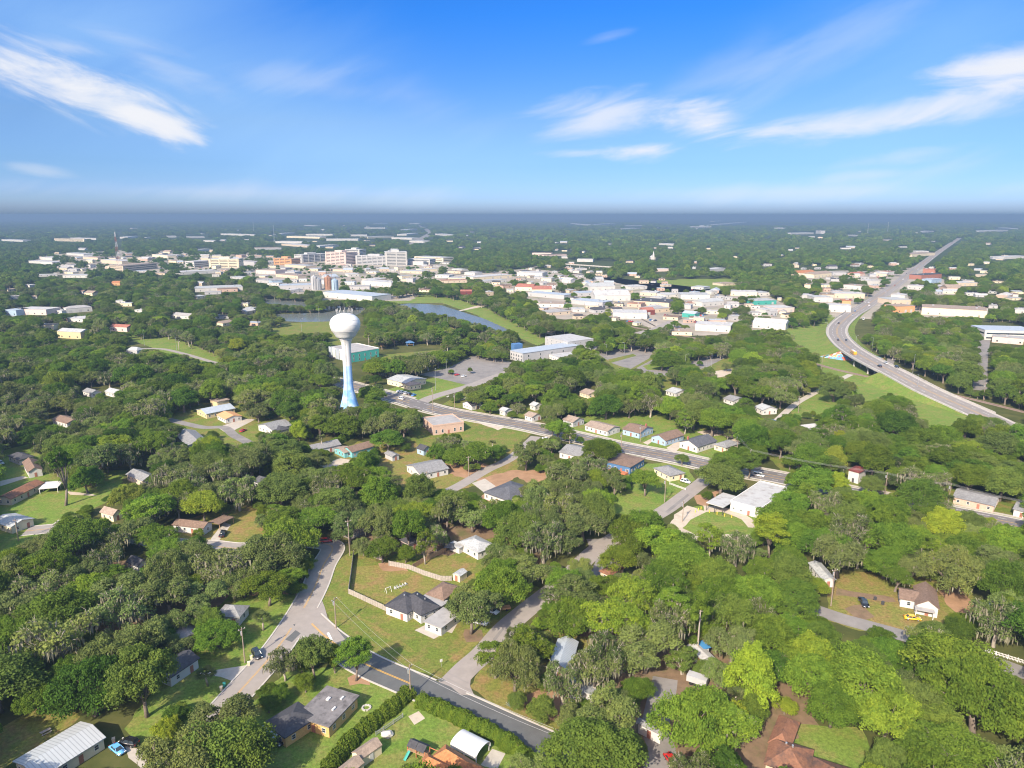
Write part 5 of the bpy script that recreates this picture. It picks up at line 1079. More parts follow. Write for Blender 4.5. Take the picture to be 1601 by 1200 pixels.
FB = '''85 132 377 12 30 t c S|2 36 377 7 40 w w|62 82 406 7 30 w w|104 131 399 6 30 l w|130 153 405 6 30 t t|158 191 412 9 30 w t|193 247 422 13 40 t t S|215 238 406 7 25 l t|238 262 402 7 25 w c|250 277 402 7 25 w w|262 275 410 5 20 t c|304 327 417 14 30 w w S|327 374 418 20 40 w c H|281 341 428 6 35 w w|374 398 414 9 25 g g|305 380 455 6 40 l w|320 346 460 4 16 g g|340 372 456 5 20 n k|360 380 436 4 20 l g|45 82 412 6 30 w w|95 116 418 5 30 w w|98 138 434 5 30 l w|60 90 432 4 20 w w|25 73 492 7 25 w p|9 26 493 7 18 b b|104 145 488 6 16 g w P|84 97 490 4 14 w w|104 130 503 4 22 w w|90 127 529 7 14 l y G|171 199 518 5 12 r p G|197 215 554 4 9 l g P|268 296 498 4 14 g w G|174 188 446 5 15 o o G|210 222 488 3 10 w w|180 196 474 4 12 l w
428 456 414 16 30 t o H|472 512 409 20 30 w w H|509 541 413 30 40 t p H|540 563 410 33 40 w w H|556 609 414 22 35 w g H|603 637 415 33 40 w w H|637 672 413 13 35 w w S|648 693 410 14 40 l c S|640 662 414 9 18 w w|400 431 428 8 35 t p|445 478 418 6 30 l t|470 490 416 6 25 t t|431 466 434 6 30 t t|400 428 442 5 30 g g|425 442 443 6 20 g b|437 490 452 7 30 b g|455 474 457 5 16 w w|418 436 446 4 16 w w|505 582 468 8 38 b w|546 578 452 5 24 g g|565 612 447 8 28 w w|580 606 440 5 24 w t|625 660 427 5 30 l t|660 684 424 5 26 w c|680 702 434 5 24 w w|700 728 438 5 24 l t|706 722 424 5 20 w w|690 730 442 5 22 s t|726 742 430 6 24 w w|740 800 436 6 34 w c|700 720 427 5 20 t t|755 792 442 5 22 l w|786 800 450 5 20 n k|720 738 460 5 12 r r G|759 772 462 6 14 w t|770 790 432 5 26 t c|655 672 456 3 10 n c G|545 562 432 5 26 w w|520 545 424 5 20 t t
808 848 432 8 34 w w|846 862 440 6 24 l c|805 832 454 6 26 r c G|832 863 458 6 28 r c G|825 882 465 6 24 b g|878 892 442 6 20 w w G|902 927 409 7 24 w w|922 962 454 7 30 l w G|905 938 462 5 24 b g|893 942 477 6 26 b g|930 986 470 8 34 w w G|956 990 458 4 24 l t|986 1012 452 5 30 w w|1000 1026 462 5 26 w t|958 1012 498 7 32 w w|1006 1024 492 6 16 r r G|990 1046 478 6 40 d t|1016 1048 488 5 24 g t|980 1002 480 5 20 s k|1012 1032 484 4 22 w w|1064 1110 468 7 34 l w|1098 1132 478 6 20 l w G|1112 1122 460 5 16 w w|1142 1184 462 6 30 w c|1180 1214 476 6 24 l n|1198 1216 490 5 20 w w|842 882 480 5 24 t w|846 860 476 4 10 g w|858 892 492 4 24 g t|1086 1142 518 7 26 w w|1050 1082 524 4 18 t c|1176 1228 514 7 20 w w G|1066 1086 496 5 14 b n G|1110 1134 424 6 24 w w|1028 1046 424 6 20 w p|1078 1096 478 4 20 s w|1040 1062 464 4 26 w w|832 862 398 6 24 t p|850 886 400 5 28 n p|905 918 422 4 20 w w|1080 1100 452 4 26 l w|1130 1150 446 4 24 t t|1132 1142 482 4 12 w w|1036 1060 500 4 16 n t|895 915 488 4 18 w w|1016 1034 470 5 16 w g
1250 1276 431 7 24 o c G|1272 1300 433 7 24 t c G|1302 1323 430 6 20 g g|1337 1352 432 6 18 r k G|1272 1302 472 7 26 l w|1304 1352 466 7 28 w t|1295 1330 488 9 20 w w|1316 1330 478 7 20 o o|1362 1376 446 9 24 w w|1318 1346 452 7 24 t w|1370 1386 432 6 22 w t|1388 1398 430 8 18 r w|1425 1462 400 8 40 t c|1432 1452 396 8 30 w w|1442 1462 428 10 26 r d|1440 1472 436 9 24 d d|1456 1472 442 7 18 b b|1418 1442 452 6 22 w w|1470 1492 452 5 20 w w|1498 1528 447 6 28 w t|1392 1414 468 7 24 w w|1394 1424 476 7 30 l t|1402 1430 488 8 22 t o|1440 1542 494 9 40 t c|1518 1544 492 8 20 s w|1538 1620 532 10 32 b w S|1550 1625 538 6 16 g p|1545 1560 482 4 20 g g|1586 1610 490 5 24 w w|1254 1272 466 5 20 w w|1212 1242 488 6 26 w p|1186 1204 462 5 24 l w|1570 1610 404 6 40 w w|1236 1272 366 10 60 w w|1275 1283 365 20 30 w w|1530 1576 362 9 80 w w|1440 1460 363 8 60 w w|1560 1590 358 8 60 w w|1104 1168 351 10 90 w w|1080 1112 355 8 70 w w|928 962 351 9 80 w w|888 920 351 8 80 w w|978 1004 353 8 60 w w|972 1000 358 7 60 w w|1030 1052 383 6 40 w w|1210 1224 357 8 60 w w|1268 1274 371 7 30 w w|1325 1340 369 7 30 w w
570 602 357 9 70 w w|575 616 372 9 60 w c|612 644 374 9 60 l w|640 662 379 8 50 w w|636 654 367 8 60 w w|430 472 380 8 60 w w|448 500 372 9 60 w c|478 520 368 9 60 w w|510 560 376 9 60 l w|548 574 369 9 50 w w|400 440 390 7 50 t w|440 462 366 8 50 w w|630 652 360 8 60 w w|680 702 368 8 60 w w|475 492 353 8 60 w w|586 606 350 8 60 w w|1118 1130 346 9 90 w w|640 655 350 9 90 w w|345 398 368 9 60 w w|290 320 372 9 50 w w|200 216 372 9 40 w w|262 276 371 9 40 w w|318 334 378 7 40 w w|110 150 374 7 40 w w|440 480 385 7 50 w t|500 530 386 7 50 w w|310 330 392 6 30 w w'''
def WATERBOX(px,py): return 400<px<540 and 462<py<510 or 560<px<810 and 460<py<525
fb_items = []; FARBOX = []
rf_ = random.Random(5)
for ent in FB.replace('\n','|').split('|'):
    f = ent.split(); x0, x1, yb, h, dpt = map(float, f[:5]); rk, wk = f[5], f[6]; sty = f[7] if len(f) > 7 else ''
    sl_ = rf_.uniform(-.05,.05)*(x1-x0)
    A, B = at(x0, yb-sl_), at(x1, yb+sl_); c = (A+B)/2; d = B-A; w = d.length; ang = math.atan2(d.y,d.x)
    fwd = Vector((-math.sin(ang), math.cos(ang), 0)); c = c + fwd*dpt/2
    kind = {'H':'hospital_block','S':'office_building','G':'gable_house','P':'hipped_house'}.get(sty,'warehouse')
    root = empty(kind, c, ang); noun = {'H':'tall many storey block','S':'office building','G':'gabled building','P':'hip roofed house'}.get(sty,'warehouse' if w > 45 else 'low building')
    root['category'] = 'building'
    FOOT.append([c+Matrix.Rotation(ang,3,'Z')@Vector((sx_*w/2,sy_*dpt/2,0)) for sx_,sy_ in ((-1,-1),(1,-1),(1,1),(-1,1))])
    FARBOX.append((x0, x1, pj(c.x,c.y-dpt/2,h)[1]-1.0, yb))
    m = MB(); m.box(-w/2+.2,w/2-.2,-dpt/2+.2,dpt/2-.2,0,h-.3); m.build('wall', MT[wallk[wk]], root)
    m = MB(); rm_ = MT[roofk[rk]]
    if sty == 'G': m.prism([(-dpt/2,h-.2),(0,h+dpt*.16),(dpt/2,h-.2)],'x',-w/2,w/2)
    elif sty == 'P': m.add([(-w/2,-dpt/2,h-.3),(w/2,-dpt/2,h-.3),(w/2,dpt/2,h-.3),(-w/2,dpt/2,h-.3),(-w/4,0,h+2.2),(w/4,0,h+2.2)],[(3,2,1,0),(0,1,5,4),(1,2,5),(2,3,4,5),(3,0,4)])
    else: m.box(-w/2,w/2,-dpt/2,dpt/2,h-.3,h)
    ro = m.build('roof', rm_, root)
    if sty in ('H','S'):
        n = max(2,int(h/3.6))
        for s in range(n):
            z = 1.4+s*(h-1.2)/n
            m = MB(); m.box(-w*.46,w*.46,-dpt/2+.12,-dpt/2+.19,z,z+1.4); m.box(-w/2+.12,-w/2+.19,-dpt*.44,dpt*.44,z,z+1.4); m.box(w/2-.19,w/2-.12,-dpt*.44,dpt*.44,z,z+1.4); m.build('window_band', MT['glass'], root)
        if sty == 'H':
            for k in range(max(2,int(w/14))):
                x = -w*.45 + w*.9*k/max(1,int(w/14)-1) if w > 28 else (-w*.3, w*.3)[k]
                m = MB(); m.box(x-1.2,x+1.2,-dpt/2-.5,-dpt/2+.1,0,h+.8); m.build('pilaster', MT[wallk[wk]], root)
            m = MB(); m.box(-w*.2,w*.15,-dpt*.2,dpt*.2,h,h+4); m.build('penthouse', MT[wallk[wk]], root)
    elif yb > 425:
        n = max(1, min(5, int(w/9)))
        for k in range(n):
            x = -w/2 + w*(k+.5)/n + rf_.uniform(-1,1); big = rf_.random() < .35 and h > 5
            m = MB(); m.box(x-(1.6 if big else .7),x+(1.6 if big else .7),-dpt/2+.1,-dpt/2+.18,0 if big else 1.2,(3.4 if big else 2.6)); m.build('door' if big else 'window', MT['glass' if not big else 'grey_wall'], root)
        for k in range(rf_.randint(0,3) if sty == '' else 0):
            x, y = rf_.uniform(-w*.4,w*.4), rf_.uniform(-dpt*.3,dpt*.3); m = MB(); m.box(x-1,x+1,y-1,y+1,h-.05,h+1.1); m.build('roof_unit', MT['steel'], ro)
    size = 'tall ' if h > 18 and sty != 'H' else 'long ' if (x1-x0) > 44 else 'small ' if (x1-x0) < 19 else ''
    desc = f"{size}{wname[wk]} {noun} with {rname[rk]} roof" if rname[rk] != wname[wk] else f"{size}{wname[wk]} {noun}"
    fb_items.append((root, desc, (x0+x1)/2, yb))
# small pale buildings of the town and its edges
ZN = [([(700,425),(900,415),(1230,470),(1230,500),(1000,510),(860,495),(780,460)],72,9,20),([(40,395),(400,392),(520,400),(700,410),(720,440),(500,450),(300,430),(60,432)],84,11,26),([(1440,400),(1600,400),(1600,470),(1440,470)],24,12,24),([(1240,412),(1400,412),(1390,450),(1330,478),(1250,470)],26,10,20),([(0,440),(400,445),(400,515),(0,515)],16,10,18),([(20,352),(1590,352),(1590,394),(20,394)],42,14,36),([(840,380),(1240,385),(1240,425),(840,415)],16,10,22)]
def inq(x,y,poly):
    ins=False;k=len(poly)-1
    for i in range(len(poly)):
        (xi,yi),(xk,yk)=poly[i],poly[k]
        if (yi>y)!=(yk>y) and x<(xk-xi)*(y-yi)/(yk-yi)+xi: ins=not ins
        k=i
    return ins
for zi,(poly,n,w0,w1) in enumerate(ZN):
    xs_=[p[0] for p in poly]; ys_=[p[1] for p in poly]; made=tries=0
    while made<n and tries<6000:
        tries+=1; px,py=rf_.uniform(min(xs_),max(xs_)),rf_.uniform(min(ys_),max(ys_))
        if not inq(px,py,poly) or (1290<px<1520 and near_road(at(px,py),14)): continue
        c=at(px,py); w=rf_.uniform(w0,w1); dpt=rf_.uniform(.5,1.0)*w; h=rf_.choice([3.2,3.6,4,4.5,5.5,7 if zi==1 else 4]); r_=max(w,dpt)*.75
        if any(x0-r_*.6<c.x<x1+r_*.6 and y0-r_*.6<c.y<y1+r_*.6 for x0,x1,y0,y1 in [(min(q.x for q in f),max(q.x for q in f),min(q.y for q in f),max(q.y for q in f)) for f in FOOT]) or near_road(c,r_): continue
        if WATERBOX(px,py): continue
        ang=rf_.choice([0,0,.35,-.3,.8,1.2])+rf_.uniform(-.1,.1); gab=rf_.random()<.4; rk=rf_.choice('wwllggtnbmd'); wk=rf_.choice('wctgctgk')
        root=empty('small_building' if not gab else 'gable_house',c,ang); root['category']='building'
        FOOT.append([c+Matrix.Rotation(ang,3,'Z')@Vector((sx_*w/2,sy_*dpt/2,0)) for sx_,sy_ in ((-1,-1),(1,-1),(1,1),(-1,1))])
        m=MB(); m.box(-w/2+.2,w/2-.2,-dpt/2+.2,dpt/2-.2,0,h-.25); m.build('wall',MT[wallk[wk]],root); m=MB()
        if gab: m.prism([(-dpt/2,h-.2),(0,h+dpt*.2),(dpt/2,h-.2)],'x',-w/2,w/2)
        else: m.box(-w/2,w/2,-dpt/2,dpt/2,h-.25,h)
        ro=m.build('roof',MT[roofk[rk]],root)
        if not gab and py>395:
            m=MB(); x,y=rf_.uniform(-.3,.3)*w,rf_.uniform(-.3,.3)*dpt; m.box(x-.9,x+.9,y-.9,y+.9,h-.05,h+1.1); m.build('roof_unit',MT['steel'],ro)
        if py>410:
            for k in (-.28,.22): m=MB(); m.box(w*k-.8,w*k+.8,-dpt/2+.1,-dpt/2+.18,.9,2.3); m.build('window',MT['glass'],root)
        e=pj(c.x,c.y,h+1); k=F/e[2]; FARBOX.append((px-w*.42*k,px+w*.42*k,e[1],py+1))
        fb_items.append((root,f"small {wname[wk]} {'gabled house' if gab else 'low building'} with {rname[rk]} roof" if rname[rk]!=wname[wk] else f"small {wname[wk]} {'gabled house' if gab else 'low building'}",px,py)); made+=1
autolabel(fb_items, FARL + [('the far church',1020,402),('the far pale bridge',922,412),('the left horizon woods',60,360),('the right horizon woods',1560,356),('the central horizon woods',900,352),('the far right woods',1560,440),('the left town edge',50,425),('the yellow house',108,522),('the red roofed house',185,512),('the teal building',1197,485),('the street of shops',1310,440),('the mid horizon woods',1200,365)])
trim_labels(fb_items)
# grain silos and mill frames
for k,(px,yb,r_m,h,lb) in enumerate([(492,453,5,26,'tall grey grain silo, left of the group'),(499,453,4,22,'grey grain silo, middle of the group behind left silo'),(514,452,6,24,'rusty frame grain silo with upper platform'),(524,453,5,20,'pale steel grain silo, right of the group')]):
    b = at(px,yb); r_ = empty('grain_silo', b); tag(r_, lb, 'silo', 'grain silos by the mill')
    m = MB(); m.lathe([(r_m,0),(r_m,h*.8),(r_m*.25,h*.93),(r_m*.25,h*.96)], 20); m.build('drum', MT[['grey_wall','steel','rust_metal','pale_blue_wall'][k]], r_)
    m = MB()
    for a in (0,1.57,3.14,4.71): m.tube([(r_m*1.15*math.cos(a),r_m*1.15*math.sin(a),0),(r_m*1.05*math.cos(a),r_m*1.05*math.sin(a),h*1.12)], .3, 4)
    for z in (.35,.7,1.05): m.tube([(r_m*1.1*math.cos(a),r_m*1.1*math.sin(a),h*z) for a in (0,1.57,3.14,4.71,6.28)], .25, 4)
    m.build('frame', MT['rust_metal' if k == 2 else 'steel'], r_)
# radio mast, pylons, church steeple
def lattice(px, yb, ytop, wb_, label, name, mats, cat, bands=8):
    b = at(px,yb); H_ = zfor(b, ytop); r_ = empty(name, b); tag(r_, label, cat)
    for k in range(bands):
        z0, z1 = H_*k/bands, H_*(k+1)/bands; m = MB(); w0, w1 = wb_*(1-.85*k/bands), wb_*(1-.85*(k+1)/bands)
        c0 = [Vector((w0*math.cos(a),w0*math.sin(a),z0)) for a in (0,2.09,4.19)]; c1 = [Vector((w1*math.cos(a),w1*math.sin(a),z1)) for a in (0,2.09,4.19)]
        for i in range(3): m.tube([c0[i],c1[i]], .28, 4); m.tube([c0[i],c1[(i+1)%3]], .16, 4); m.tube([c1[i],c1[(i+1)%3]], .16, 4)
        m.build('section', MT[mats[k%2]], r_)
lattice(187,424,362,5,'red and white lattice radio mast above the left downtown roofs','radio_mast',('red_tile','white_metal'),'radio mast')
for k,(px,yb,yt) in enumerate([(429,378,352),(1387,367,347),(1356,368,349),(397,365,343)]): lattice(px,yb,yt,4,f'far grey lattice pylon on the horizon woods, {["second from left","rightmost","third from left","leftmost"][k]} of four','pylon',('steel','steel'),'pylon',6)
b = at(1020,405); r_ = empty('church', b); tag(r_,'small white church with pointed steeple in the middle distance woods','church'); m = MB(); m.box(-6,6,-12,12,0,6); m.prism([(-6.4,6),(0,10.5),(6.4,6)],'y',-12.3,12.3); m.build('nave', MT['white_wall'], r_); m = MB(); m.box(-2,2,-14,-10,0,13); m.add([(-2,-14,13),(2,-14,13),(2,-10,13),(-2,-10,13),(0,-12,24)],[(0,1,4),(1,2,4),(2,3,4),(3,0,4)]); m.build('steeple', MT['white_wall'], r_)
FARBOX.append((1017,1024,398,405)); FARBOX.append((486,530,425,453)); FARBOX.append((184,190,362,420))
# rail viaduct and far road bridge
m = MB(); P = wp([(885,412,7),(960,417,7)]); d = P[1]-P[0]; T = Matrix.Translation(P[0]) @ Matrix.Rotation(math.atan2(d.y,d.x),4,'Z'); m.box(0,d.length,-5,5,-1.5,0,T); m.box(0,d.length,-5.2,-4.9,0,1,T)
r_ = empty('road_bridge', (0,0,0)); tag(r_,'far pale road bridge among woods right of centre','bridge'); m.build('deck', MT['concrete'], r_)
for k in range(5): m = MB(); q = P[0].lerp(P[1], (k+.5)/5); m.box(q.x-.8,q.x+.8,q.y-3,q.y+3,0,5.4); m.build('pier', MT['concrete'], r_)
FARBOX.append((885,960,405,418))

# parked cars in the yards of the town
def free(px,py):
    p = at(px,py); return not any(min(q.x for q in f)-2.5 < p.x < max(q.x for q in f)+2.5 and min(q.y for q in f)-2.5 < p.y < max(q.y for q in f)+2.5 for f in FOOT)
spots = []
for zi,(poly,n,wh) in enumerate([([(800,428),(1000,440),(1230,468),(1220,500),(1050,515),(960,500),(860,490),(780,455)],46,'among the town warehouses'),([(420,412),(700,412),(720,440),(560,462),(440,450)],26,'in the hospital district yards'),([(1380,430),(1470,430),(1540,470),(1400,485)],26,'in yards right of the far straight highway'),([(1270,430),(1390,430),(1340,478),(1280,465)],16,'in yards left of the far straight highway'),([(60,405),(400,398),(380,430),(100,430)],18,'in the left downtown yards')]):
    made = t_ = 0; xs_=[p[0] for p in poly]; ys_=[p[1] for p in poly]; its=[]
    while made < n and t_ < 2500:
        t_ += 1; px,py = rf_.uniform(min(xs_),max(xs_)), rf_.uniform(min(ys_),max(ys_))
        if not inq(px,py,poly) or not free(px,py) or near_road(at(px,py),1.5): continue
        m_ = rf_.randint(1,4); an = rf_.choice([0,1.57,.8,1.2])
        for k in range(m_):
            p = at(px,py,.08)+Vector((k*2.9*math.cos(an+1.57),k*2.9*math.sin(an+1.57),0)); c = rf_.choice(LOTC); q = pj(p.x,p.y,0)
            its.append((car(rf_.choice(['sedan','suv','suv','pickup','van']),p,an,c[1],c[0],'x','parked_car','car','cars parked '+wh), f'small {c[2]} car parked {wh},', q[0], q[1])); made += 1
    spots += its
autolabel(spots, [(n_.replace('the far straight highway','the straight highway'),x_,y_) for n_,x_,y_ in FARL]); 
for it in spots: it[0]['label'] = it[0]['label'].replace(',,',',')
trim_labels(spots)
# ------------------------------------------------------------------ foliage material
def leafmat(name, stops, trans=.33, rough=.55):
    m, nt_, b = nmat(name); L_ = nt_.links.new
    a = N(nt_,'ShaderNodeAttribute'); a.attribute_name = 'leaf'; a.attribute_type = 'GEOMETRY'
    t = N(nt_,'ShaderNodeAttribute'); t.attribute_name = 'tint'; t.attribute_type = 'INSTANCER'
    t2 = N(nt_,'ShaderNodeAttribute'); t2.attribute_name = 'tint'; t2.attribute_type = 'OBJECT'
    oi = N(nt_,'ShaderNodeObjectInfo')
    mx_ = N(nt_,'ShaderNodeMath',operation='MAXIMUM'); L_(t.outputs['Fac'],mx_.inputs[0]); L_(t2.outputs['Fac'],mx_.inputs[1])
    s = N(nt_,'ShaderNodeMath',operation='MULTIPLY_ADD'); L_(a.outputs['Fac'], s.inputs[0]); s.inputs[1].default_value = .42; L_(mx_.outputs[0], s.inputs[2])
    s2 = N(nt_,'ShaderNodeMath',operation='SUBTRACT',i_1=.21); L_(s.outputs[0], s2.inputs[0])
    cr_ = N(nt_,'ShaderNodeValToRGB'); L_(s2.outputs[0], cr_.inputs[0]); e = cr_.color_ramp
    for k,(p,c) in enumerate(stops):
        el = e.elements[k] if k < 2 else e.elements.new(p); el.position = p; el.color = (*c,1)
    hs_ = N(nt_,'ShaderNodeHueSaturation'); L_(cr_.outputs[0], hs_.inputs['Color'])
    mr = N(nt_,'ShaderNodeMapRange'); mr.inputs['To Min'].default_value = .485; mr.inputs['To Max'].default_value = .515; L_(oi.outputs['Random'], mr.inputs['Value']); L_(mr.outputs[0], hs_.inputs['Hue'])
    ma = N(nt_,'ShaderNodeMath',operation='MULTIPLY',i_1=7.13); L_(oi.outputs['Random'], ma.inputs[0]); mb_ = N(nt_,'ShaderNodeMath',operation='FRACT'); L_(ma.outputs[0], mb_.inputs[0])
    mr2 = N(nt_,'ShaderNodeMapRange'); mr2.inputs['To Min'].default_value = .78; mr2.inputs['To Max'].default_value = 1.22; L_(mb_.outputs[0], mr2.inputs['Value']); L_(mr2.outputs[0], hs_.inputs['Value'])
    mf = N(nt_,'ShaderNodeMath',operation='MULTIPLY',i_1=3.71); L_(oi.outputs['Random'], mf.inputs[0]); mf2 = N(nt_,'ShaderNodeMath',operation='FRACT'); L_(mf.outputs[0], mf2.inputs[0])
    mr3 = N(nt_,'ShaderNodeMapRange'); mr3.inputs['From Min'].default_value = .62; mr3.inputs['From Max'].default_value = .95; mr3.inputs['To Max'].default_value = .45; L_(mf2.outputs[0], mr3.inputs['Value'])
    mg_ = N(nt_,'ShaderNodeMix',data_type='RGBA'); L_(mr3.outputs[0], mg_.inputs['Factor']); L_(hs_.outputs[0], mg_.inputs['A']); mg_.inputs['B'].default_value = (.135,.155,.06,1); hs_ = mg_
    nt_.nodes.remove(b)
    df = N(nt_,'ShaderNodeBsdfDiffuse'); tr = N(nt_,'ShaderNodeBsdfTranslucent'); mxs = N(nt_,'ShaderNodeMixShader'); mxs.inputs[0].default_value = trans
    ho_ = hs_.outputs['Result']; L_(ho_, df.inputs[0]); L_(ho_, tr.inputs[0]); L_(df.outputs[0], mxs.inputs[1]); L_(tr.outputs[0], mxs.inputs[2]); L_(mxs.outputs[0], nt_.nodes['Material Output'].inputs[0])
    return m
LEAF = leafmat('oak_leaves', LEAFSTOPS)
MOSSLEAF = leafmat('mossy_oak_leaves', [(0,(.055,.078,.026)),(.3,(.10,.135,.042)),(.5,(.148,.19,.058)),(.72,(.185,.235,.06)),(1,(.27,.30,.07))])
PALM = leafmat('palm_leaves', [(0,(.05,.075,.025)),(.5,(.10,.12,.04)),(1,(.20,.20,.08))])
MOSS = M('grey_moss', (.20,.19,.13), .95, .25, 1.0, spec=.05); BARK = M('bark', (.17,.14,.115), .95, .25, 2.5, spec=.1); PALEBARK = M('pale_bark', (.34,.30,.25), .95, .2, 2, spec=.1)
def quads(name, C, Nn, size, leaf, mat, aspect=.8, rs=None):
    """leaf cards: C centres, Nn normals, size, leaf attribute"""
    rs = rs or np.random.default_rng(1); n = len(C); Nn = Nn/np.maximum(np.linalg.norm(Nn,axis=1,keepdims=True),1e-6)
    r = rs.normal(size=(n,3)); u = np.cross(Nn,r); u /= np.maximum(np.linalg.norm(u,axis=1,keepdims=True),1e-6); v = np.cross(Nn,u)
    s = size[:,None]; a = u*s*.5; b = v*s*.5*aspect
    V = np.stack([C-a*1.05, C-b*.9+a*.15, C+a*1.0, C+b*.95-a*.2],1).reshape(-1,3)
    me = bpy.data.meshes.new(name); me.vertices.add(4*n); me.loops.add(4*n); me.polygons.add(n)
    me.vertices.foreach_set('co', V.astype(np.float32).ravel()); me.loops.foreach_set('vertex_index', np.arange(4*n,dtype=np.int32)); me.polygons.foreach_set('loop_start', np.arange(0,4*n,4,dtype=np.int32))
    at_ = me.attributes.new('leaf','FLOAT','FACE'); at_.data.foreach_set('value', leaf.astype(np.float32)); me.materials.append(mat); me.update(); me.validate(); return me
def crown_points(seed, Rr, Ht, ncl, nlf, lf, zc=.6, zr=.42, flat=.75, gap=.0, rcl=(.125,.225), droop=.25, conic=0, lobes=0):
    rs = np.random.default_rng(seed); cl_ = []
    sub = [np.array([Rr*.5*math.cos(a+rs.uniform(-.4,.4)), Rr*.5*math.sin(a+rs.uniform(-.4,.4)), Ht*rs.uniform(-.13,.12)]) for a in np.linspace(0,6.28,lobes+1)[:-1]] if lobes else [np.zeros(3)]
    tries = 0
    while len(cl_) < ncl and tries < 9000:
        tries += 1
        az = rs.uniform(0,2*np.pi); s = rs.uniform(-.35,1); rho = rs.uniform(.45,1)**.6 if s > -.1 else rs.uniform(.7,1)
        ce = math.sqrt(max(0,1-s*s)); lob = 1+.2*math.sin(az*2+seed)+.16*math.sin(az*3+seed*2.1)
        k = 1-conic*max(0,s)
        p = np.array([Rr*rho*ce*math.cos(az)*lob*.8*k, Rr*rho*ce*math.sin(az)*lob*.8*k, Ht*(zc + zr*.8*rho*s) - droop*Rr*(ce*rho)**3*.5])
        if lobes: p = np.array([0,0,Ht*zc]) + (p-[0,0,Ht*zc])*[.52,.52,.72] + sub[rs.integers(lobes)]
        rc = Rr*rs.uniform(*rcl)
        if all(np.linalg.norm((p-q[0])*[1,1,1.2]) > .72*min(rc,q[1]) + gap*Rr for q in cl_): cl_.append((p, rc, rs.uniform(0,1)))
    w = np.array([c[1]**2 for c in cl_]); w = w/w.sum(); cnt = (w*nlf).astype(int)
    Cs, Ns, Ls = [], [], []
    for (p,rc,t),n in zip(cl_,cnt):
        d = rs.normal(size=(n,3)); d /= np.linalg.norm(d,axis=1,keepdims=True); d[:,2] = np.where(d[:,2] < -.45, -d[:,2], d[:,2])
        rad = rc*(.35+.72*rs.uniform(0,1,(n,1))**.45)*(1+(rs.uniform(0,1,(n,1))<.08)*.25); lump = 1+.18*np.sin(d[:,:1]*5+t*9)*np.cos(d[:,1:2]*6+t*4)
        Cs.append(p + d*rad*lump*np.array([rs.uniform(.75,1.35),rs.uniform(.75,1.35),flat*rs.uniform(.75,1.15)])); Ns.append(d*1.0 + rs.normal(size=(n,3))*.75 + [0,0,.25]); Ls.append(np.clip(t*.55 + rs.uniform(0,.45,n),0,1))
    C = np.concatenate(Cs); C[:,2] = np.maximum(C[:,2], .1*Ht); Nn = np.concatenate(Ns); Lf = np.concatenate(Ls)
    sz = lf*rs.uniform(.65,1.3,len(C)); return C, Nn, Lf, sz, cl_, rs
def trunk_mesh(name, cl_, Ht, Rr, r0, rs, mat, nb=14, fork=.28, bare=0):
    m = MB(); lean = Vector((rs.uniform(-.05,.05)*Ht, rs.uniform(-.05,.05)*Ht, Ht*fork)); m.tube([(0,0,-.3),lean*.5+Vector((.1,0,0)),lean],[r0*1.35,r0,r0*.85],8)
    for k,(p,rc,t) in enumerate(sorted(cl_, key=lambda c: rs.uniform())[:nb]):
        q = Vector(p); mid = lean.lerp(q,.5)+Vector((0,0,Ht*.04)); m.tube([lean*.85, lean.lerp(mid,.5)+Vector((rs.uniform(-.3,.3),rs.uniform(-.3,.3),0)), mid, q + (Vector((0,0,rc*.9)) if bare and k < bare else Vector())],[r0*.5,r0*.36,r0*.24,r0*.08],5)
        if bare and k < bare:
            for j in range(6): e_ = q+Vector((rs.uniform(-1,1),rs.uniform(-1,1),rs.uniform(.2,1.1)))*rc*1.25; m.tube([mid.lerp(q,.6),q.lerp(e_,.5)+Vector((0,0,.2)),e_],[r0*.14,r0*.1,r0*.03],4)
    return m.mesh(name, mat, True)
def moss_mesh(name, cl_, rs, n, Ht, Lm=(.7,1.9)):
    C, V, F_ = [], [], []
    for i in range(n):
        p,rc,t = cl_[rs.integers(len(cl_))]
        a = rs.uniform(0,6.283); rr_ = rc*rs.uniform(.5,1.08); q = p + np.array([rr_*math.cos(a), rr_*math.sin(a), rc*rs.uniform(-.55,.25)]); l = rs.uniform(*Lm); w = rs.uniform(.1,.24); th = rs.uniform(0,3.14); dx, dy = w*math.cos(th), w*math.sin(th)
        b = len(V); V += [(q[0]-dx,q[1]-dy,q[2]),(q[0]+dx,q[1]+dy,q[2]),(q[0]+dx*.7+rs.uniform(-.1,.1),q[1]+dy*.7,q[2]-l*.6),(q[0]+rs.uniform(-.1,.1),q[1],max(.3,q[2]-l)),(q[0]-dx*.7,q[1]-dy*.7,q[2]-l*.55)]; F_.append((b,b+1,b+2,b+3,b+4))
    me = bpy.data.meshes.new(name); me.from_pydata(V,[],F_); me.materials.append(MOSS); return me
PROTO = []      # dict(kind, R, H, crown, trunk, moss)
def with_moss(cr, ms):
    nv, nf = len(cr.vertices), len(cr.polygons); vs = [tuple(v.co) for v in cr.vertices]+[tuple(v.co) for v in ms.vertices]; fs = [tuple(q.vertices) for q in cr.polygons]+[tuple(i+nv for i in q.vertices) for q in ms.polygons]
    l = np.zeros(nf,np.float32); cr.attributes['leaf'].data.foreach_get('value', l); me = bpy.data.meshes.new('crown'); me.from_pydata(vs,[],fs); a_ = me.attributes.new('leaf','FLOAT','FACE'); a_.data.foreach_set('value', np.concatenate([l,np.zeros(len(fs)-nf,np.float32)]))
    me.materials.append(cr.materials[0]); me.materials.append(MOSS); me.polygons.foreach_set('material_index', [0]*nf+[1]*(len(fs)-nf)); return me
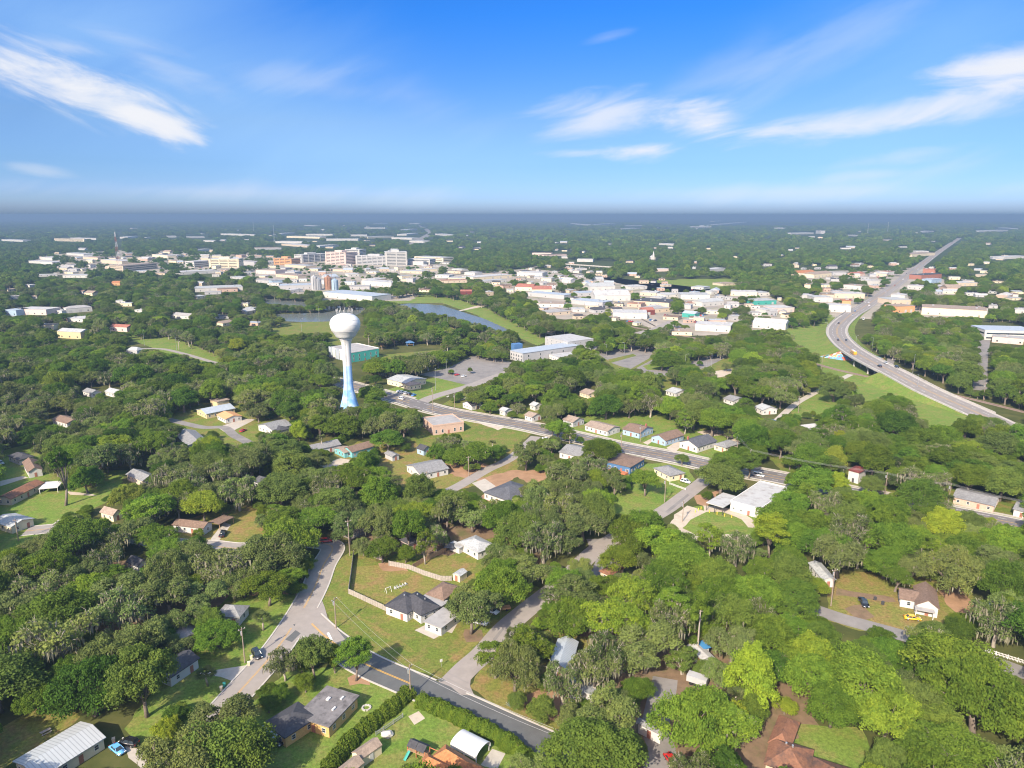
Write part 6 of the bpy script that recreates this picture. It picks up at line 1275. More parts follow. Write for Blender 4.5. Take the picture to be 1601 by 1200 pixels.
def oak(seed, Rr, Ht, ncl, nlf, lf, r0=.42, moss=0, bare=0, word='', mat=LEAF, bark=BARK, **k):
    C,Nn,Lf,sz,cl_,rs = crown_points(seed,Rr,Ht,ncl,nlf,lf,**k)
    cr_ = quads('crown',C,Nn,sz,Lf,mat,rs=rs)
    if moss: cr_ = with_moss(cr_, moss_mesh('moss',cl_,rs,moss,Ht))
    PROTO.append(dict(R=Rr,H=Ht,crown=cr_,trunk=trunk_mesh('trunk',cl_,Ht,Rr,r0,rs,bark,bare=bare),moss=None,word=word)); return len(PROTO)-1
OAKS = [oak(1,8,11,110,21000,.40,.5,word='domed'), oak(2,8,12,95,18000,.40,.45,moss=260,bare=6,lobes=4,word='mossy',mat=MOSSLEAF), oak(3,7.5,13,70,15000,.40,.4,gap=.02,lobes=4,word='open crowned'), oak(4,8.5,10.5,130,22000,.40,.55,rcl=(.11,.19),word='spreading'),
        oak(5,7,14,62,13500,.42,.4,moss=320,bare=10,gap=.025,zr=.5,lobes=3,word='shaggy mossy',mat=MOSSLEAF), oak(6,6.5,12,80,16000,.36,.35,rcl=(.15,.26),droop=.1,word='rounded'), oak(7,7.5,12.5,95,17000,.38,.42,moss=160,bare=4,rcl=(.12,.22),lobes=5,word='lumpy'), oak(8,8,9.5,120,20000,.36,.5,flat=.9,droop=.45,rcl=(.11,.18),word='low broad')]
TALL = [oak(11,5.5,17,60,13000,.38,.32,zc=.63,zr=.5,conic=.35,droop=0,rcl=(.16,.28),word='tall slender'), oak(12,5,15,44,9000,.38,.3,zc=.62,zr=.55,gap=.03,moss=120,bare=4,bark=PALEBARK,rcl=(.16,.28),word='tall thin')]
MAG = [oak(21,7.5,12,100,19000,.44,.38,zc=.5,zr=.6,conic=.3,droop=0,rcl=(.13,.2),flat=.95,word='bushy domed')]
BARE = [oak(31,7,10,46,4200,.42,.4,moss=380,bare=26,gap=.02,bark=PALEBARK,lobes=4,word='half bare',mat=MOSSLEAF)]
GIANT = [oak(13,5.2,25,60,14000,.42,.55,zc=.78,zr=.28,moss=160,bare=3,droop=.05,rcl=(.16,.28),word='tall')]
# palms
def palm(seed, Ht, n=26):
    rs = np.random.default_rng(seed); m = MB(); m.tube([(0,0,-.2),(.15,.1,Ht*.5),(.1,.2,Ht)],[.27,.21,.2],8); tr = m.mesh('trunk', PALEBARK, True)
    C,Nn,S_,Lf = [],[],[],[]
    V,F_,La = [],[],[]
    for k in range(n):
        az = 6.283*k*.381966; el = rs.uniform(-.6,1.2); d = np.array([math.cos(az)*math.cos(el),math.sin(az)*math.cos(el),math.sin(el)]); side = np.array([-math.sin(az),math.cos(az),0.]); base_ = np.array([.1,.2,Ht+.1]); ln = rs.uniform(1.6,2.3)
        cpt = base_ + d*ln*.55; t = rs.uniform(0,1)*(1 if el > -.1 else .2)
        for j in range(9):
            a = (j-4)*.28; tip = cpt + (d*math.cos(a)+side*math.sin(a))*ln*.75 + np.array([0,0,-.25-abs(a)*.3]); w = np.cross(d,side)*.02 + side*math.cos(a)*.11 - d*math.sin(a)*.11
            b = len(V); V += [tuple(cpt-w*.4),tuple((cpt+tip)/2+w+np.array([0,0,.12])),tuple(tip),tuple((cpt+tip)/2-w+np.array([0,0,.12]))]; F_.append((b,b+1,b+2,b+3)); La.append(t)
        b = len(V); w = side*.04; V += [tuple(base_-w),tuple(base_+w),tuple(cpt+w),tuple(cpt-w)]; F_.append((b,b+1,b+2,b+3)); La.append(.2)
    me = bpy.data.meshes.new('fronds'); me.from_pydata(V,[],F_); at_ = me.attributes.new('leaf','FLOAT','FACE'); at_.data.foreach_set('value', np.array(La,np.float32)); me.materials.append(PALM)
    PROTO.append(dict(R=2.6,H=Ht+2,crown=me,trunk=tr,moss=None,word='fan')); return len(PROTO)-1
PALMS = [palm(41,7), palm(42,9,30), palm(43,4.5,30)]
# pine: long bare trunk, irregular tufts near the top
def pine(seed, Ht, Rr):
    rs = np.random.default_rng(seed); cl_ = []
    for k in range(20): z = Ht*rs.uniform(.58,1.0); a = rs.uniform(0,6.28); q = Rr*rs.uniform(.25,1)*(1-.6*max(0,(z/Ht-.7)/.3)); cl_.append((np.array([q*math.cos(a),q*math.sin(a),z]), Rr*rs.uniform(.3,.46), rs.uniform(0,1)))
    Cs,Ns,Ls = [],[],[]
    for p,rc,t in cl_:
        n = 620; d = rs.normal(size=(n,3)); d /= np.linalg.norm(d,axis=1,keepdims=True); Cs.append(p+d*rc*rs.uniform(.3,1,(n,1))*[1,1,.6]); Ns.append(d+rs.normal(size=(n,3))*.6); Ls.append(np.clip(t*.5+rs.uniform(0,.5,n),0,1))
    C = np.concatenate(Cs); m = MB(); m.tube([(0,0,-.3),(.2,.1,Ht*.4),(0,.2,Ht*.97)],[.33,.26,.08],8)
    for p,rc,t in cl_: m.tube([(0.1,.1,p[2]-.8),tuple(p)],[.12,.05],5)
    PROTO.append(dict(R=Rr,H=Ht,crown=quads('crown',C,np.concatenate(Ns),.42*rs.uniform(.7,1.3,len(C)),np.concatenate(Ls),LEAF,aspect=.65,rs=rs),trunk=m.mesh('trunk',PALEBARK,True),moss=None,word='tall')); return len(PROTO)-1
PINES = [pine(51,22,4.2), pine(52,18,3.6)]
def lowtree(seed, Rr, Ht, ncl, nlf, lf): C,Nn,Lf,sz,cl_,rs = crown_points(seed,Rr,Ht,ncl,nlf,lf,rcl=(.3,.45)); return quads('far_crown_%02d'%seed, C,Nn,sz,Lf,LEAF,rs=rs)
# ------------------------------------------------------------------ visibility mask traced from the place: open ground seen from the air
OPEN = [
 [(355,1090),(405,1030),(440,985),(470,950),(485,925),(490,895),(497,870),(503,850),(545,850),(548,868),(560,875),(640,880),(690,872),(698,852),(715,832),(765,838),(755,875),(735,900),(725,905),(702,912),(696,940),(700,975),(733,990),(752,985),(780,965),(795,950),(805,960),(790,985),(757,1005),(755,1020),(760,1030),(742,1060),(738,1080),(760,1095),(810,1115),(855,1140),(845,1172),(800,1150),(770,1130),(745,1115),(700,1090),(660,1083),(640,1085),(600,1060),(585,1030),(575,1000),(545,985),(515,985),(508,1000),(470,1025),(430,1040),(400,1070),(385,1090)],
 [(415,1130),(462,1090),(510,1068),(575,1052),(625,1080),(602,1112),(555,1152),(520,1200),(432,1200),(425,1160)],
 [(530,1200),(560,1165),(645,1095),(700,1120),(770,1150),(800,1180),(780,1200)],
 [(0,1200),(0,1140),(70,1110),(110,1128),(130,1127),(192,1135),(215,1150),(232,1165),(250,1182),(240,1200)],
 [(205,1140),(245,1100),(262,1085),(262,1060),(270,1045),(290,1020),(315,1020),(330,1045),(365,1042),(375,1050),(365,1072),(340,1080),(318,1068),(280,1090),(250,1115),(215,1145)],
 [(340,945),(365,930),(392,943),(400,955),(440,945),(462,950),(445,985),(405,1025),(380,1030),(372,1010),(385,990),(375,968)],
 [(0,720),(10,703),(45,698),(62,733),(88,745),(98,765),(90,800),(85,820),(60,835),(0,862),(0,780)], [(108,775),(150,760),(190,742),(185,760),(130,785),(98,798)],
 [(322,815),(362,803),(400,795),(398,830),(385,850),(340,858),(322,850)], [(270,815),(300,812),(300,828),(270,826)],
 [(262,655),(308,630),(362,626),(372,650),(398,660),(396,690),(352,692),(340,672),(300,668),(268,662)],[(275,680),(300,675),(314,680),(294,697)],
 [(402,660),(430,652),(448,662),(445,672),(405,672)], [(520,702),(548,685),(574,680),(579,698),(552,713),(530,728),(512,728),(518,712)],[(482,690),(510,682),(518,690),(492,704)],
 [(600,705),(622,705),(640,715),(672,708),(692,722),(720,742),(765,732),(800,708),(835,690),(840,700),(800,730),(845,738),(848,748),(800,752),(795,785),(755,770),(720,762),(665,765),(625,755),(600,725)],
 [(640,690),(660,668),(720,668),(740,662),(785,665),(800,690),(770,690),(750,680),(700,672),(672,690),(650,705)],
 [(661,640),(690,636),(720,652),(716,668),(675,675),(662,668)],
 [(600,592),(640,585),(690,597),(735,600),(690,625),(740,640),(795,655),(795,668),(740,668),(715,655),(690,640),(665,642),(620,638),(598,622)],
 [(790,655),(845,668),(850,682),(800,692),(770,690),(725,688),(720,672)],
 [(880,650),(905,648),(955,650),(1040,650),(1060,672),(1110,675),(1148,685),(1148,698),(1115,705),(1095,720),(1088,748),(1068,765),(1035,805),(1030,797),(1000,790),(972,800),(962,790),(985,770),(1000,745),(1020,745),(1008,730),(985,740),(950,738),(947,720),(968,708),(1005,712),(975,705),(966,688),(915,680),(880,665)],
 [(1088,748),(1098,760),(1093,778),(1105,790),(1140,765),(1155,745),(1222,750),(1222,765),(1190,795),(1180,812),(1176,828),(1140,838),(1110,835),(1085,838),(1060,825),(1040,812),(1062,775)],
 [(868,710),(882,692),(908,695),(903,712),(872,718)], [(845,922),(858,935),(815,968),(800,988),(770,1015),(758,1015),(785,985),(830,935)],
 [(925,850),(945,848),(955,890),(972,883),(968,895),(930,900)], [(872,998),(903,997),(903,1008),(884,1045),(876,1045)],[(887,1065),(900,1062),(908,1075),(896,1092)],
 [(1022,1072),(1042,1080),(1035,1125),(1030,1145),(997,1132),(1012,1120)], [(1028,1160),(1045,1170),(1030,1200),(1008,1200)], [(1077,1000),(1105,1010),(1100,1030),(1088,1020)],[(1078,1058),(1102,1066),(1097,1074),(1079,1070)],
 [(1300,930),(1310,908),(1345,900),(1405,925),(1435,912),(1480,922),(1515,940),(1515,955),(1480,955),(1450,968),(1420,975),(1380,965),(1350,985),(1322,995),(1303,985)],
 [(1265,872),(1299,900),(1294,908),(1268,898)], [(1200,1130),(1218,1117),(1255,1120),(1290,1138),(1335,1150),(1355,1185),(1345,1200),(1200,1200)],
 [(1542,1018),(1601,1035),(1601,1055),(1560,1046)], [(1326,728),(1346,730),(1347,752),(1368,768),(1330,762)], [(1488,768),(1520,768),(1560,778),(1601,790),(1601,822),(1565,816),(1550,802),(1490,788)],[(1418,776),(1445,778),(1450,786),(1425,782)],
 [(1200,738),(1222,732),(1222,752),(1205,748)],[(1195,718),(1215,712),(1222,728),(1200,730)],
 [(1180,628),(1203,636),(1224,642),(1212,656),(1184,648)], [(1252,655),(1278,656),(1270,670),(1256,666)], [(1240,634),(1272,612),(1300,606),(1308,630),(1300,640),(1262,642),(1230,645)],
 [(1235,512),(1288,506),(1300,490),(1335,480),(1362,500),(1365,520),(1340,525),(1362,548),(1420,575),(1500,612),(1601,655),(1601,665),(1560,652),(1520,642),(1500,660),(1470,665),(1440,652),(1425,625),(1390,612),(1365,625),(1345,625),(1338,600),(1310,585),(1285,578),(1275,552),(1245,535)],
 [(1330,500),(1345,480),(1385,456),(1412,436),(1440,412),(1478,385),(1502,370),(1502,376),(1475,400),(1452,415),(1425,440),(1395,460),(1365,490)],
 [(660,582),(740,556),(790,566),(788,578),(745,603),(690,596)], [(938,554),(985,546),(1022,548),(1014,560),(1003,574),(958,573)],[(1008,574),(1022,568),(1042,577),(1030,584),(1012,582)],[(1085,562),(1138,556),(1138,566),(1090,576)],[(1117,580),(1145,576),(1143,587),(1120,590)],
 [(650,482),(690,477),(740,491),(798,514),(790,517),(745,501),(700,490)], [(575,463),(690,462),(760,482),(830,520),(842,531),(800,515),(740,490),(690,475),(640,476)],
 [(445,495),(508,496),(508,500),(447,501)],[(425,508),(515,506),(515,517),(440,522),(425,514)],[(415,468),(475,473),(478,477),(415,473)], [(205,528),(250,525),(300,540),(345,560),(340,568),(290,555),(205,540)],
 [(590,545),(640,535),(690,535),(690,545),(640,555),(590,558)], [(514,532),(584,532),(583,560),(545,566),(515,568)], [(514,482),(568,482),(568,520),(556,600),(560,634),(528,634),(536,560),(530,530),(514,520)],
 [(797,540),(855,522),(898,522),(898,545),(880,558),(815,562),(797,558)],[(1499,614),(1601,640),(1601,650),(1510,625)],[(725,618),(750,622),(748,638),(725,634)],[(780,637),(797,637),(796,644),(780,644)],[(819,628),(843,628),(840,660),(820,658)],
 [(1535,520),(1545,520),(1542,610),(1530,610)],[(1535,500),(1601,505),(1601,540),(1540,535)],[(1100,490),(1140,500),(1140,522),(1060,528),(1080,510)],[(985,508),(1050,488),(1055,497),(1000,520)],
 [(930,438),(1010,437),(1100,432),(1150,438),(1100,452),(960,448)],[(860,490),(900,485),(920,492),(880,500)],
]
PARTIAL = [([(400,398),(520,396),(700,406),(720,425),(640,462),(500,468),(440,455),(380,430)],.36),([(700,432),(830,420),(900,425),(1020,450),(1200,462),(1230,480),(1200,505),(1050,520),(980,498),(860,492),(790,462)],.34),
  ([(50,400),(200,390),(400,395),(420,425),(300,430),(180,428),(90,432)],.5),([(1240,425),(1400,420),(1440,415),(1480,440),(1540,490),(1440,500),(1390,500),(1300,492),(1270,462)],.45),([(420,350),(660,348),(680,376),(560,384),(420,384)],.7)]
OPEN += XOPEN
for x0,x1,y0,y1 in FARBOX: OPEN.append([(x0,y0),(x1,y0),(x1,y1),(x0,y1)])
MS = 2; MWd, MHt = 1601//MS+1, 1300//MS
def raster(polys, val=None):
    A = np.zeros((MHt,MWd), np.float32); gx, gy = np.meshgrid(np.arange(MWd)*MS+.5, np.arange(MHt)*MS+.5)
    for q in polys:
        poly, v = (q if val is None else (q, val)); xs_ = [p[0] for p in poly]; ys_ = [p[1] for p in poly]
        i0,i1 = max(0,int(min(xs_)/MS)-1), min(MWd,int(max(xs_)/MS)+2); j0,j1 = max(0,int(min(ys_)/MS)-1), min(MHt,int(max(ys_)/MS)+2)
        if i1 <= i0 or j1 <= j0: continue
        X, Y = gx[j0:j1,i0:i1], gy[j0:j1,i0:i1]; ins = np.zeros(X.shape,bool); n = len(poly); k = n-1
        for i in range(n):
            (xi,yi),(xk,yk) = poly[i],poly[k]
            if yi != yk: ins ^= ((yi > Y) != (yk > Y)) & (X < (xk-xi)*(Y-yi)/(yk-yi)+xi)
            k = i
        A[j0:j1,i0:i1] = np.maximum(A[j0:j1,i0:i1], ins*v)
    return A
OM = raster(OPEN, 1.0) > .5; PM = raster(PARTIAL)
def look(M_, px, py):
    i = np.clip((px/MS).astype(int), 0, MWd-1); j = np.clip((py/MS).astype(int), 0, MHt-1); v = M_[j,i]
    return np.where((px < 0)|(px > 1601)|(py < 0)|(py > 1298), 0, v)
# crown sample points (unit): centre ring, upper part, lower edge
_sp = [(math.cos(a)*r,math.sin(a)*r,z) for z,r in ((.25,.55),(.4,.85),(.55,.95),(.7,.9),(.85,.7)) for a in np.linspace(0,6.283,11)[:-1]]
SP = np.array(_sp + [(0,0,1.0),(0,0,.7)]); _old = np.array([(0,0,1.0),(.6,0,.75),(-.6,0,.75),(0,0,.7),(.8,0,.5),(-.8,0,.5),(0,-.75,.5),(.55,-.55,.6),(-.55,-.55,.6),(0,.6,.85),(.4,.3,.95),(-.4,.3,.95),(0,-.6,.35),(.5,0,.3),(-.5,0,.3)])
def projv(X,Y,Z):
    dz = Z-CAMH; dep = Y*cP-dz*sP; up = Y*sP+dz*cP; return 800.5+F*X/dep, 600-F*up/dep
def blocked(X, Y, Rr, Ht, tol=1):
    """number of crown samples that would hide something the air photo shows"""
    x = X[:,None]+SP[None,:,0]*Rr[:,None]*.9; y = Y[:,None]+SP[None,:,1]*Rr[:,None]*.9; z = SP[None,:,2]*Ht[:,None]*.97
    px, py = projv(x,y,z); return look(OM,px,py).sum(1) + (look(HM,px,py) > Y[:,None]+2).sum(1)
HM = np.zeros((MHt,MWd), np.float32)
def protect(x, y, R_, H_):
    c = pj(x,y,H_*.6); k = F/c[2]; q = [(c[0]+R_*.8*k*math.cos(a), c[1]+H_*.32*k*math.sin(a)) for a in np.linspace(0,6.283,18)[:-1]]
    np.maximum(HM, raster([q], float(y)), out=HM)
def inpoly2(p, poly):
    ins = False; k = len(poly)-1
    for i in range(len(poly)):
        a, b = poly[i], poly[k]
        if (a.y > p.y) != (b.y > p.y) and p.x < (b.x-a.x)*(p.y-a.y)/(b.y-a.y)+a.x: ins = not ins
        k = i
    return ins
FB_ = [(min(p.x for p in f),max(p.x for p in f),min(p.y for p in f),max(p.y for p in f),f) for f in FOOT]
def on_building(p, e=0):
    for x0,x1,y0,y1,f in FB_:
        if x0-e < p.x < x1+e and y0-e < p.y < y1+e:
            if e > 0 or inpoly2(p,f): return True
    return False
TREES = []   # (x,y,proto,scale,rot,tint,kind)
HASH = {}
def hkey(x,y): return (int(x//12), int(y//12))
def clash(x, y, r, f):
    kx, ky = hkey(x,y)
    for i in range(kx-2,kx+3):
        for j in range(ky-2,ky+3):
            for (a,b,c) in HASH.get((i,j),()):
                if (a-x)**2+(b-y)**2 < (f*(r+c))**2: return True
    return False
def put(x, y, proto, R_, tint, kind, H_=None, note=None):
    p = PROTO[proto]; s = R_/p['R']; sz_ = (H_/p['H']) if H_ else s*random.uniform(.9,1.15)
    TREES.append(dict(x=x,y=y,p=proto,s=s,sz=sz_,rot=random.uniform(0,6.28),tint=tint,kind=kind,R=R_,H=sz_*p['H'],note=note)); HASH.setdefault(hkey(x,y),[]).append((x,y,R_))
# hand placed trees
HAND = [ (1034,579,8.5,10,.42,OAKS[3:4],'broad oak beside round drive island, left of a pair'),(1058,577,8.5,10,.40,OAKS[0:1],'broad oak beside round drive, right of a pair'),(973,551,5,8,.5,OAKS[5:6],'small tree at back of island lot'),(925,552,7,12,.42,OAKS[2:3],'ragged tree left of island lot'),
 (735,584,2.6,5,.5,OAKS[5:6],'small tree in half empty parking lot, right one'),(706,586,2.4,4.5,.5,OAKS[5:6],'small tree in half empty parking lot, left one'),(1094,572,3.2,4.5,.3,OAKS[7:8],'dark low tree in round drive lot'),
 (675,507,8,12,.40,OAKS[0:1],'dark oak in front of pond, left of three'),(712,516,8,12,.38,OAKS[1:2],'dark oak in front of pond, middle of three'),(752,524,8,12,.42,OAKS[2:3],'dark oak in front of pond, right of three'), # px,py base, radius m, height m, tint, proto list, note
 (1127,772,10.3,13.5,.42,OAKS[3:4],'big round mid green oak beside the white clinic street corner'),(1470,846,8.6,13,.93,MAG,'bright lime green domed tree below the long grey house'),(1172,1098,8.6,15,.90,MAG,'big pale lime flowering tree in the lower right woods'),
 (1203,872,6.6,17,.88,TALL[:1],'tall lime green tree in front of the white clinic'),(468,692,6.2,12,.93,MAG,'bright lime green tree beside white bungalow'),(372,556,8,16,.86,OAKS[5:6],'lime green tree at right end of park lawn'),
 (584,592,9,13,.80,OAKS[5:6],'bright green rounded tree right of water tower stem'),(502,612,8,13,.72,OAKS[5:6],'bright green tree left of water tower stem'),
 (737,990,8.2,15,.44,OAKS[4:5],'mossy oak with bare trunk on lawn beside the white lawn car'),(557,1064,4.6,12.5,.50,TALL[:1],'slender green tree at lawn edge of the yellow lined street'),(524,1052,3.2,8.5,.74,TALL[:1],'small bright pointed tree behind the yellow lined street'),
 (492,1062,5.6,13,.45,OAKS[2:3],'dark ragged oak above the yellow brick house'),(447,1064,5.2,9,.30,BARE,'grey mossy half bare tree beside curved road'),(478,1082,3.2,5,.55,OAKS[5:6],'small round green tree behind the yellow brick house'),
 (103,790,5.0,26,.42,GIANT,'very tall bare trunk tree with thin mossy crown at left'),(1090,1026,3.6,19,.52,PINES[1:],'thin tall pine in front of blue tarp trailer'),
 (1303,628,11,14,.33,OAKS[3:4],'broad dark oak left of highway embankment lawn'),(1335,642,7,11,.36,OAKS[1:2],'dark mossy oak beside embankment lawn palm'),(1398,685,12,15.5,.32,OAKS[0:1],'huge dark domed oak below highway lawn'),(1440,706,10.5,13,.34,OAKS[3:4],'broad dark oak right of huge domed oak'),
 (716,729,8.6,9.5,.52,OAKS[7:8],'broad bushy tree on vacant lot, right of a pair'),(683,722,7.6,9,.54,OAKS[7:8],'broad bushy tree on vacant lot, left of a pair'),(872,692,6.6,13.5,.56,OAKS[2:3],'leafy tree beside avenue between white pickup and grey gable house'),(938,729,8.4,13.5,.40,OAKS[5:6],'dark rounded tree beside avenue left of blue building'),(822,735,7.2,15,.5,OAKS[4:5],'shaggy mossy tree beside back street end'),
 (1066,728,3.4,6,.45,OAKS[5:6],'small tree beside avenue right of low grey house'),(340,1012,8.4,7.5,.50,OAKS[7:8],'low wide spreading tree before grey hipped house'),(1240,962,9.6,11,.56,OAKS[3:4],'smooth wide domed oak left of pickup pole'),
 (655,790,8,14,.42,OAKS[0:1],'dark dense oak over the dusty tan roof'),(700,830,7.5,17,.55,OAKS[4:5],'tall mossy oak beside curving board fence'),(640,862,7.5,17,.56,OAKS[2:3],'tall open oak beside shaded board fence'),(590,850,7,15,.55,OAKS[1:2],'mossy oak left of hidden pink house'),(665,882,4,13,.62,TALL[1:],'thin trunked tree against the curving board fence'),
 (440,790,12,14,.36,OAKS[3:4],'huge dark dense oak left of dusty tan roof'),(430,905,11,15,.50,OAKS[1:2],'massive mossy oak at the curved road bend'),(340,1240,11,15,.55,OAKS[0:1],'broad pale green oak at bottom edge beside road'),(268,960,8,14,.40,OAKS[4:5],'shaggy mossy oak left of grey hipped house'),(285,1255,9,16,.55,OAKS[1:2],'mossy oak at bottom photo edge'),
 (385,1230,7,15,.5,OAKS[5:6],'dark rounded oak at bottom edge left of yellow brick house'),(230,1120,9,19,.46,OAKS[2:3],'tall mid green oak behind the silver metal roof'),(805,1080,6.5,13,.5,OAKS[1:2],'mossy tree at lawn right of side street'),(775,1060,5,11,.62,TALL[1:],'thin leafy tree right of side street junction'),
 (920,1215,10,13,.48,OAKS[0:1],'dense green oak at bottom where the street leaves photo'),(1085,1165,10.5,13,.58,OAKS[3:4],'wide bright domed oak right of the dark lane'),(880,1105,6,11,.5,BARE,'half bare grey branched tree over plank porch house'),(930,1090,6.5,13,.42,BARE,'half bare mossy oak beside lane asphalt'),
 (965,905,6.4,12,.66,OAKS[5:6],'bright green rounded tree before the woodland street'),(850,880,8.5,15,.36,BARE,'large grey mossy half bare oak at photo centre'),(1008,775,7,12.5,.52,OAKS[2:3],'open crowned tree in yard below blue building'),(960,775,6,13,.5,OAKS[4:5],'mossy tree before red deck'),
 (1108,872,5,13,.62,TALL[1:],'thin pale tree beside sandy drive'),(1150,885,7,12,.34,BARE,'half bare branching tree below the white clinic'),(1505,700,8,17,.4,OAKS[2:3],'tall open crowned oak at lower end of highway'),(1560,720,10,15,.3,OAKS[0:1],'dark oak right of highway end'),
 (1360,775,6,9,.5,OAKS[5:6],'green tree beside red tiled house'),(745,640,7,12,.6,OAKS[5:6],'bright tree behind junction cottage'),(775,632,7.5,14,.56,OAKS[2:3],'green tree right of junction cottage'),
]
PALML = [(1336,650,7,'fan palm at foot of embankment lawn'),(1302,706,5,'small fan palm in woods left of pale trunk palm'),(1366,712,9,'pale trunk fan palm above red tiled house'),(577,545,14,'tall fan palm right of water tower ball'),(648,532,13,'tall fan palm behind park trees'),(503,706,8,'fan palm left of turquoise cottage'),(547,672,9,'fan palm behind turquoise cottage'),(412,985,4.5,'low fan palm on shaded lawn beside curved road'),
 (298,1205,4.5,'low fan palm at bottom edge among oaks'),(1147,1125,7,'fan palm left of large lime tree'),(1316,752,6,'shaggy palm left of red tiled house'),(1362,766,5.5,'shaggy palm right of red tiled house'),(1137,688,5,'fan palm behind grey hipped bungalow'),(325,1072,4,'low palm beside drive of dark porch house'),(800,1022,6,'palm beside the side street'),(596,700,5,'fan palm above grey shed'),(770,710,6,'palm beside back street upper end'),(53,690,7,'fan palm behind brown gabled white house'),(1100,870,5,'palm beside sandy drive'),(1110,1150,5,'low palm below large lime tree'),(1480,800,6,'palm at left end of long grey house'),(890,595,8,'palm among the mid woods'),(700,560,11,'tall palm in half empty parking lot'),(1470,760,7,'palm above long grey house'),(990,620,8,'palm in woods below round drive lot'),(300,545,10,'palm beside park lawn'),(280,548,11,'taller palm beside park lawn')]
for px,py,R_,H_,ti,pl,note in HAND: q = at(px,py); put(q.x,q.y,random.choice(pl),R_,ti,'oak_tree',H_,note); protect(q.x,q.y,R_,H_)
for px,py,h,note in PALML:
    q = at(px,py); pr_ = PALMS[0] if 5.5 < h < 8 else PALMS[1] if h >= 8 else PALMS[2]; put(q.x,q.y,pr_,2.9 if h > 5 else 3.3,.5+random.uniform(-.15,.2),'palm_tree',h+1.6,note)
def tint_at(px, py):
    """regional leaf colour: dark oaks to the left and far, yellower green to the right foreground"""
    t = .40 + .09*(px/1601) + .07*min(1,max(0,(py-560)/500))
    return t
rt = random.Random(21)
def scatter(n, rlo, rhi, f, ymin, ymax, tol, prob, hscale=(1.35,1.85), kind='oak_tree'):
    # uniform over ground of the view wedge
    Y = np.sqrt(rng.uniform(ymin**2, ymax**2, n)); X = rng.uniform(-1,1,n)*(Y*.80+22); Rr = rng.uniform(rlo,rhi,n); Ht = Rr*rng.uniform(*hscale,n); Ht = np.clip(Ht, Rr*1.0, 19)
    bl = blocked(X,Y,Rr,Ht); px, py = projv(X,Y,np.zeros(n)); pm = look(PM,px,py)
    for i in np.nonzero(bl <= tol)[0]:
        if pm[i] > 0 and rt.random() > pm[i]: continue
        if rt.random() > prob: continue
        x, y, r = X[i], Y[i], Rr[i]
        if clash(x,y,r,f): continue
        p = Vector((x,y,0))
        if near_road(p, 1.0 if r > 3.5 else .3) or on_building(p): continue
        if water_near(px[i],py[i]): continue
        ti = tint_at(px[i],py[i]) + rt.gauss(0,.11)
        if rt.random() < .045: ti += .28
        if r > 4.2:
            u = rt.random(); mossy = 480 < px[i] < 1020 and 720 < py[i] < 1030 or px[i] < 420 and py[i] > 640
            pr_ = rt.choice([OAKS[1],OAKS[4],OAKS[6],BARE[0]]) if mossy and rt.random() < .55 else rt.choice(OAKS) if u < .78 else rt.choice(TALL) if u < .86 else rt.choice(BARE) if u < .94 else rt.choice(MAG)
            if pr_ in TALL: r_ = min(r, 6)
            else: r_ = r
        else: pr_ = rt.choice([OAKS[5],OAKS[5],OAKS[7],MAG[0],OAKS[0]]); r_ = r
        put(x,y,pr_,r_,max(.12,min(.97,ti)),kind,Ht[i])
WPOLY = [(630,472),(690,475),(722,485),(760,497),(805,518),(780,523),(735,511),(700,504),(640,495)]
WP2 = [(425,490),(520,490),(522,507),(425,506)]; WP3 = [(405,466),(500,474),(520,480),(405,474)]
WM = raster([WPOLY,WP2,WP3],1.0) > .5
def water_near(px,py): return bool(look(WM,np.array([px]),np.array([py]))[0])
scatter(16000, 7.5, 10.5, .60, 96, 560, 0, .9)
scatter(26000, 5.5, 8, .58, 96, 620, 0, .85)
scatter(30000, 4.2, 6, .56, 96, 620, 0, .8)
scatter(22000, 2.4, 3.8, .60, 100, 480, 0, .8, (1.2,1.8))
scatter(40000, 5.5, 9, .60, 560, 1250, 0, .95)
scatter(40000, 4, 6, .58, 560, 1250, 0, .95)
NB_ = len(TREES)
# ------------------------------------------------------------------ which trees are individuals
for t in TREES:
    bx,by = projv(np.array([t['x']]),np.array([t['y']]),np.array([0.])); cx,cy_ = projv(np.array([t['x']]),np.array([t['y']]),np.array([t['H']*.65])); t['px'],t['py'] = float(cx[0]),float(cy_[0]); t['by'] = float(by[0])
    t['dist'] = math.hypot(t['x'],t['y'],CAMH); t['size'] = t['R']*math.sqrt(t['H']/t['R'])/t['dist']
    m_ = t['R']/t['dist']*F
    t['inview'] = -m_*.5 < t['px'] < 1601+m_*.5 and t['py'] < 1200+m_*.6 and t['py'] > 330
    t['big'] = t['R'] > 3.9
oaks = [t for t in TREES if t['kind']=='oak_tree' and t['inview'] and t['big']]
oaks.sort(key=lambda t: (0 if t['note'] else 1, -t['size']))
ind = oaks[:NTREE]; ids = set(id(t) for t in ind)
pal = [t for t in TREES if t['kind']=='palm_tree']; ids |= set(id(t) for t in pal)
rest = [t for t in TREES if id(t) not in ids]
print('TREES', len(TREES), 'individual', len(ind), 'rest', len(rest), 'farthest individual py', min(t['py'] for t in ind))
litems, plitems = [], []
def colour_word(ti): return 'dark green' if ti < .36 else 'deep green' if ti < .46 else 'mid green' if ti < .56 else 'fresh green' if ti < .68 else 'bright green' if ti < .8 else 'lime green'
def size_word(R_): return 'small' if R_ < 5 else 'medium' if R_ < 6.6 else 'large' if R_ < 8.6 else 'huge'
